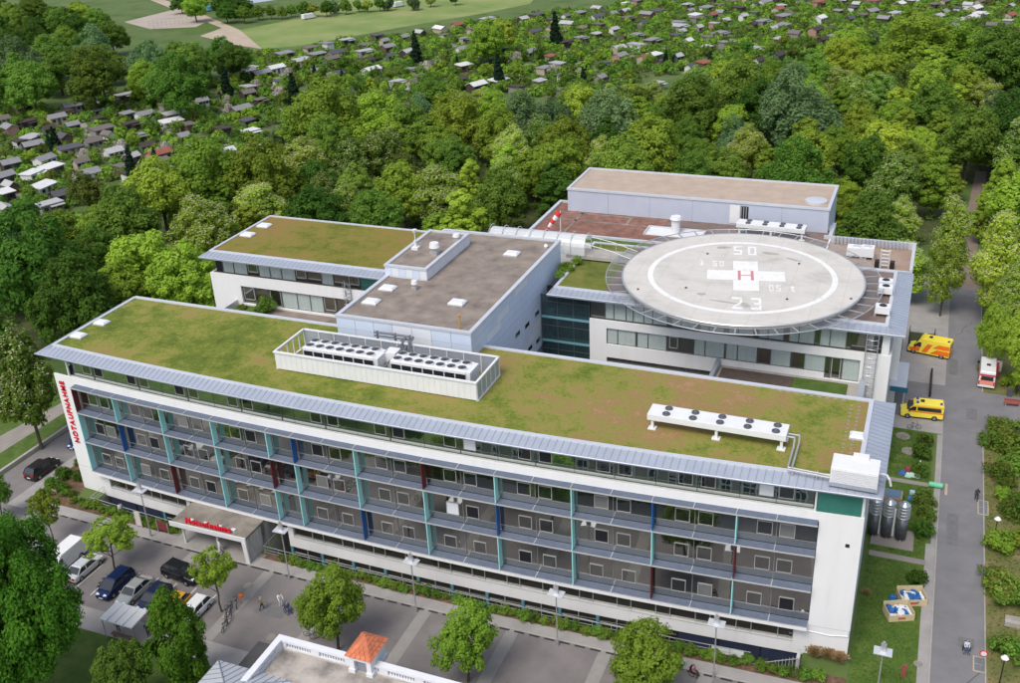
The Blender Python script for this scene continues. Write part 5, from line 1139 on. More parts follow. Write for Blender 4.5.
# manhole covers
for px, py, r in ((248, 586, .5), (271, 637.5, .5), (909, 451, .9), (903, 436, .9), (918, 664, .4)):
    p = at(px, py); b = MB(); b.cyl((p.x, p.y, .015), (p.x, p.y, .035), r, r, 20); b.ring((p.x, p.y, .035), r*.8, .03, 20, 4)
    single('manhole_cover', b, M_path, {248: 'round pale manhole cover in the street below the canopy', 271: 'round pale manhole cover near the balustrade corner', 909: 'larger pit cover on the lawn nearer the white wall', 903: 'pit cover on the lawn behind the yellow van', 918: 'small manhole cover in the verge at the bottom right'}[px], 'manhole cover', loc=(p.x, p.y, 0))
# ================================================================== vehicles
M_tyre = mat('tyre', (.015, .015, .016), .8); M_rim = mat('rim', (.35, .36, .37), .35, .7); M_cg = mat('car_glass', (.02, .025, .03), .05, spec=.8)
M_hl = mat('headlamp', (.75, .78, .8), .15); M_tl = mat('tail_lamp', (.4, .01, .012), .25); M_plate = mat('plate', (.7, .7, .68), .6); M_trim = mat('black_trim', (.02, .02, .022), .6)
def paint(name, c, metal=.25): return mat('paint_'+name, c, .25, metal, spec=.6)
def wheels(t, xs, hw, r, wd=.22):
    for x in xs:
        for s in (-1, 1):
            b = MB(); b.cyl((x, s*(hw-wd), r), (x, s*hw, r), r, r, 16); o = part('wheel', b, M_tyre, t, False)
            b = MB(); b.cyl((x, s*(hw-.02), r), (x, s*(hw+.02), r), r*.62, r*.55, 12); part('rim', b, M_rim, o, False)
def loft(b, st, sec, mi=0):
    """st: stations along x; sec(station)->list of (y,z) ring points"""
    rings = [[(s[0], y, z) for y, z in sec(s)] for s in st]; n = len(rings[0]); k = len(b.v)
    for r in rings: b.v += r
    for i in range(len(rings)-1):
        for j in range(n):
            j2 = (j+1) % n; b.f.append((k+i*n+j, k+i*n+j2, k+(i+1)*n+j2, k+(i+1)*n+j)); b.m.append(mi)
    b.f.append(tuple(k+j for j in range(n))[::-1]); b.m.append(mi); b.f.append(tuple(k+(len(rings)-1)*n+j for j in range(n))); b.m.append(mi)
CARP = dict(
    sedan=dict(L=4.6, W=1.78, belt=.92, hood=.86, trunk=.93, roof=1.43, cab=(-1.75, -1.05, .45, 1.15)),
    hatch=dict(L=4.2, W=1.76, belt=.95, hood=.88, trunk=.98, roof=1.48, cab=(-2.0, -1.55, .4, 1.15)),
    mpv=dict(L=4.5, W=1.82, belt=1.02, hood=.98, trunk=1.05, roof=1.65, cab=(-2.15, -1.85, .5, 1.5)),
    suv=dict(L=4.6, W=1.88, belt=1.1, hood=1.05, trunk=1.12, roof=1.72, cab=(-2.2, -1.75, .35, 1.1)))
def car(kind, pm, loc, ang, label, group='cars parked on the street'):
    P = CARP[kind]; t = thing('car', label, 'car', loc, ang, group); Lh, hw = P['L']/2, P['W']/2; zb = .22
    x0, x1, x2, x3 = P['cab']
    st = [(-Lh, P['trunk']-.22, hw*.86, .38), (-Lh+.12, P['trunk']-.06, hw*.95, .26), (x0, P['trunk'], hw, zb), (x1, P['belt'], hw, zb), (x2, P['belt'], hw, zb), (x3, P['belt']-.01, hw, zb), (x3+.12, P['hood']+.04, hw*.99, zb), (Lh-.55, P['hood']-.08, hw*.96, zb), (Lh-.15, P['hood']-.2, hw*.9, .26), (Lh, P['hood']-.34, hw*.8, .34)]
    def sec(s):
        _, zt, w_, z0 = s
        return [(-w_*.9, z0), (w_*.9, z0), (w_, z0+.12), (w_, (z0+zt)/2), (w_*.97, zt-.1), (w_*.86, zt), (-w_*.86, zt), (-w_*.97, zt-.1), (-w_, (z0+zt)/2), (-w_, z0+.12)]
    b = MB(); loft(b, st, sec); part('body', b, pm, t, False, smooth=False, bevel=.03)
    bw, tw_ = hw*.9, hw*.74; zl, zr_ = P['belt']-.02, P['roof']
    b = MB(); b.hexa([(x0, -bw, zl), (x3, -bw, zl), (x3, bw, zl), (x0, bw, zl)], [(x1, -tw_, zr_-.05), (x2, -tw_, zr_-.05), (x2, tw_, zr_-.05), (x1, tw_, zr_-.05)]); part('windows', b, M_cg, t, False)
    b = MB(); b.hexa([(x1-.06, -tw_-.03, zr_-.07), (x2+.06, -tw_-.03, zr_-.07), (x2+.06, tw_+.03, zr_-.07), (x1-.06, tw_+.03, zr_-.07)], [(x1+.1, -tw_+.08, zr_+.02), (x2-.12, -tw_+.08, zr_+.02), (x2-.12, tw_-.08, zr_+.02), (x1+.1, tw_-.08, zr_+.02)]); part('roof', b, pm, t, False, bevel=.03)
    b = MB(); xm = (x1+x2)/2-.1
    for s in (-1, 1):
        for lo, hi in ((x0, x1), (x3, x2), ((x0+x3)/2-.15, xm)):
            b.hexa([(lo-.05, s*bw-.03, zl), (lo+.05, s*bw-.03, zl), (lo+.05, s*bw+.03, zl), (lo-.05, s*bw+.03, zl)], [(hi-.05, s*tw_-.03, zr_-.05), (hi+.05, s*tw_-.03, zr_-.05), (hi+.05, s*tw_+.03, zr_-.05), (hi-.05, s*tw_+.03, zr_-.05)])
    part('pillar', b, pm, t, False)
    for s in (-1, 1):
        b = MB(); b.hexa([(Lh-.28, s*hw*.52-.2, P['hood']-.3), (Lh-.02, s*hw*.5-.2, P['hood']-.36), (Lh-.06, s*hw*.5+.2, P['hood']-.36), (Lh-.3, s*hw*.56+.2, P['hood']-.3)], [(Lh-.3, s*hw*.52-.2, P['hood']-.15), (Lh-.1, s*hw*.5-.2, P['hood']-.2), (Lh-.14, s*hw*.5+.2, P['hood']-.2), (Lh-.34, s*hw*.56+.2, P['hood']-.15)]); part('headlight', b, M_hl, t, False)
        b = MB(); b.box(-Lh-.02, s*hw*.62-.18, P['trunk']-.36, -Lh+.12, s*hw*.62+.18, P['trunk']-.12); part('tail_light', b, M_tl, t, False)
        b = MB(); b.box(x3-.22, s*(hw+.02)-.1*(s < 0), P['belt'], x3-.04, s*(hw+.02)+.12*(s > 0), P['belt']+.14); part('mirror', b, pm, t, False)
    b = MB(); b.box(-Lh-.03, -.26, .5, -Lh+.02, .26, .62); b.box(Lh-.03, -.26, .38, Lh+.02, .26, .5); part('number_plate', b, M_plate, t, False)
    b = MB(); b.box(-Lh+.05, -hw*.85, .2, Lh-.1, hw*.85, .3); part('underside', b, M_trim, t, False)
    wheels(t, (-Lh+.85, Lh-.9), hw+.005, .32)
    return t
N90 = -math.pi/2
car('sedan', paint('silver', (.62, .63, .64)), (12.0, -13.0, 0), math.pi/2, 'silver saloon parked right of the white van')
car('mpv', paint('blue', (.008, .022, .085)), (17.3, -14.2, 0), N90, 'dark blue people carrier parked nearest the bicycles')
car('sedan', paint('champagne', (.42, .43, .41)), (20.0, -14.4, 0), N90, 'pale champagne saloon parked between two dark blue cars')
car('hatch', paint('navy', (.015, .025, .075)), (22.7, -14.6, 0), N90, 'navy blue hatchback parked next to the pale champagne saloon')
car('hatch', paint('yellow', (.62, .33, .04), 0), (25.6, -15.2, 0), N90, 'yellow car half hidden behind the pointed tree')
car('hatch', paint('white', (.72, .73, .74), 0), (28.0, -14.9, 0), N90, 'white car glimpsed behind the pointed tree')
car('suv', paint('black', (.012, .013, .015)), (23.0, -10.4, 0), -.12, 'black estate car standing in the lane before the canopy')
car('suv', paint('bronze', (.028, .022, .022)), (-7.6, 1.0, 0), math.pi/2, 'dark brown car parked in the side street by the left building corner')
car('hatch', paint('midblue', (.02, .05, .16)), (-7.7, 8.2, 0), N90, 'blue car in the side street half hidden by the white pier')
car('hatch', paint('greysilver', (.4, .41, .42)), (5.2, -12.7, 0), math.pi/2, 'pale car at the left edge behind the leafy tree')
car('suv', paint('graphite', (.02, .022, .025)), (-8.0, -12.2, 0), 1.0, 'dark car glimpsed at the left edge under the trees')
def van(loc, ang, kind, label, cat, group=None):
    """kind: plain, box (high ambulance), low (ambulance van), truck (open rear)"""
    nm = {'plain': 'van', 'box': 'ambulance', 'low': 'ambulance', 'truck': 'ambulance'}[kind]
    t = thing(nm, label, cat, loc, ang, group)
    Lh, hw, H = {'plain': (2.6, .97, 2.2), 'box': (2.85, 1.05, 2.6), 'low': (2.55, .98, 2.25), 'truck': (3.2, 1.05, 2.7)}[kind]
    pm = {'plain': paint('vanwhite', (.74, .75, .76), 0), 'box': paint('amb_yellow', (.92, .74, .07), 0), 'low': paint('amb_yellow', (.92, .74, .07), 0), 'truck': paint('vanwhite', (.74, .75, .76), 0)}[kind]
    nose = Lh; ws = Lh-.75                          # base of the windscreen
    prof = [(-Lh, .35), (nose-.1, .32), (nose, .55), (nose-.04, .95), (ws, 1.18), (ws-.75, H-.18), (ws-1.0, H-.05), (-Lh+.12, H), (-Lh, H-.12)]
    def at_h(z): return hw*(1.0-.10*max(0, (z-1.15)/(H-1.15)))
    b = MB(); k = len(b.v); n = len(prof)
    for s in (-1, 1): b.v += [(x, s*at_h(z), z) for x, z in prof]
    b.f.append(tuple(range(n))); b.m.append(0); b.f.append(tuple(range(2*n-1, n-1, -1))); b.m.append(0)
    for i in range(n): j = (i+1) % n; b.f.append((i, n+i, n+j, j)); b.m.append(0)
    part('body', b, pm, t, False, bevel=.05)
    b = MB(); yy = at_h(1.5)
    b.hexa([(ws-.02, -yy*.92, 1.22), (ws+.03, -yy*.92, 1.22), (ws+.03, yy*.92, 1.22), (ws-.02, yy*.92, 1.22)], [(ws-.72, -yy*.82, H-.28), (ws-.66, -yy*.82, H-.28), (ws-.66, yy*.82, H-.28), (ws-.72, yy*.82, H-.28)]); part('windscreen', b, M_cg, t, False)
    zlo, zhi = 1.25, min(H-.45, 1.95)
    for s in (-1, 1):
        y0, y1 = s*(at_h(zlo)+.012), s*(at_h(zhi)+.012)
        b = MB(); b.face([(ws-1.05, y0, zlo), (ws-.1, y0, zlo), (ws-.62, y1, zhi), (ws-1.05, y1, zhi)] if s < 0 else [(ws-.1, y0, zlo), (ws-1.05, y0, zlo), (ws-1.05, y1, zhi), (ws-.62, y1, zhi)]); part('side_window', b, M_cg, t, False)
        if kind in ('low',):
            b = MB(); q = [(-Lh+.25, y0, zlo+.05), (ws-1.2, y0, zlo+.05), (ws-1.2, y1, zhi), (-Lh+.35, y1, zhi)]; b.face(q if s < 0 else q[::-1]); part('side_window', b, M_cg, t, False)
        b = MB(); b.box(ws-.35, y0-.02, 1.25, ws-.15, y0+s*.25+.02*(s > 0), 1.55); part('mirror', b, M_trim, t, False)
        b = MB(); b.box(-Lh-.02, s*hw*.85-.1, .7, -Lh+.06, s*hw*.85+.1, 1.25); part('tail_light', b, M_tl, t, False)
        b = MB(); b.box(nose-.2, s*hw*.72-.2, .72, nose+.01, s*hw*.72+.2, .95); part('headlight', b, M_hl, t, False)
        om = mat('signal_orange', (.85, .17, .015), .4)
        if kind == 'box':
            def yy_(z): return s*(at_h(z)+.014)
            for q in ([(-Lh+.05, .55), (-Lh+2.6, .55), (-Lh+1.7, 1.25), (-Lh+.05, 1.25)], [(-Lh+.05, 1.45), (-Lh+2.3, 1.45), (-Lh+1.5, 2.05), (-Lh+.05, 2.05)], [(ws-1.9, .55), (ws-1.2, .55), (ws-1.9, 1.9), (ws-2.6, 1.9)], [(ws-.9, .55), (nose-.2, .55), (nose-.25, .95), (ws-.5, 1.2), (ws-.9, 1.2)]):
                pts = [(x, yy_(z), z) for x, z in q]; b = MB(); b.face(pts if s < 0 else pts[::-1]); part('stripe', b, om, t, False)
        if kind == 'low':
            for (z0, z1) in ((1.08, 1.22), (zhi+.06, zhi+.14)):
                pts = [(x, s*(at_h(z)+.014), z) for x, z in ((-Lh+.05, z0), (ws-.2, z0), (ws-.2 if z0 < 1.5 else ws-.9, z1), (-Lh+.05, z1))]; b = MB(); b.face(pts if s < 0 else pts[::-1]); part('stripe', b, om, t, False)
    if kind in ('box', 'low'):
        b = MB()
        for s in (-1, 1): b.box(-Lh-.02, s*.45-.3, 1.35, -Lh-.003, s*.45+.3, H-.5)
        part('rear_window', b, M_cg, t, False)
        b = MB(); b.box(-Lh-.02, -.9, .6, -Lh-.002, .9, 1.1); part('stripe', b, mat('signal_orange', (.85, .17, .015), .4), t, False)
        bm = mat('blue_beacon', (.02, .06, .35), .15)
        b = MB(); b.box(ws-1.3, -.7, H-.02, ws-1.0, -.3, H+.14); b.box(ws-1.3, .3, H-.02, ws-1.0, .7, H+.14); part('beacon', b, bm if kind == 'low' else paint('amb_yellow', (.92, .74, .07), 0), t, False)
        b = MB(); b.box(-Lh+.2, .2, H-.02, -Lh+.5, .7, H+.1); part('beacon', b, bm, t, False)
        b = MB(); b.box(-.2, -.25, H-.01, .25, .25, H+.09); part('roof_vent', b, M_trim, t, False)
    if kind == 'truck':
        sal = mat('salmon_panel', (.78, .26, .2), .5)
        b = MB(); b.box(-Lh-.03, -.85, .75, -Lh-.003, .85, 1.75); part('rear_door', b, sal, t, False)
        b = MB(); b.box(-Lh-.05, -.75, 1.4, -Lh-.031, .75, 2.0); part('rear_window', b, M_cg, t, False)
        b = MB(); b.box(-Lh+1.9, -.25, H+.0, -Lh+2.3, .25, H+.12); part('roof_vent', b, M_trim, t, False)
        b = MB(); b.box(-Lh+.1, hw+.004, .8, Lh-1.6, hw+.02, 1.3); b.box(-Lh+.1, -hw-.02, .8, -.1, -hw-.004, 1.3); b.box(-Lh-.04, -.95, 2.05, -Lh-.02, .95, 2.3); part('stripe', b, mat('locker_red', (.55, .03, .05), .5), t, False)
        b = MB(); b.box(.2, -1.35, .6, 1.6, -1.06, 2.0); part('side_locker', b, mat('locker_red', (.55, .03, .05), .5), t, False)
        b = MB(); b.box(1.62, -1.75, .6, 1.7, -1.06, 2.2); part('open_door', b, pm, t, False)
        b = MB(); b.box(-Lh+.02, -hw*.95, .55, -Lh+.3, hw*.95, .7); part('bumper', b, M_trim, t, False)
    wheels(t, (-Lh+1.0, Lh-.85), hw+.005, .36)
    return t
van((9.0, -12.9, 0), N90, 'plain', 'white panel van parked in the bays at the left', 'van')
a0, a1 = at(952, 361), at(909, 351); ang = math.atan2(a1.y-a0.y, a1.x-a0.x)
p = at(929, 355); van((p.x, p.y+.5, 0), math.radians(168), 'box', 'yellow and orange high roofed ambulance on the forecourt', 'ambulance')
p = at(920.5, 419.5); van((p.x, p.y+.9, 0), math.radians(184), 'low', 'yellow ambulance van with dark windows near the side lawn', 'ambulance')
p = at(986, 381); van((p.x, p.y+.6, 0), math.radians(88), 'truck', 'white ambulance truck with salmon rear door at the road edge', 'ambulance')
# ================================================================== bicycles
def bicycle(x, y, a, label, m, group='bicycles parked by the street trees'):
    t = thing('bicycle', label, 'bicycle', (x, y, 0), a, group)
    for wx in (-.52, .52):
        b = MB(); b.ring((wx, 0, .34), .32, .028, 16, 4, axis='y'); o = part('wheel', b, M_tyre, t, False)
        b = MB()
        for k in range(4): u = Vector((math.cos(k*.785)*.31, 0, math.sin(k*.785)*.31)); b.cyl(Vector((wx, 0, .34))-u, Vector((wx, 0, .34))+u, .008, n=3)
        part('spoke', b, M_rim, o, False)
    b = MB(); b.tube([(-.52, 0, .34), (-.1, 0, .32), (-.2, 0, .78), (-.52, 0, .34)], .022, 5); b.tube([(-.1, 0, .32), (.36, 0, .75), (-.2, 0, .74)], .024, 5); b.tube([(.52, 0, .34), (.36, 0, .75), (.32, 0, .98)], .022, 5); part('frame', b, m, t, False)
    b = MB(); b.tube([(.25, -.28, 1.0), (.34, 0, .99), (.25, .28, 1.0)], .02, 5); part('handlebar', b, M_trim, t, False)
    b = MB(); b.hexa([(-.36, -.09, .86), (-.08, -.03, .88), (-.08, .03, .88), (-.36, .09, .86)], [(-.36, -.09, .92), (-.08, -.03, .92), (-.08, .03, .92), (-.36, .09, .92)]); b.cyl((-.2, 0, .76), (-.22, 0, .88), .018, n=5); part('saddle', b, M_trim, t, False)
M_bk = [mat('bike_black', (.03, .03, .035), .4), mat('bike_silver', (.4, .41, .43), .3, .5), mat('bike_blue', (.03, .06, .16), .4), mat('bike_red', (.25, .03, .03), .4)]
for k, (px, py, an, lb) in enumerate([(228, 615, 1.9, 'silver bicycle against the trunk of the young tree by the cross band'), (237, 606, 2.2, 'black bicycle with an orange basket, farthest of the parked row'), (232, 611, 2.1, 'black bicycle in the middle of the parked row'), (229, 622, 1.8, 'silver bicycle leaning nearest the camera side of the row'), (225, 629, 1.9, 'dark bicycle at the near end of the row'), (103, 588, 1.5, 'dark bicycle standing beside the blue people carrier'), (107, 584, 1.4, 'second bicycle beside the blue people carrier, nearer the tree'), (122, 573, .3, 'bicycle behind the small tree among the parked cars'), (312, 637, .2, 'black bicycle just behind the white balustrade'), (319, 639, .5, 'bicycle under the round tree behind the balustrade'), (914, 429, .2, 'bicycle left beside the yellow ambulance van')]):
    p = at(px, py); bicycle(p.x, p.y, an, lb, M_bk[k % 4])
p = at(242, 603); b = MB(); b.hexa([(p.x-.2, p.y-.15, .75), (p.x+.2, p.y-.15, .75), (p.x+.2, p.y+.15, .75), (p.x-.2, p.y+.15, .75)], [(p.x-.25, p.y-.2, 1.05), (p.x+.25, p.y-.2, 1.05), (p.x+.25, p.y+.2, 1.05), (p.x-.25, p.y+.2, 1.05)]); b.box(p.x-.03, p.y-.03, 0, p.x+.03, p.y+.03, .75)
single('bicycle_basket', b, mat('orange_plastic', (.75, .2, .04), .5), 'orange basket on the farthest parked bicycle', 'basket', loc=(p.x, p.y, 0))
# ================================================================== people
M_skin = mat('skin', (.42, .25, .18), .6); M_hair = {'dark': mat('dark_hair', (.02, .015, .012), .6), 'grey': mat('grey_hair', (.4, .39, .37), .7), 'fair': mat('fair_hair', (.3, .2, .1), .6)}
def person(px, py, face, top, legs, label, hair='dark', pose='walk', h=1.74, z=0.0, shoes=(.02, .02, .02)):
    p = at(px, py, z); s = h/1.75
    J = {}
    sw = .26 if pose == 'walk' else 0.04; arm = .22 if pose == 'walk' else .05
    J['pel'] = (0, 0, .95); J['sp'] = (.0, 0, 1.15); J['ch'] = (.02, 0, 1.36); J['nk'] = (.03, 0, 1.5); J['hd'] = (.05, 0, 1.62); J['tp'] = (.05, 0, 1.72)
    for sd, sg in (('l', 1), ('r', -1)):
        f = sg*sw
        if pose == 'sit':
            J['hp'+sd] = (.02, sg*.1, .56); J['kn'+sd] = (.44, sg*.11, .58); J['an'+sd] = (.5, sg*.11, .14); J['to'+sd] = (.66, sg*.12, .1)
        else:
            J['hp'+sd] = (0, sg*.09, .9); J['kn'+sd] = (f*.55+.05, sg*.1, .5); J['an'+sd] = (f-.03, sg*.1, .08 if f >= 0 else .12); J['to'+sd] = (f+.13, sg*.11, .04)
        J['sh'+sd] = (.02, sg*.19, 1.42); 
        if pose == 'push': J['el'+sd] = (.15, sg*.24, 1.16); J['wr'+sd] = (.4, sg*.22, 1.04); J['hn'+sd] = (.48, sg*.2, 1.02)
        elif pose == 'sit': J['el'+sd] = (.05, sg*.24, 1.14); J['wr'+sd] = (.28, sg*.2, 1.06); J['hn'+sd] = (.36, sg*.17, 1.05)
        else: J['el'+sd] = (-sg*arm*.4-.02, sg*.25, 1.14); J['wr'+sd] = (-sg*arm+.05, sg*.25, .92); J['hn'+sd] = (-sg*arm+.08, sg*.25, .84)
    if pose == 'sit':
        for k in ('pel', 'sp', 'ch', 'nk', 'hd', 'tp', 'shl', 'shr', 'ell', 'elr', 'wrl', 'wrr', 'hnl', 'hnr'):
            a = J[k]; J[k] = (a[0], a[1], a[2]-.38)
    E_ = [('pel', 'sp'), ('sp', 'ch'), ('ch', 'nk'), ('nk', 'hd'), ('hd', 'tp')]
    for sd in 'lr': E_ += [('pel', 'hp'+sd), ('hp'+sd, 'kn'+sd), ('kn'+sd, 'an'+sd), ('an'+sd, 'to'+sd), ('ch', 'sh'+sd), ('sh'+sd, 'el'+sd), ('el'+sd, 'wr'+sd), ('wr'+sd, 'hn'+sd)]
    R_ = dict(pel=(.15, .12), sp=(.15, .115), ch=(.165, .12), nk=(.06, .06), hd=(.085, .1), tp=(.05, .06))
    for sd in 'lr': R_.update({'hp'+sd: (.095, .095), 'kn'+sd: (.065, .065), 'an'+sd: (.05, .05), 'to'+sd: (.045, .035), 'sh'+sd: (.075, .075), 'el'+sd: (.05, .05), 'wr'+sd: (.035, .035), 'hn'+sd: (.04, .02)})
    keys = list(J); me = bpy.data.meshes.new('person'); me.from_pydata([J[k] for k in keys], [(keys.index(a), keys.index(c)) for a, c in E_], [])
    ob = bpy.data.objects.new('tmp', me); COL.objects.link(ob); md = ob.modifiers.new('skin', 'SKIN'); ob.modifiers.new('sub', 'SUBSURF').levels = 1
    for k, key in enumerate(keys): me.skin_vertices[0].data[k].radius = R_[key]; me.skin_vertices[0].data[k].use_root = key == 'pel'
    dg = bpy.context.evaluated_depsgraph_get(); dg.update(); body = bpy.data.meshes.new_from_object(ob.evaluated_get(dg)); body.name = 'person'
    bpy.data.objects.remove(ob)
    body.materials.clear()
    mt = mat('cloth_%d_%d_%d' % tuple(int(c*255) for c in top), top, .85); ml = mat('cloth_%d_%d_%d' % tuple(int(c*255) for c in legs), legs, .85); ms = mat('shoe_%d' % int(shoes[0]*255), shoes, .6)
    for m in (M_skin, mt, ml, M_hair[hair], ms): body.materials.append(m)
    zo = -.38 if pose == 'sit' else 0
    for pl in body.polygons:
        c = pl.center
        hand = any((Vector(J['hn'+sd])-c).length < .09 for sd in 'lr'); foot = c.z < .1
        if c.z > 1.5+zo: mi = 3 if (c.z > 1.66+zo or c.x < .02) else 0
        elif hand: mi = 0
        elif foot: mi = 4
        elif c.z > .93+zo*.9 and not (pose == 'sit' and c.x > .15 and abs(c.y) < .18 and c.z < .68): mi = 1
        else: mi = 2
        pl.material_index = mi; pl.use_smooth = True
    # fingers
    bb = bmesh.new(); bb.from_mesh(body)
    for sd, sg in (('l', 1), ('r', -1)):
        h0 = Vector(J['hn'+sd]); d = (h0-Vector(J['wr'+sd])).normalized(); sx = Vector((1, 0, 0)) if abs(d.x) < .7 else Vector((0, 0, 1))
        for k in range(5):
            o_ = sx*(k-1.5)*.02 if k < 4 else sx*.035-d*.05; ln = (.065, .075, .07, .055, .05)[k]
            fb = MB(); q = h0+o_; dd = d if k < 4 else (d+sx*.8).normalized(); mid_ = q+dd*ln*.6; fb.tube([q, mid_, mid_+(dd+Vector((.3, 0, 0))).normalized()*ln*.5], .009, 5)
            vv = [bb.verts.new(v) for v in fb.v]
            for f_ in fb.f: bb.faces.new([vv[i] for i in f_]).material_index = 0
    bb.to_mesh(body); bb.free()
    o = link('person', body, None, (p.x, p.y, z), face, s); return tag(o, label, 'person')
person(262, 610, .9, (.24, .17, .09), (.03, .03, .035), 'person in a tan jacket walking across the street', 'grey')
person(122, 515, 2.6, (.62, .62, .64), (.03, .03, .05), 'person in a white top walking at the left end of the street')
person(149, 636, -1.2, (.03, .03, .04), (.03, .03, .035), 'person in dark clothes standing right of the white shelter', pose='stand')
person(221, 552, -2.4, (.66, .68, .72), (.62, .64, .68), 'person in white clothes walking under the entrance canopy', 'fair')
person(361, 600, 2.8, (.03, .03, .035), (.02, .02, .03), 'person in black on the pavement behind the round tree', pose='stand')
person(976, 501, 1.6, (.05, .03, .035), (.02, .02, .025), 'person in dark clothes walking on the side road')
person(119, 631, -1.0, (.03, .05, .12), (.03, .03, .04), 'person in dark blue under the white shelter', pose='stand')
M_wc = mat('wheelchair_blue', (.03, .09, .22), .6)
def wheelchair(px, py, a, label, seat, rider):
    p = at(px, py); t = thing('wheelchair', label, 'wheelchair', (p.x, p.y, 0), a)
    for s in (-1, 1):
        b = MB(); b.ring((0, s*.3, .3), .28, .025, 16, 4, axis='y'); part('wheel', b, M_tyre, t, False); b = MB(); b.ring((.5, s*.25, .1), .08, .025, 10, 4, axis='y'); part('caster', b, M_tyre, t, False)
    b = MB(); b.box(-.22, -.26, .44, .28, .26, .5); part('seat', b, seat, t, False); b = MB(); b.box(-.28, -.26, .5, -.22, .26, .98); part('backrest', b, seat, t, False)
    b = MB()
    for s in (-1, 1): b.tube([(-.45, s*.27, 1.0), (-.25, s*.27, .98), (-.25, s*.27, .3), (.35, s*.27, .3), (.5, s*.25, .1), (.62, s*.2, .1)], .018, 5)
    part('frame', b, M_steel, t, False); q = p
    return person(px, py, a, rider[0], rider[1], rider[2], rider[3], 'sit', 1.7)
an = -.55; p = at(287, 611)
wheelchair(288, 612, an, 'blue wheelchair being pushed across the street', M_wc, ((.10, .10, .13), (.03, .08, .22), 'person with blue blanket seated in the pushed wheelchair', 'grey'))
person(281, 606, an, (.68, .69, .72), (.66, .67, .7), 'carer in white pushing a wheelchair in the street', 'dark', 'push')
wheelchair(693, 675, -.3, 'dark wheelchair on the pavement at the bottom, behind the round tree', mat('black_seat', (.03, .03, .035), .7), ((.45, .2, .18), (.04, .04, .05), 'person in pink seated in the dark wheelchair on the pavement', 'dark'))
person(681, 670, -.3, (.6, .58, .58), (.03, .03, .03), 'person in white top pushing the dark wheelchair on the pavement', 'dark', 'push')
wheelchair(966, 651, -1.5, 'blue grey wheelchair rolling down the side road', M_wc, ((.6, .6, .62), (.06, .09, .18), 'person in a pale top seated in the wheelchair on the side road', 'grey'))
# ================================================================== things on the right
M_silo = mat('silo_steel', (.42, .46, .52), .3, .7, col2=(.55, .58, .63), scale=1.5)
M_silod = mat('silo_dark', (.08, .09, .10), .35, .4, col2=(.14, .15, .165), scale=1.0)
for k, (px, lb) in enumerate(((862.5, 'leftmost steel gas tank, partly hidden by the white wall'), (884, 'middle steel gas tank beside the white wall'), (902.5, 'rightmost of the three upright steel gas tanks'))):
    base = at(px-.5+(-3 if k else 0), 541, 0); x = (91.0, 92.35, 93.8)[k]; y = 20.4
    t = thing('gas_tank', lb, 'gas tank', (x, y, 0), 0, 'upright tanks by the right wall')
    r, h = .62, 4.5
    b = MB(); b.cyl((0, 0, .3), (0, 0, 2.9), r*.96, r*.96, 20); part('lower_shell', b, M_silod, t, False, True)
    b = MB(); b.cyl((0, 0, 2.9), (0, 0, h), r, r, 20); b.cyl((0, 0, h), (0, 0, h+.35), r, r*.35, 20); part('upper_shell', b, M_silo, t, False)
    b = MB()
    for z in (3.0, 3.4, 3.8, 4.2): b.ring((0, 0, z), r+.02, .035, 20, 4)
    part('hoop', b, M_steel, t, False)
    for a in (.6, 2.7, 4.8): b = MB(); b.cyl((r*.8*math.cos(a), r*.8*math.sin(a), 0), (r*.8*math.cos(a), r*.8*math.sin(a), .5), .08, .08, 6); part('leg', b, M_steel, t, False)
    b = MB(); b.cyl((-r-.22, -.2, .4), (-r-.22, -.2, 3.9), .11, .11, 8); part('riser_pipe', b, M_wbox, t, False)
hb = at(893, 502); b = MB()
t = thing('roof_hatch_box', 'small timber edged box with a blue glass lid behind the gas tanks', 'hatch', (92.5, 27.6, 0)); b.box(-1.1, -.9, 0, 1.1, .9, .9); part('box', b, mat('timber', (.3, .22, .14), .8), t, False); b = MB(); b.box(-.8, -.75, .9, .9, .75, .98); part('lid', b, mat('blue_lid', (.10, .17, .25), .15), t, False)
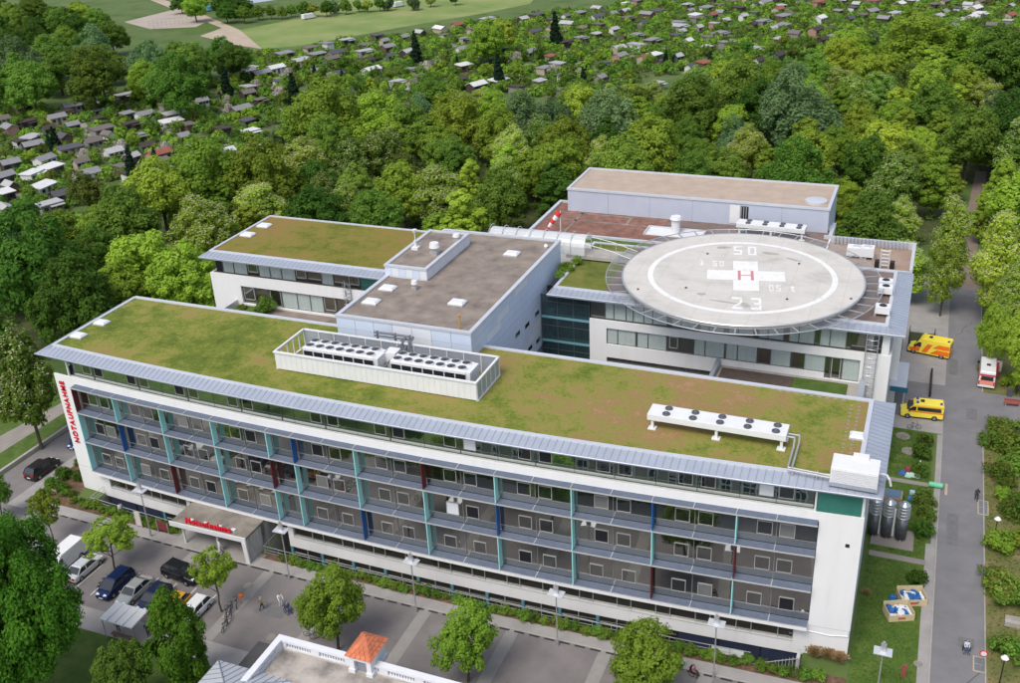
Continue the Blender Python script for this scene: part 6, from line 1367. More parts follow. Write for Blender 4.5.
def skip_bin(px, py, a, load, label):
    p = at(px, py); t = thing('waste_crate', label, 'crate', (p.x, p.y, 0), a, 'open timber crates on the lawn')
    M_ply = mat('plywood', (.52, .42, .24), .8, col2=(.6, .5, .31), scale=2, detail=6); l, w_, h = 2.5, 1.7, 1.0
    for (x0, y0, x1, y1, hh) in ((-l/2, -w_/2, l/2, -w_/2+.06, h*.8), (-l/2, w_/2-.06, l/2, w_/2, h*1.25), (-l/2, -w_/2+.06, -l/2+.06, w_/2-.06, h), (l/2-.06, -w_/2+.06, l/2, w_/2-.06, h)):
        b = MB(); b.box(x0, y0, .05, x1, y1, hh); part('side_board', b, M_ply, t, False)
    b = MB(); b.box(-l/2+.06, -w_/2+.06, .05, l/2-.06, w_/2-.06, .15); part('floor_board', b, M_ply, t, False)
    b = MB(); b.box(-.35, -w_/2-.02, .3, .35, -w_/2-.003, .55); part('red_plate', b, mat('red_plate', (.5, .1, .07), .6), t, False)
    for k in range(11):
        b = MB(); x, y = rng.uniform(-l/2+.4, l/2-.4), rng.uniform(-w_/2+.35, w_/2-.35); M_ = Matrix.Translation(Vector((x, y, .62+rng.uniform(-.1, .15)))) @ Matrix.Rotation(rng.uniform(0, 3), 4, 'Z') @ Matrix.Rotation(rng.uniform(-.4, .4), 4, 'X')
        s1, s2 = rng.uniform(.25, .5), rng.uniform(.2, .4)
        b.hexa([M_ @ Vector(v) for v in ((-s1, -s2, 0), (s1, -s2*.8, 0), (s1*.9, s2, 0), (-s1*.8, s2*.9, 0))], [M_ @ Vector(v) for v in ((-s1*.7, -s2*.6, .3), (s1*.6, -s2*.6, .25), (s1*.7, s2*.6, .3), (-s1*.6, s2*.6, .28))])
        part('bag', b, [mat('white_bag', (.74, .75, .76), .6), mat('blue_bag', (.02, .12, .33), .5)][(k % 5 < 2) if load else (k % 3 > 0)], t, False)
    b = MB(); b.box(-l/2+.1, -w_/2+.1, .15, l/2-.1, w_/2-.1, .55); part('load', b, [mat('white_bag', (.74, .75, .76), .6)], t, False)
skip_bin(911, 601, math.radians(20), 0, 'open plywood crate of blue and white bags nearer the road'); skip_bin(898, 616, math.radians(24), 1, 'open plywood crate of mostly white bags nearer the building')
p = at(893, 599); b = MB(); b.hexa([(p.x-.5, p.y-.35, 0), (p.x+.5, p.y-.3, 0), (p.x+.45, p.y+.35, 0), (p.x-.45, p.y+.3, 0)], [(p.x-.3, p.y-.2, .5), (p.x+.3, p.y-.15, .45), (p.x+.25, p.y+.2, .5), (p.x-.25, p.y+.2, .42)])
single('blue_bag', b, mat('blue_bag', (.02, .12, .33), .5), 'single blue bag on the grass behind the plywood crates', 'bag', loc=(p.x, p.y, 0), bevel=.08)
# clutter by the hedge
for px, py, c, s, lb, nm, ct in ((913, 477, (.42, .66, .55), (.9, .6, .5), 'pale green and white heap of bags on the side lawn', 'bag_heap', 'bags'), (909, 470, (.28, .04, .06), (.5, .3, .5), 'red cloth bundle on the side lawn', 'cloth_bundle', 'bundle'), (903, 474, (.04, .10, .3), (.35, .3, .4), 'blue cloth bundle on the side lawn', 'cloth_bundle', 'bundle'), (935.5, 487.5, (.14, .52, .30), (.75, .3, .3), 'green cylinder lying across the hedge edge', 'green_drum', 'drum'), (912, 494, (.35, .5, .62), (.3, .3, .4), 'pale blue canister beside the tanks', 'canister', 'canister'), (910, 500, (.05, .2, .45), (.3, .3, .35), 'blue canister beside the tanks', 'canister', 'canister'), (946, 490, (.42, .34, .27), (.18, 1.1, .25), 'flat timber beam at the left road edge', 'timber_beam', 'beam')):
    p = at(px, py); b = MB()
    if nm == 'green_drum': b.cyl((p.x-s[0], p.y, .35), (p.x+s[0], p.y-.05, .35), .32, .32, 14)
    elif nm in ('bag_heap', 'cloth_bundle'):
        for k in range(5 if nm == 'bag_heap' else 3):
            dx, dy = rng.uniform(-s[0], s[0])*.7, rng.uniform(-s[1], s[1])*.7; q = .35+.2*random.random()
            b.hexa([(p.x+dx-q, p.y+dy-q*.7, 0), (p.x+dx+q, p.y+dy-q*.8, 0), (p.x+dx+q*.8, p.y+dy+q*.7, 0), (p.x+dx-q*.9, p.y+dy+q*.8, 0)], [(p.x+dx-q*.6, p.y+dy-q*.4, s[2]), (p.x+dx+q*.5, p.y+dy-q*.5, s[2]*.9), (p.x+dx+q*.5, p.y+dy+q*.4, s[2]*1.1), (p.x+dx-q*.5, p.y+dy+q*.4, s[2])], k % 2)
    else: b.hexa([(p.x-s[0], p.y-s[1], 0), (p.x+s[0], p.y-s[1], 0), (p.x+s[0], p.y+s[1], 0), (p.x-s[0], p.y+s[1], 0)], [(p.x-s[0]*.9, p.y-s[1]*.9, s[2]), (p.x+s[0]*.9, p.y-s[1]*.9, s[2]), (p.x+s[0]*.9, p.y+s[1]*.9, s[2]), (p.x-s[0]*.9, p.y+s[1]*.9, s[2])])
    m_ = mat('clutter_%d' % px, c, .6)
    single(nm, b, [m_, mat('white_bag', (.74, .75, .76), .6)] if nm == 'bag_heap' else [m_, m_], lb, ct, loc=(p.x, p.y, 0), bevel=.05)
p = at(914, 473); b = MB(); b.cyl((p.x, p.y, .1), (p.x+.6, p.y+1.6, .9), .05, .05, 6); single('leaning_pole', b, M_wbox, 'thin white pole leaning out of the bundles on the side lawn', 'pole', loc=(p.x, p.y, 0))
def globe_lamp(px, py, label, h=3.6):
    p = at(px, py); t = thing('globe_lamp', label, 'street lamp', (p.x, p.y, 0), 0, 'white globe lamps by the side road'); b = MB(); b.cyl((0, 0, 0), (0, 0, h), .06, .05, 8); part('pole', b, M_black, t, False)
    b = MB(); b.cyl((0, 0, h), (0, 0, h+.12), .18, .34, 12); b.cyl((0, 0, h+.12), (0, 0, h+.35), .34, .15, 12); part('globe', b, mat('opal_globe', (.8, .8, .8), .3), t, False)
globe_lamp(992, 548, 'white globe lamp in the bushes right of the side road'); globe_lamp(998, 690, 'white globe lamp at the bottom right corner'); globe_lamp(1016, 395, 'white globe lamp at the right edge behind the white truck')
for px, py, lb in ((980, 672, 'round red rimmed traffic sign at the bottom right roadside'), (985, 362, 'round red traffic sign behind the white ambulance truck')):
    p = at(px, py); t = thing('traffic_sign', lb, 'traffic sign', (p.x, p.y, 0)); b = MB(); b.cyl((0, 0, 0), (0, 0, 2.4), .04, .04, 6); part('post', b, M_steel, t, False)
    b = MB(); b.cyl((0, -.06, 2.2), (0, -.03, 2.2), .36, .36, 20); part('disc', b, mat('sign_red', (.6, .02, .04), .5), t, False)
    if px == 980: b = MB(); b.cyl((0, -.075, 2.2), (0, -.062, 2.2), .25, .25, 20); part('face', b, M_wbox, t, False)
for px, py, sx, sy, lb in ((979.5, 665, .45, .9, 'grey grating with pale frame at the bottom right kerb'), (983, 508, .45, 1.3, 'double grating with pale frame by the right kerb')):
    p = at(px, py); t = thing('grating', lb, 'grating', (p.x, p.y, 0)); b = MB(); b.box(-sx-.12, -sy-.12, .02, sx+.12, sy+.12, .06); part('frame', b, mat('timber_pale', (.45, .36, .26), .8), t, False); b = MB(); b.box(-sx, -sy, .06, sx, -.04, .08); b.box(-sx, .04, .06, sx, sy, .08); part('grid', b, mat('grating_grey', (.16, .17, .18), .6), t, False)
p = at(1012, 406); t = thing('bench', 'red brown bench at the right edge by the drive', 'bench', (p.x, p.y, 0), .1); b = MB(); b.box(-1, -.25, .42, 1, .25, .48); part('seat', b, mat('bench_red', (.28, .07, .05), .7), t, False); b = MB(); b.box(-1, .22, .55, 1, .28, .9); part('backrest', b, mat('bench_red', (.28, .07, .05), .7), t, False)
for x in (-.8, .8): b = MB(); b.box(x-.05, -.22, 0, x+.05, .22, .42); part('leg', b, M_steel, t, False)
p = at(1009, 396); b = MB(); b.box(p.x-.3, p.y-.3, 0, p.x+.3, p.y+.3, 1.0); b.box(p.x-.35, p.y-.35, 1.0, p.x+.35, p.y+.35, 1.1); single('litter_bin', b, mat('bin_grey', (.07, .08, .09), .6), 'dark square litter bin beside the red bench', 'litter bin', loc=(p.x, p.y, 0))
p = at(159, 636); b = MB(); b.cyl((p.x, p.y, 0), (p.x, p.y, 1.1), .3, .33, 12); b.cyl((p.x, p.y, 1.1), (p.x, p.y, 1.2), .36, .36, 12); single('litter_bin', b, M_black, 'dark round litter bin on the pavement right of the white shelter', 'litter bin', loc=(p.x, p.y, 0))
p = at(903, 677); b = MB(); b.box(p.x-.2, p.y-.05, 0, p.x+.2, p.y+.05, 1.3); b.box(p.x-.25, p.y-.07, 1.3, p.x+.25, p.y+.07, 1.4); single('red_post', b, mat('brick_red_post', (.28, .08, .06), .7), 'short brick red post on the lawn at the bottom right', 'post', loc=(p.x, p.y, 0))
p = at(1018, 627); b = MB(); b.box(p.x-1.2, p.y-.25, 0, p.x+1, p.y+.25, .5); b.box(p.x-1.2, p.y+.2, .5, p.x+1, p.y+.28, .95); single('stone_bench', b, M_conc, 'pale concrete bench at the right edge among dry grass', 'bench', loc=(p.x, p.y, 0))
# low retaining wall on the left
wl0, wl1 = at(-10, 479), at(72, 411)
b = MB(); b.box(-12.75, -6, 0, -12.35, 40, .55); single('retaining_wall', b, M_conc, 'low concrete wall along the left side street', 'wall', loc=(-12.5, 10, 0))
# ================================================================== vegetation
LEAF = {
 'mid': leaf_mat('leaf_mid', (0.112, 0.211, 0.030), (0.246, 0.390, 0.059)),
 'bright': leaf_mat('leaf_bright', (0.184, 0.301, 0.030), (0.365, 0.506, 0.066)),
 'yellow': leaf_mat('leaf_yellow', (0.237, 0.346, 0.033), (0.422, 0.544, 0.074)),
 'dark': leaf_mat('leaf_dark', (0.061, 0.138, 0.020), (0.141, 0.269, 0.038)),
 'silver': leaf_mat('leaf_silver', (0.109, 0.192, 0.077), (0.205, 0.307, 0.128)),
 'olive': leaf_mat('leaf_olive', (0.109, 0.160, 0.028), (0.192, 0.243, 0.051)),
 'conifer': leaf_mat('leaf_conifer', (.014, .040, .022), (.036, .075, .038)),
 'blossom': leaf_mat('blossom', (.52, .53, .28), (.72, .71, .44), .1, .005),
 'rust': leaf_mat('leaf_rust', (.12, .075, .02), (.22, .13, .05)),
 'pink': leaf_mat('leaf_pink', (.48, .44, .38), (.68, .64, .58), .1),
 'deep': leaf_mat('leaf_deep', (0.056, 0.147, 0.015), (0.134, 0.288, 0.028), .1),
 'straw': leaf_mat('straw', (.36, .25, .12), (.52, .38, .21), .1, .005)}
M_bark = mat('bark', (.055, .045, .035), .95, col2=(.095, .08, .065), scale=3, space='obj')
def leaf_mesh(name, C, Nn, S, mi, mats):
    """one quad per leaf clump: centres, normals, sizes, material indices"""
    n = len(C); up = rng.normal(size=(n, 3)); T = np.cross(Nn, up); T /= np.linalg.norm(T, axis=1)[:, None]+1e-9; U = np.cross(Nn, T)
    s = S[:, None]; asp = rng.uniform(.55, 1.0, n)[:, None]
    V = np.stack([C-T*s, C-U*s*asp, C+T*s, C+U*s*asp], 1).reshape(-1, 3)
    me = bpy.data.meshes.new(name); me.vertices.add(len(V)); me.vertices.foreach_set('co', V.ravel()); me.loops.add(len(V)); me.loops.foreach_set('vertex_index', np.arange(len(V)))
    me.polygons.add(n); me.polygons.foreach_set('loop_start', np.arange(n)*4)
    for m in mats: me.materials.append(m)
    me.polygons.foreach_set('material_index', mi.astype(np.int32)); me.update(calc_edges=True); return me
def crown(kind, R, H, z0, nclump, nleaf, ls, shape='round', second=None, share=0.0, clump=(.12, .22)):
    """leaf sprays on small clumps, the clumps on several uneven lobes; crown from z0 to z0+H, radius about R"""
    C = []; Nn = []; S = []; MI = []
    lobes = []
    if shape == 'cone':
        for k in range(7): t = k/6; lobes.append((np.array([rng.normal(0, .05*R), rng.normal(0, .05*R), z0+H*(.12+.8*t)]), np.array([1, 1, 0])*R*(1-.88*t)*.82+np.array([0, 0, H*.11])))
    elif shape == 'tall':
        a0 = rng.uniform(0, 6.28)
        for k in range(6): t = k/5; w_ = (.75, .95, 1.0, .9, .72, .45)[k]*rng.uniform(.85, 1.1); a = a0+k*2.4; lobes.append((np.array([math.cos(a)*R*.22, math.sin(a)*R*.22, z0+H*(.16+.68*t)]), np.array([R*w_*.78, R*w_*.78, H*.19])))
    else:
        a0 = rng.uniform(0, 6.28); n = int(rng.integers(5, 8))
        lobes.append((np.array([rng.normal(0, .1*R), rng.normal(0, .1*R), z0+H*.66]), np.array([R*.58, R*.58, H*.34])*rng.uniform(.92, 1.06)))
        for k in range(n):
            a = a0+k*6.283/n+rng.normal(0, .25); d = R*rng.uniform(.38, .58); zz = z0+H*rng.uniform(.26, .60)
            lobes.append((np.array([math.cos(a)*d, math.sin(a)*d, zz]), np.array([R*rng.uniform(.36, .56)]*2+[H*rng.uniform(.2, .34)])))
        if shape == 'willow': lobes = [(c*np.array([1, 1, .92]), r*np.array([1, 1, 1.25])) for c, r in lobes]
    vol = np.array([(r[0]*r[2]) for _, r in lobes]); cnt = np.maximum(4, (nclump*vol/vol.sum())).astype(int)
    per = nleaf/max(1, cnt.sum()*.62)
    for (lc, lr), m in zip(lobes, cnt):
        for i in range(m):
            k = (i+.5)/m; ph = i*2.39996+rng.normal(0, .3); zz = max(-.8, min(1, 1-1.85*k+rng.normal(0, .06))); rr = math.sqrt(max(0, 1-zz*zz))
            u = np.array([rr*math.cos(ph), rr*math.sin(ph), zz]); c = lc+u*lr*rng.uniform(.72, 1.02)
            if any((((c-oc)/orr)**2).sum() < .55 for oc, orr in lobes if oc is not lc): continue
            if rng.random() < .05: continue
            rc = R*rng.uniform(*clump)
            n = max(6, int(per*(rc/(R*sum(clump)/2))**2)); d = rng.normal(size=(n, 3)); d /= np.linalg.norm(d, axis=1)[:, None]
            keep = (d@u > -.35) | (d[:, 2] > .4); d = d[keep]; n = len(d)
            q = c+d*rc*rng.uniform(.5, 1.28, n)[:, None]*np.array([1, 1, .85 if shape != 'willow' else 1.35])
            nn = d*.75+u*.35+np.array([0, 0, .4])+rng.normal(0, .36, (n, 3)); nn /= np.linalg.norm(nn, axis=1)[:, None]
            C.append(q); Nn.append(nn); S.append(ls*rng.uniform(.5, 1.3, n)); m_ = np.zeros(n)
            if second: m_[(rng.random(n) < share) & (d[:, 2] > -.1)] = 1
            MI.append(m_)
    n = nleaf//9
    for (lc, lr) in lobes:
        k = max(4, n//len(lobes)); d = rng.normal(size=(k, 3)); d /= np.linalg.norm(d, axis=1)[:, None]
        C.append(lc+d*lr*rng.uniform(.35, .75, k)[:, None]); Nn.append(d); S.append(np.full(k, ls*1.35)); MI.append(np.zeros(k))
    C, Nn, S, MI = map(np.concatenate, (C, Nn, S, MI))
    if second is not None:
        up_ = MI == 1; Nn[up_] = Nn[up_]*.6+np.array([0, 0, .6]); S[up_] *= .6; C[up_, 2] += .12
    return leaf_mesh('crown', C, Nn, S, MI, [LEAF[kind]]+([LEAF[second]] if second else []))
def trunk_mesh(H, r, top, limbs=6, R=4):
    b = MB(); p = Vector((0, 0, -.1)); pr = r; k = 5
    for i in range(k):
        q = Vector((rng.normal(0, .08), rng.normal(0, .08), top*(i+1)/k)); r2 = r*(1-.62*(i+1)/k); b.cyl(p, q, pr, r2, 8, caps=(i == k-1)); p, pr = q, r2
    for i in range(limbs):
        a = i*2.4+rng.uniform(-.4, .4); z = top*rng.uniform(.35, .85); s = Vector((0, 0, z)); e = s+Vector((math.cos(a)*R*.6, math.sin(a)*R*.6, R*rng.uniform(.35, .75))); m_ = s.lerp(e, .5)+Vector((0, 0, -.15*R*.3))
        b.cyl(s, m_, r*.38, r*.26, 6); b.cyl(m_, e, r*.26, r*.1, 5)
    return b.mesh('trunk', M_bark)
PROTO = {}
def proto(key, kind, R, H, z0, ncl, nlf, ls, shape='round', second=None, share=0., clump=(.12, .22), tr=None, nvar=2):
    PROTO[key] = [(crown(kind, R, H, z0, ncl, nlf, ls, shape, second, share, clump), trunk_mesh(H+z0, tr or R*.06, z0+H*.55, 6, R), R, z0+H) for _ in range(nvar)]
BIG = dict(ncl=150, nlf=17000, ls=.20)
def big(key, kind, R, H, z0, nvar, **k): proto(key, kind, R, H, z0, 150, 17000, .20, nvar=nvar, **k)
big('mid', 'mid', 5.0, 11.0, 2.4, 4); big('bright', 'bright', 5.2, 11.0, 2.4, 4); big('yellow', 'yellow', 4.6, 11.0, 2.2, 3); big('dark', 'dark', 5.2, 11.5, 2.2, 3)
big('silver', 'silver', 5.0, 10.5, 2.0, 2, shape='willow'); big('olive', 'olive', 4.8, 9.0, 2.4, 1)
big('chestnut', 'mid', 4.4, 10.5, 2.4, 2, second='blossom', share=.30); big('chestnut_pale', 'yellow', 4.4, 10.5, 2.4, 2, second='blossom', share=.5)
proto('chestnut_tall', 'yellow', 3.4, 12.5, 2.4, 150, 15000, .19, 'tall', second='blossom', share=.5, nvar=2, clump=(.14, .34))
proto('tall', 'bright', 3.6, 12.5, 2.2, 110, 12000, .21, 'tall', nvar=2)
proto('tall_y', 'yellow', 3.4, 12.5, 2.2, 110, 12000, .21, 'tall', nvar=1)
proto('tall_d', 'dark', 3.4, 13, 2.0, 110, 12000, .21, 'tall', nvar=1)
proto('conifer', 'conifer', 2.6, 10.5, .8, 120, 7000, .22, 'cone', nvar=1)
proto('young', 'bright', 2.1, 3.8, 2.4, 60, 5200, .105, tr=.10, nvar=3)
proto('street', 'mid', 2.6, 4.6, 1.9, 130, 15000, .095, tr=.14, nvar=2)
proto('street_b', 'bright', 2.6, 4.6, 1.9, 130, 15000, .095, tr=.14, nvar=3)
proto('near', 'deep', 7.0, 12.0, 2.0, 420, 90000, .135, tr=.4, nvar=1, clump=(.08, .15))
proto('pointed', 'deep', 3.0, 7.4, 1.0, 160, 20000, .115, 'tall', tr=.18, nvar=1)
proto('small', 'mid', 2.2, 3.2, .8, 40, 1400, .2, nvar=3, tr=.1, clump=(.18, .3))
proto('small_b', 'bright', 2.2, 3.2, .8, 40, 1400, .2, nvar=2, tr=.1, clump=(.18, .3))
proto('small_y', 'yellow', 2.0, 2.8, .6, 36, 1300, .2, nvar=1, tr=.1, clump=(.18, .3))
proto('small_d', 'dark', 2.2, 3.4, .8, 40, 1400, .2, nvar=2, tr=.1, clump=(.18, .3))
proto('small_p', 'pink', 2.0, 2.8, .8, 36, 1300, .18, nvar=1, tr=.1, clump=(.18, .3))
proto('small_o', 'olive', 2.0, 2.8, .6, 36, 1300, .2, nvar=1, tr=.1, clump=(.18, .3))
TREES = []
def tree(kind, x, y, R, Ht, label, group, name='tree', cat='tree', trunk=True):
    cr, tm, R0, H0 = random.choice(PROTO[kind]); s = R/R0; sz = Ht/H0
    t = thing(name, label, cat, (x, y, 0), random.uniform(0, 6.28), group)
    link('crown', cr, t, scale=(s*random.uniform(.94, 1.06), s*random.uniform(.94, 1.06), sz))
    if trunk: link('trunk', tm, t, scale=(s, s, sz))
    TREES.append((x, y, R)); return t
def depth(x, y, z): return float((np.array([x, y, z])-CAM)@_fw)
def tree_px(kind, px, py, rpx, hfac, label, group, zc=None, name='tree'):
    """px, py: crown centre; rpx: crown half-width in the photo; the crown centre sits at 0.58 of the height"""
    Ht = 11.0
    for _ in range(4):
        p = at(px, py, Ht*.58); R = rpx*depth(*p)/F_PX; Ht = R*hfac*1.22
    return tree(kind, p.x, p.y, R, Ht, label, group, name)
def tree_base(kind, bx, by, top_py, rpx, label, group, name='tree'):
    """bx, by: foot of the trunk on the ground; top_py: top of the crown"""
    p = at(bx, by); R = rpx*depth(p.x, p.y, 3)/F_PX
    lo, hi = 1.0, 30.0
    for _ in range(30):
        m_ = (lo+hi)/2
        if pix(p.x, p.y, m_)[1] > top_py: lo = m_
        else: hi = m_
    return tree(kind, p.x, p.y, R, lo, label, group, name)
# ---- named trees near the street
tree_base('young', 117, 573, 521, 25, 'young leafy street tree between the parked cars and the lane', 'street trees before the front wing')
tree_base('young', 54, 542, 492, 15, 'thin young street tree at the far left of the row', 'street trees before the front wing')
tree_base('young', 222, 612, 549, 21, 'slim young street tree with bicycles at its foot', 'street trees before the front wing')
tree_base('street_b', 338, 650, 568, 32, 'rounded street tree left of the red tiled turret', 'street trees before the front wing')
tree_base('street_b', 468, 682, 604, 31, 'rounded street tree in the middle, right of the turret', 'street trees before the front wing')
tree_base('street_b', 643, 704, 628, 36, 'rounded street tree at the bottom edge right of the middle', 'street trees before the front wing')
tree_base('near', 34, 697, 522, 70, 'very large dense green tree filling the bottom left corner', 'trees on the south lawn')
tree_base('near', -20, 640, 545, 45, 'large green tree cut off by the left edge at the bottom', 'trees on the south lawn')
tree_base('pointed', 190, 692, 590, 29, 'dense pointed green tree right of the white shelter', 'trees on the south lawn')
tree_base('street', 134, 712, 640, 27, 'low bushy tree at the bottom below the white shelter', 'trees on the south lawn')
tree_base('chestnut', 42, 449, 331, 33, 'flowering chestnut on the verge left of the red letters', 'trees by the side street')
tree_base('street', 4, 520, 470, 14, 'small tree at the left edge by the side street', 'trees by the side street')
tree_base('street_b', 987, 372, 305, 17, 'young round tree at the road edge above the white truck', 'trees by the side road')
tree_base('bright', 1016, 392, 312, 26, 'bright tree at the right edge above the drive', 'trees by the side road')
tree_base('chestnut_tall', 940, 316, 198, 17, 'leaning chestnut with bare lower trunk on the forecourt', 'trees by the side road')
tree_base('chestnut_tall', 988, 322, 212, 21, 'tall pale flowering chestnut right of the side road', 'trees by the side road')
tree_base('chestnut_tall', 1006, 340, 262, 18, 'flowering chestnut in front of the tall pale one right of the road', 'trees by the side road')
for k, (kind, px, py, r, hf) in enumerate([
    ('dark', 25, 262, 52, 2.4), ('dark', 70, 300, 42, 2.4), ('dark', 100, 262, 30, 2.4), ('mid', 125, 222, 34, 2.2), ('bright', 160, 195, 36, 2.0), ('olive', 86, 190, 20, 1.8), ('bright', 205, 178, 42, 1.9), ('bright', 262, 176, 38, 2.0),
    ('chestnut_pale', 203, 232, 34, 2.2), ('yellow', 150, 268, 36, 2.2), ('yellow', 186, 278, 36, 2.2), ('yellow', 118, 295, 30, 2.2), ('bright', 330, 116, 42, 1.8), ('bright', 375, 124, 34, 1.8), ('mid', 300, 130, 26, 1.9), ('silver', 284, 143, 20, 1.7),
    ('mid', 408, 128, 30, 1.9), ('bright', 455, 122, 34, 1.8), ('mid', 430, 96, 24, 1.9), ('bright', 487, 40, 20, 2.0), ('yellow', 500, 34, 16, 2.0), ('chestnut', 322, 196, 20, 2.4), ('chestnut', 352, 166, 24, 2.2), ('chestnut', 385, 158, 26, 2.2), ('yellow', 402, 188, 26, 2.3), ('chestnut', 345, 205, 20, 2.4),
    ('tall_y', 432, 186, 14, 3.2), ('tall_y', 468, 186, 17, 3.0), ('chestnut_tall', 506, 182, 17, 3.0), ('chestnut_pale', 512, 152, 22, 2.3), ('chestnut', 540, 140, 22, 2.3), ('yellow', 560, 168, 28, 2.2), ('mid', 575, 105, 24, 2.0), ('silver', 610, 120, 32, 1.9), ('bright', 652, 150, 36, 1.9), ('mid', 690, 108, 32, 2.0),
    ('mid', 742, 92, 34, 1.9), ('chestnut_pale', 742, 150, 22, 2.3), ('silver', 800, 110, 38, 2.0), ('bright', 804, 160, 30, 2.0), ('bright', 895, 122, 20, 2.1), ('yellow', 870, 75, 20, 2.2), ('olive', 905, 85, 20, 2.0), ('bright', 915, 40, 38, 1.6), ('bright', 960, 48, 30, 1.7), ('mid', 1000, 60, 36, 1.8), ('bright', 850, 50, 26, 1.7),
    ('yellow', 858, 212, 19, 2.3), ('chestnut_pale', 902, 222, 21, 2.2), ('tall', 935, 180, 20, 3.0), ('tall', 1003, 190, 20, 3.0), ('tall_y', 985, 215, 15, 2.8), ('mid', 970, 140, 34, 2.0), ('dark', 1010, 120, 30, 2.0), ('mid', 935, 110, 28, 2.0), ('dark', 870, 165, 28, 2.2), ('mid', 905, 165, 24, 2.2), ('conifer', 555, 27, 8, 3.6), ('conifer', 498, 68, 8, 3.4), ('conifer', 130, 163, 9, 3.4), ('conifer', 225, 80, 8, 3.4), ('conifer', 293, 88, 9, 3.2), ('conifer', 415, 45, 8, 3.4)]):
    PL = {'dark': 'dark green broad tree', 'mid': 'mid green broad tree', 'bright': 'bright green rounded tree', 'olive': 'brownish olive tree', 'chestnut': 'chestnut with pale blossom', 'chestnut_pale': 'chestnut thick with cream blossom', 'yellow': 'yellow green tree', 'silver': 'grey green feathery tree', 'tall': 'tall slender bright tree', 'tall_y': 'tall slender yellow green tree', 'chestnut_tall': 'tall chestnut with cream blossom', 'conifer': 'dark narrow conifer'}[kind]
    tree_px(kind, px, py, r, hf, PL, 'trees of the belt behind the hospital', name='conifer' if kind == 'conifer' else 'tree')
# ---- fill the belt
def inpoly(x, y, P):
    c = False; j = len(P)-1
    for i in range(len(P)):
        if (P[i][1] > y) != (P[j][1] > y) and x < (P[j][0]-P[i][0])*(y-P[i][1])/(P[j][1]-P[i][1])+P[i][0]: c = not c
        j = i
    return c
BELT = [(-40, 225), (60, 232), (96, 205), (150, 192), (236, 176), (285, 138), (330, 112), (420, 110), (470, 96), (520, 104), (560, 98), (640, 84), (720, 70), (800, 62), (880, 36), (960, 34), (1060, 40), (1060, 330), (990, 300), (905, 300), (905, 245), (845, 225), (838, 185), (590, 158), (530, 218), (430, 222), (270, 208), (190, 262), (200, 300), (128, 290), (40, 345), (40, 430), (-40, 380)]
NW = [(-20, 4), (40, 2), (112, 4), (122, 40), (165, 40), (232, 36), (228, 62), (130, 76), (66, 90), (-20, 88)]
def blocked(x, y):
    return (-5 < x < 95 and -8 < y < 51) or (36 < x < 95 and 46 < y < 77) or (91 < x < 108 and y < 112) or (97 < x < 105 and y < 140) or (-14 < x < -5 and y < 45) or (-26 < x < -5 and y < 20)
def fill(poly, xr_, yr_, gap, kinds, rr, hf, group, zc=7.0, maxn=400, tries=9000):
    pts = [(a, c, r*1.05) for a, c, r in TREES]; n = 0
    for _ in range(tries):
        x, y = random.uniform(*xr_), random.uniform(*yr_)
        if blocked(x, y): continue
        R = random.uniform(*rr); q = pix(x, y, R*1.75 if zc else 6)
        if not (-45 < q[0] < 1065 and -40 < q[1]) or not inpoly(q[0], q[1], poly): continue
        k = random.choice(kinds)
        if k[:4] == 'tall': R *= .72
        if any((x-a)**2+(y-c)**2 < max(gap, (R+r)*.78)**2 for a, c, r in pts): continue
        pts.append((x, y, R))
        tree(k, x, y, R, R*random.uniform(*hf)*(1.2 if k[:4] == 'tall' else 1), {'dark': 'dark green broad tree', 'mid': 'mid green broad tree', 'bright': 'bright green rounded tree', 'olive': 'brownish olive tree', 'chestnut': 'chestnut with pale blossom', 'chestnut_pale': 'chestnut thick with cream blossom', 'yellow': 'yellow green tree', 'silver': 'grey green feathery tree', 'tall': 'tall slender bright tree', 'tall_y': 'tall slender yellow green tree', 'tall_d': 'tall slender dark tree', 'chestnut_tall': 'tall chestnut with cream blossom', 'conifer': 'dark narrow conifer'}[k], group, name='conifer' if k == 'conifer' else 'tree'); n += 1
        if n >= maxn: break
    return n
n1 = fill(BELT, (-150, 190), (20, 330), 4.2, ['mid']*5+['dark']*2+['bright']*6+['yellow']*4+['chestnut', 'chestnut', 'chestnut_pale', 'chestnut_pale', 'chestnut_tall', 'silver', 'olive', 'tall', 'tall', 'tall_y', 'tall_y', 'tall_d'], (3.4, 6.6), (2.15, 2.75), 'trees of the belt behind the hospital', maxn=190)
WOOD = pxpoly([(-40, 250), (60, 256), (96, 230), (150, 214), (236, 194), (285, 154), (330, 128), (420, 125), (470, 112), (560, 112), (640, 100), (720, 86), (800, 78), (880, 54), (960, 52), (1060, 58)])+[(190, 60), (108, 60), (108, 112), (105, 150), (98, 150), (94, 112), (90.2, 110), (90.2, 76), (38, 76), (38, 50), (-14, 50), (-14, 24), (-120, 10)]
sheet('woodland_floor', [WOOD], mat('leaf_litter', (.03, .035, .012), .97, stops=[(.3, (.035, .04, .015)), (.5, (.055, .07, .02)), (.72, (.085, .11, .03))], scale=.5, detail=8, bump=.6, bscale=3), .0045)
C_, N_, S_, I_ = [], [], [], []
for k in range(2600):
    x, y = random.uniform(-120, 190), random.uniform(20, 240)
    if not inpoly(x, y, WOOD) or blocked(x, y): continue
    R = random.uniform(.5, 1.5); n = 44; d = rng.normal(size=(n, 3)); d /= np.linalg.norm(d, axis=1)[:, None]; d[:, 2] = np.abs(d[:, 2])
    C_.append(np.array([x, y, R*.2])+d*R*rng.uniform(.5, 1.1, n)[:, None]); N_.append(d+np.array([0, 0, .5])+rng.normal(0, .3, (n, 3))); S_.append(rng.uniform(.18, .36, n)); I_.append(np.full(n, k % 3))
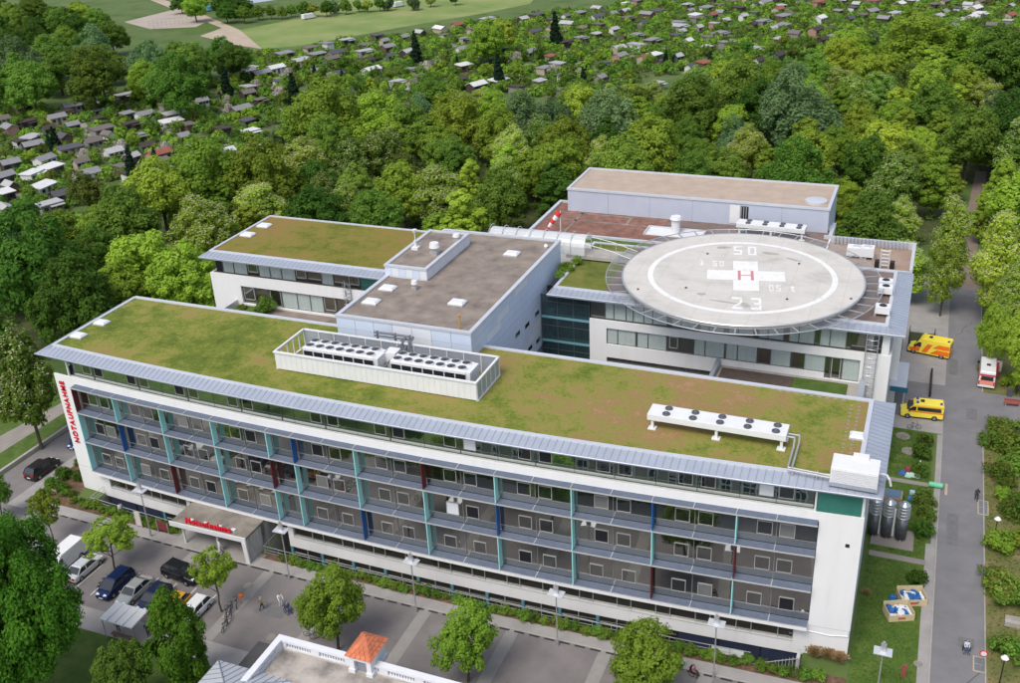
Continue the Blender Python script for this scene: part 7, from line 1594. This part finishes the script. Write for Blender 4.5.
C_, N_, S_, I_ = map(np.concatenate, (C_, N_, S_, I_)); N_ /= np.linalg.norm(N_, axis=1)[:, None]
o = link('undergrowth', leaf_mesh('undergrowth', C_, N_, S_, I_, [LEAF['dark'], LEAF['mid'], LEAF['olive']])); o['kind'] = 'stuff'; tag(o, 'low undergrowth on the woodland floor', 'undergrowth')
n2 = fill(NW, (-520, -60), (150, 420), 5, ['mid']*3+['dark']*3+['bright']+['silver'], (5.0, 8.5), (1.9, 2.5), 'trees round the far pitch', 6, 50)
n2 += fill([(165, -14), (250, -14), (246, 6), (215, 9), (165, 0)], (-420, -100), (300, 480), 5, ['mid', 'dark', 'bright'], (4, 6), (1.7, 2.1), 'trees round the far pitch', 6, 10)
# row of trees along the far track
for k in range(20):
    px = 246+k*11+random.uniform(-3, 3); py = 13-k*.85+random.uniform(-1, 1)
    if k < 14 or k % 2: tree_px(random.choice(['mid', 'chestnut_pale', 'mid', 'silver', 'dark']), px, py, random.uniform(5.5, 8), 1.8, 'small rounded tree', 'trees along the far track')
print('trees', n1, n2, len(TREES))
# ---- shrubs and hedges
def shrub_mesh(kind, R, H, n, ls, second=None, share=0): return crown(kind, R, H, 0.0, 40, n, ls, second=second, share=share, clump=(.22, .36))
SHR = {'g': [shrub_mesh('mid', .9, 1.25, 1100, .10) for _ in range(3)], 'd': [shrub_mesh('dark', 1.0, 1.3, 1100, .11) for _ in range(2)], 'o': [shrub_mesh('olive', 1.0, 1.3, 1100, .11, 'mid', .5) for _ in range(2)], 'r': [shrub_mesh('mid', 1.6, 1.9, 2600, .12, 'rust', .33) for _ in range(2)], 'b': [shrub_mesh('bright', 1.2, 1.4, 1600, .11) for _ in range(2)]}
def shrub(k, x, y, s, label, group, sz=1.0, z=0.0):
    o = link('shrub', random.choice(SHR[k]), None, (x, y, z), random.uniform(0, 6.28), (s, s, s*sz)); return tag(o, label, 'shrub', group)
x = -3.8; row = []
while x < 88.5:
    if not (17.2 < x < 31.2): row.append(x)
    x += random.uniform(.85, 1.35)
for i, x in enumerate(row):
    y = (curb_y(x)+1.5+trench_y(x))/2+random.uniform(-.25, .35) if x > 1 else random.uniform(-3.6, -.5)
    shrub(random.choice('gggggo'), x, y, random.uniform(.55, .85), 'clipped green shrub in the hedge bed left of the canopy' if x < 20 else 'clipped green shrub in the hedge bed right of the canopy', 'shrubs of the hedge bed')
for i in range(14): shrub(random.choice('gdo'), random.uniform(-4.6, -.6), random.uniform(-3.8, 10), random.uniform(.6, 1.0), 'low shrub in the bed at the left building corner', 'shrubs at the left corner')
for px, py, r, k, lb in ((921, 458, 1.2, 'd', 'round dark shrub at the hedge top by the bundles'), (925, 445, 1.0, 'o', 'round shrub at the back of the side lawn'), (924, 505, 1.25, 'o', 'dense hedge shrub right of the tanks, far end'), (925, 520, 1.2, 'o', 'dense hedge shrub right of the tanks, middle'), (922, 536, 1.2, 'd', 'dense hedge shrub right of the tanks, near end'), (916, 583, 1.0, 'd', 'dark shrub beside the plywood crates'), (918, 475, 1.1, 'd', 'dark shrub beside the green bag heap')):
    p = at(px, py); shrub(k, p.x, p.y, r, lb, 'shrubs on the side lawn', 1.15)
for k, (px, py, r, kk) in enumerate(((1003, 435, 1.25, 'r'), (1012, 452, 1.3, 'r'), (992, 446, 1.0, 'r'), (1016, 470, 1.3, 'r'), (1000, 482, 1.1, 'r'), (1004, 500, 1.0, 'b'), (1018, 515, 1.2, 'r'), (1000, 548, 1.5, 'b'), (1016, 545, 1.2, 'b'), (1003, 595, 1.35, 'r'), (1018, 606, 1.2, 'r'), (994, 585, .9, 'r'), (1000, 650, 1.0, 'o'), (1014, 660, 1.1, 'r'), (1012, 385, 1.3, 'b'), (984, 372, .9, 'b'))):
    p = at(px, py); shrub(kk, p.x, p.y, r, ['rust tinged bush right of the side road', 'bright green bush right of the side road', 'olive bush right of the side road']['rbo'.index(kk)], 'bushes along the right edge')
for px, py, lb in ((814, 654, 'left of three dry tan grass clumps at the right pier'), (827, 656, 'middle dry tan grass clump at the right pier'), (839, 660, 'right of three dry tan grass clumps at the right pier'), (866, 592, 'dry tan grass clump beside the right wall')):
    p = at(px, py+3); n = 500; a = rng.uniform(0, 6.28, n); e = rng.uniform(.1, 1.2, n); d = np.stack([np.cos(a)*np.sin(e*.7), np.sin(a)*np.sin(e*.7), np.cos(e*.7)], 1); rr_ = rng.uniform(.25, 1.25, n)[:, None]
    C_ = d*rr_; tn = np.cross(d, rng.normal(size=(n, 3))); tn /= np.linalg.norm(tn, axis=1)[:, None]
    o = link('dry_grass', leaf_mesh('dry_grass', C_, tn, np.full(n, .12), np.zeros(n), [LEAF['straw']]), None, (p.x, p.y, 0), 0, 1.0 if px < 860 else .6); tag(o, lb, 'grass clump', 'dry grass clumps')
p = at(268, 311, 11.2); shrub('g', 8.5, wy-1.6, 1.5, 'bushy green shrub on the left courtyard terrace', 'terrace shrubs', 1.2, 11.65); shrub('o', 4.6, wy-1.8, .8, 'low shrub at the left end of the courtyard terrace', 'terrace shrubs', .6, 11.75)
shrub('g', 50.6, 41.0, .9, 'green shrub in the far corner of the connector roof', 'terrace shrubs', 1, 19.1); shrub('b', 49.9, 38.6, .8, 'green shrub along the grey wall on the connector roof', 'terrace shrubs', 1, 19.1); shrub('g', 49.8, 36.4, .7, 'lower shrub along the grey wall on the connector roof', 'terrace shrubs', 1, 19.1)
tufts('lawn_tufts', None, (90.9, 96.3), (-4, 44), .013, 9000, LEAF['mid'], .05, lambda a, c: 16.4 < c < 17.7 or 31.4 < c < 32.6 or (18.4 < c < 22.4 and a < 95.3), .10)
tufts('verge_tufts', None, (102.4, 118), (-10, 45), .012, 9000, LEAF['olive'], .06, None, .14)
# ================================================================== allotment gardens
ALLOT = [(-30, 100), (60, 110), (130, 94), (228, 78), (244, 52), (300, 49), (430, 27), (560, 11), (760, -14), (1050, -14), (1050, 34), (900, 36), (800, 60), (720, 66), (640, 80), (560, 94), (500, 92), (460, 88), (420, 100), (330, 102), (270, 122), (232, 160), (150, 176), (90, 196), (58, 225), (-30, 225)]
ra_, rb_ = at(300, 47), at(425, 22); RA = math.atan2(rb_.y-ra_.y, rb_.x-ra_.x)
ux, uy = math.cos(RA), math.sin(RA); vx, vy = -uy, ux
RC = [('pale grey', (.42, .42, .43)), ('white', (.66, .66, .66)), ('dark grey', (.085, .085, .095)), ('grey brown', (.16, .135, .12)), ('dark brown', (.06, .045, .038)), ('red tiled', (.28, .10, .065)), ('mid grey', (.25, .25, .26))]
WC = [('white', (.62, .62, .60)), ('cream', (.42, .36, .26)), ('brown timber', (.12, .08, .05)), ('grey', (.24, .23, .22)), ('green', (.08, .13, .08)), ('dark timber', (.055, .04, .034)), ('pink', (.38, .22, .18))]
M_sw = {n: mat('hut_wall_'+n.replace(' ', '_'), c, .85, col2=tuple(v*.85 for v in c), scale=1.0) for n, c in WC}
M_sr = {n: mat('hut_roof_'+n.replace(' ', '_'), c, .8, col2=tuple(v*.75 for v in c), scale=.8, detail=6) for n, c in RC}
HUTM = {}
def hut_parts(form, w_, d, h):
    key = (form, w_, d, h)
    if key in HUTM: return HUTM[key]
    hw_, hd = w_/2, d/2
    wl = MB(); wl.box(-hw_, -hd, 0, hw_, hd, h)
    if form == 'gable':
        for s in (-1, 1): wl.face([(s*hw_, -hd, h), (s*hw_, hd, h), (s*hw_, 0, h+.8)])
        rf = MB()
        for s in (-1, 1): rf.hexa([(-hw_-.25, s*(hd+.3), h-.14), (hw_+.25, s*(hd+.3), h-.14), (hw_+.25, 0, h+.8), (-hw_-.25, 0, h+.8)], [(-hw_-.25, s*(hd+.3), h-.02), (hw_+.25, s*(hd+.3), h-.02), (hw_+.25, 0, h+.94), (-hw_-.25, 0, h+.94)])
    elif form == 'pent':
        rf = MB(); rf.hexa([(-hw_-.25, -hd-.5, h-.05), (hw_+.25, -hd-.5, h-.05), (hw_+.25, hd+.25, h+.02), (-hw_-.25, hd+.25, h+.02)], [(-hw_-.25, -hd-.5, h+.12), (hw_+.25, -hd-.5, h+.12), (hw_+.25, hd+.25, h+.42), (-hw_-.25, hd+.25, h+.42)])
    else:
        rf = MB(); rf.box(-hw_-.25, -hd-.25, h+.002, hw_+.25, hd+.25, h+.18); rf.box(-hw_*.3, -hd-1.4, h-.3, hw_, -hd-.25, h-.18)
    dr = MB(); dr.box(-.45, -hd-.04, .05, .45, -hd-.003, 1.95)
    wn = [MB().box(x-.45, -hd-.05, 1.0, x+.45, -hd-.003, 1.75) for x in (-hw_*.62, hw_*.62)]
    se = MB().box(hw_+.003, -.5, 1.0, hw_+.05, .5, 1.75)
    HUTM[key] = (wl, rf, dr, wn+[se]); return HUTM[key]
HMESH = {}
def hut(x, y, a, form, w_, d, h, rc, wc, label=None):
    t = thing('garden_hut', label or '', 'hut', (x, y, 0), a, 'garden huts of the allotments')
    wl, rf, dr, wn = hut_parts(form, w_, d, h); k0 = (form, w_, d, h)
    def me(nm, b, m): 
        k = (k0, nm, m.name)
        if k not in HMESH: HMESH[k] = b.mesh(nm, m)
        return HMESH[k]
    link('wall', me('wall', wl, M_sw[wc]), t); link('roof', me('roof', rf, M_sr[rc]), t); link('door', me('door', dr, M_dframe), t)
    for i, q in enumerate(wn): link('window', me('window%d' % i, q, M_cg), t).name = 'window'
    return t
HUTS = []
DIM = [(4.2, 3.0, 2.1), (4.8, 3.2, 2.2), (3.0, 2.5, 2.0), (5.8, 3.3, 2.2), (3.5, 2.3, 1.9)]
# huts that stand out in the photo
for px, py, form, dim, rc, wc, da in [(145, 117, 'gable', 1, 'mid grey', 'white', 0), (172, 124, 'pent', 3, 'white', 'white', 0), (126, 97, 'flat', 3, 'pale grey', 'brown timber', 0), (28, 124, 'flat', 1, 'dark brown', 'dark timber', 0), (10, 130, 'gable', 1, 'mid grey', 'pink', 1.57), (32, 140, 'pent', 1, 'pale grey', 'grey', .5), (20, 143, 'pent', 2, 'dark brown', 'white', .2), (45, 162, 'gable', 1, 'mid grey', 'white', .3), (52, 170, 'pent', 1, 'white', 'brown timber', .3), (33, 176, 'flat', 1, 'white', 'white', .4), (44, 189, 'pent', 3, 'white', 'white', .4), (62, 197, 'gable', 0, 'dark grey', 'dark timber', 0), (50, 207, 'flat', 1, 'pale grey', 'grey', 0),
        (300, 63, 'gable', 3, 'pale grey', 'white', 0), (276, 70, 'gable', 3, 'white', 'white', .1), (248, 73, 'gable', 1, 'mid grey', 'white', 0), (248, 95, 'gable', 0, 'grey brown', 'dark timber', 0), (336, 55, 'gable', 3, 'dark grey', 'grey', 0), (372, 72, 'gable', 3, 'white', 'white', 0), (365, 53, 'flat', 3, 'pale grey', 'grey', 0), (388, 49, 'gable', 1, 'mid grey', 'brown timber', 0), (415, 84, 'gable', 3, 'grey brown', 'cream', .2), (337, 76, 'gable', 0, 'dark grey', 'grey', 0), (530, 54, 'gable', 3, 'mid grey', 'cream', .1), (565, 44, 'flat', 3, 'dark brown', 'dark timber', 0), (620, 58, 'gable', 1, 'mid grey', 'pink', .1), (645, 60, 'gable', 1, 'red tiled', 'cream', .1), (655, 57, 'pent', 1, 'white', 'grey', 0), (658, 85, 'flat', 2, 'pale grey', 'white', 0), (700, 139, 'pent', 0, 'red tiled', 'brown timber', 0),
        (695, 17, 'pent', 1, 'white', 'white', 0), (680, 28, 'flat', 3, 'pale grey', 'grey', 0), (820, 20, 'gable', 1, 'white', 'white', 0), (818, 4, 'flat', 3, 'red tiled', 'pink', 0), (778, 11, 'gable', 1, 'red tiled', 'cream', 0), (895, 15, 'flat', 3, 'pale grey', 'white', 0), (975, 10, 'gable', 3, 'white', 'cream', 0), (1010, 17, 'gable', 1, 'red tiled', 'cream', 0), (24, 8, 'gable', 3, 'red tiled', 'white', .3), (115, 45, 'flat', 2, 'white', 'white', 0)]:
    p = at(px, py, 1.2); HUTS.append((p.x, p.y, hut(p.x, p.y, RA+da+random.uniform(-.1, .1), form, *DIM[dim], rc, wc), rc, wc))
# rows of plots
ox, oy = ra_.x, ra_.y; plots = []
for j in range(-30, 44):
    for i in range(-34, 84):
        s = i*9.6+random.uniform(-2.2, 2.2)+(j % 2)*4; v = -j*12.5+random.uniform(-1.6, 1.6)-2
        x, y = ox+ux*s+vx*v, oy+uy*s+vy*v; q = pix(x, y, 1)
        if -20 < q[0] < 1040 and -6 < q[1] < 240 and inpoly(q[0], q[1], ALLOT): plots.append((x, y, q))
print('plots', len(plots))
random.shuffle(plots)
for (x, y, q) in plots:
    if len(HUTS) >= 262: break
    if random.random() < .1 or any((x-a)**2+(y-c)**2 < 34 for a, c, *_ in HUTS): continue
    rc = random.choices([n for n, _ in RC], [6, 2, 3, 4, 2, 1, 6])[0]; wc = random.choices([n for n, _ in WC], [3, 2, 4, 3, 1, 3, .3])[0]
    HUTS.append((x, y, hut(x, y, RA+random.choice((0, 0, math.pi/2, 0))+random.uniform(-.12, .12), random.choice(('gable', 'gable', 'pent', 'flat')), *random.choice(DIM), rc, wc), rc, wc))
tries = 0
while len(HUTS) < 282 and tries < 3000:                    # the gardens nearest on the left stand closest together
    tries += 1; px, py = random.uniform(0, 265), random.uniform(92, 205)
    if not inpoly(px, py, ALLOT): continue
    p = at(px, py, 1)
    if any((p.x-a)**2+(p.y-c)**2 < 40 for a, c, *_ in HUTS): continue
    rc = random.choices([n for n, _ in RC], [4, .8, 4, 5, 3, 1, 6])[0]; wc = random.choices([n for n, _ in WC], [3, 2, 4, 3, 1, 3, .3])[0]
    HUTS.append((p.x, p.y, hut(p.x, p.y, RA+random.choice((0, 0, math.pi/2))+random.uniform(-.2, .2), random.choice(('gable', 'gable', 'pent', 'flat')), *random.choice([DIM[0], DIM[2], DIM[4], DIM[4]]), rc, wc), rc, wc))
print('huts', len(HUTS))
# garden beds, hedges and paths of the plots (too many and too small to pick apart)
b = MB(); hb_ = [[], [], [], []]
for (x, y, q) in plots:
    for k in range(3):
        a = random.uniform(-5, 5); c = random.uniform(-6, 6); w_, d = random.uniform(.8, 2.2), random.uniform(1.5, 3.5)
        P = [(x+ux*(a+sx*w_)+vx*(c+sy*d), y+uy*(a+sx*w_)+vy*(c+sy*d), .03+.004*k) for sx, sy in ((-1, -1), (1, -1), (1, 1), (-1, 1))]; b.face(P, random.choice((0, 0, 1, 2, 3)))
sb = link('garden_beds', b.mesh('garden_beds', [mat('tilled_soil', (.11, .08, .06), .95), M_lawn, mat('paved_spot', (.30, .27, .24), .9), M_meadow])); sb['kind'] = 'stuff'; tag(sb, 'patchwork of vegetable beds and little lawns in the allotments', 'garden beds')
C_ = []; N_ = []
for (x, y, q) in plots:
    for off, along in ((5.4, False), (6.7, True)):
        if random.random() < .3: continue
        n = 90; t_ = rng.uniform(-5, 5, n); u_ = rng.normal(0, .32, n); z_ = rng.uniform(.1, 1.3, n)
        a, c = (t_, off+u_) if along else (off+u_, t_)
        C_.append(np.stack([x+ux*a+vx*c, y+uy*a+vy*c, z_], 1))
C_ = np.concatenate(C_); N_ = rng.normal(size=C_.shape)+np.array([0, 0, .8]); N_ /= np.linalg.norm(N_, axis=1)[:, None]
o = link('boundary_hedges', leaf_mesh('boundary_hedges', C_, N_, rng.uniform(.2, .42, len(C_)), np.zeros(len(C_)), [LEAF['mid']])); o['kind'] = 'stuff'; tag(o, 'low clipped hedges between the allotment plots', 'hedge')
# fruit trees and bushes of the plots
SM = ['small']*5+['small_b']*3+['small_y']+['small_d']*3+['small_p']+['small_o']
SN = {'small': 'mid green garden tree', 'small_b': 'bright green garden tree', 'small_y': 'yellow green garden bush', 'small_d': 'dark green garden tree', 'small_p': 'pale blossoming garden tree', 'small_o': 'olive garden bush', 'conifer': 'dark pointed garden conifer'}
cand = []
for (x, y, q) in plots:
    for k in range(10):
        a, c = random.uniform(-5.4, 5.4), random.uniform(-6.5, 6.5); xx, yy = x+ux*a+vx*c, y+uy*a+vy*c
        if any((xx-h[0])**2+(yy-h[1])**2 < 10 for h in HUTS): continue
        cand.append((depth(xx, yy, 1), xx, yy))
cand.sort(); GT = []; extra = []
rs = [random.uniform(.55, 1.5) for _ in cand]
for i, (d_, xx, yy) in enumerate(cand):
    if i % 4 == 1 and len(GT) < 290:
        k = random.choice(SM); R = min(2.4, 1.85*rs[i]) if pix(xx, yy, 1)[0] > 270 else min(1.9, 1.6*rs[i])
        if random.random() < .05: k = 'conifer'; R = 1.3*rs[i]
        GT.append(tree(k, xx, yy, R, R*(1.95 if k != 'conifer' else 3.6), SN[k], 'small trees of the allotments', name='garden_tree' if k != 'conifer' else 'conifer'))
    else: extra.append((xx, yy, 1.45*rs[i]))
C_ = []; N_ = []; S_ = []
for (xx, yy, R) in extra:
    n = 64; d = rng.normal(size=(n, 3)); d /= np.linalg.norm(d, axis=1)[:, None]; d[:, 2] = np.abs(d[:, 2])*1.1
    C_.append(np.array([xx, yy, R*.35])+d*R*rng.uniform(.75, 1.05, n)[:, None]); N_.append(d+rng.normal(0, .3, (n, 3))); S_.append(rng.uniform(.3, .58, n))
C_ = np.concatenate(C_); N_ = np.concatenate(N_); N_ /= np.linalg.norm(N_, axis=1)[:, None]; S_ = np.concatenate(S_)
o = link('garden_bushes', leaf_mesh('garden_bushes', C_, N_, S_, (np.arange(len(C_))//64 % 3).astype(float), [LEAF['mid'], LEAF['bright'], LEAF['olive']])); o['kind'] = 'stuff'; tag(o, 'remaining low bushes scattered over the allotments', 'bushes')
# vehicles far off
def far_van(px, py, c, a, label, Lv=6.0):
    p = at(px, py, .8); t = thing('parked_van', label, 'van', (p.x, p.y, 0), a, 'vehicles far behind'); b = MB(); b.hexa([(-Lv/2, -1, .4), (Lv/2, -1, .4), (Lv/2, 1, .4), (-Lv/2, 1, .4)], [(-Lv/2, -.95, 2.4), (Lv/2-1.5, -.95, 2.4), (Lv/2-1.5, .95, 2.4), (-Lv/2, .95, 2.4)]); part('body', b, c, t, False, bevel=.1)
    b = MB(); b.hexa([(Lv/2-1.0, -.99, 1.3), (Lv/2-.55, -.99, 1.3), (Lv/2-.55, .99, 1.3), (Lv/2-1.0, .99, 1.3)], [(Lv/2-1.5, -.96, 2.2), (Lv/2-1.25, -.96, 2.2), (Lv/2-1.25, .96, 2.2), (Lv/2-1.5, .96, 2.2)]); part('windscreen', b, M_cg, t, False); wheels(t, (-Lv/2+1.1, Lv/2-1.1), 1.0, .38)
far_van(309, 17, M_wbox, RA, 'white van standing on the far meadow', 7); far_van(399, 5, M_wbox, RA, 'white van at the top edge on the far meadow', 6); far_van(212, 9, mat('far_blue', (.16, .4, .6), .5), RA, 'light blue van by the far pitch', 6)
for i, (px, py) in enumerate(((56, 59), (68, 57), (74, 55.5), (88, 52), (95, 51))): far_van(px, py, [M_wbox, paint('blue', (.008, .022, .085)), paint('silver', (.62, .63, .64))][i % 3], RA+.2, ['leftmost', 'second', 'middle', 'fourth', 'rightmost'][i]+' of the cars parked beyond the trees at the top left', 4.4)
# fence of the pitch
fa, fb = at(150, 29), at(196, 24); t = thing('pitch_fence', 'tall wire fence along the far sand pitch', 'fence', tuple(fa)); b = MB(); d = fb-fa
for k in range(12): b.cyl(d*k/11, d*k/11+Vector((0, 0, 3.5)), .06, n=5)
part('post', b, M_steel, t, False); b = MB()
for z in (1.2, 2.3, 3.4): b.tube([Vector((0, 0, z)), d+Vector((0, 0, z))], .04, 4)
part('wire', b, M_steel, t, False)
p = at(200, 12); b = MB(); b.cyl(p, p+Vector((0, 0, 9)), .2, .12, 8); single('flood_mast', b, M_wbox, 'pale mast standing by the far pitch', 'mast', loc=tuple(p))
# ================================================================== labels that single out the look-alikes
ORD = ['first', 'second', 'third', 'fourth', 'fifth', 'sixth', 'seventh', 'eighth', 'ninth', 'tenth', 'eleventh', 'twelfth', 'thirteenth', 'fourteenth', 'fifteenth', 'sixteenth', 'seventeenth', 'eighteenth', 'nineteenth', 'twentieth']
def ordw(i): return ORD[i] if i < 20 else ['twenty', 'thirty', 'forty', 'fifty', 'sixty', 'seventy'][(i+1)//10-2]+('-'+ORD[(i+1) % 10-1] if (i+1) % 10 else 'th')
def place(px, py, what):
    col = 'far left' if px < 170 else 'left' if px < 340 else 'left centre' if px < 510 else 'right centre' if px < 680 else 'right' if px < 850 else 'far right'
    return col
def row_of(py): return 'topmost strip' if py < 22 else 'upper strip' if py < 50 else 'second strip' if py < 85 else 'third strip' if py < 130 else 'fourth strip' if py < 180 else 'lowest strip'
def number(objs, fmt):
    groups = {}
    for o, base in objs:
        q = pix(*o.location[:2], 3); groups.setdefault((base, place(*q, ''), row_of(q[1])), []).append((q[0], o))
    for (base, col, row), L_ in groups.items():
        L_.sort(key=lambda e: e[0])
        for i, (_, o) in enumerate(L_):
            o['label'] = fmt(base, col, row) if len(L_) == 1 else fmt(base, col, row)+', '+ordw(i)+' from left'
number([(t, '%s roofed garden hut, %s walls' % (rc, wc)) for _, _, t, rc, wc in HUTS], lambda b_, c, r: '%s, %s %s' % (b_, c, r))
allt = [o for o in COL.objects if o.parent is None and o.get('group') in ('trees of the belt behind the hospital', 'trees round the far pitch', 'trees along the far track', 'small trees of the allotments')]
number([(o, o['label']) for o in allt], lambda b_, c, r: '%s, %s %s' % (b_, c, r))
for gname in ('shrubs of the hedge bed', 'shrubs at the left corner', 'bushes along the right edge', 'things behind the connector glass'):
    L_ = {}
    for o in COL.objects:
        if o.parent is None and o.get('group') == gname: L_.setdefault(o['label'], []).append(o)
    for lb, os_ in L_.items():
        if len(os_) > 1:
            key = (lambda o: pix(*o.location)[1]) if gname == 'bushes along the right edge' else (lambda o: pix(*o.location)[0])
            os_.sort(key=key)
            for i, o in enumerate(os_): o['label'] = lb+', '+ordw(i)+(' from top' if gname == 'bushes along the right edge' else ' from left')
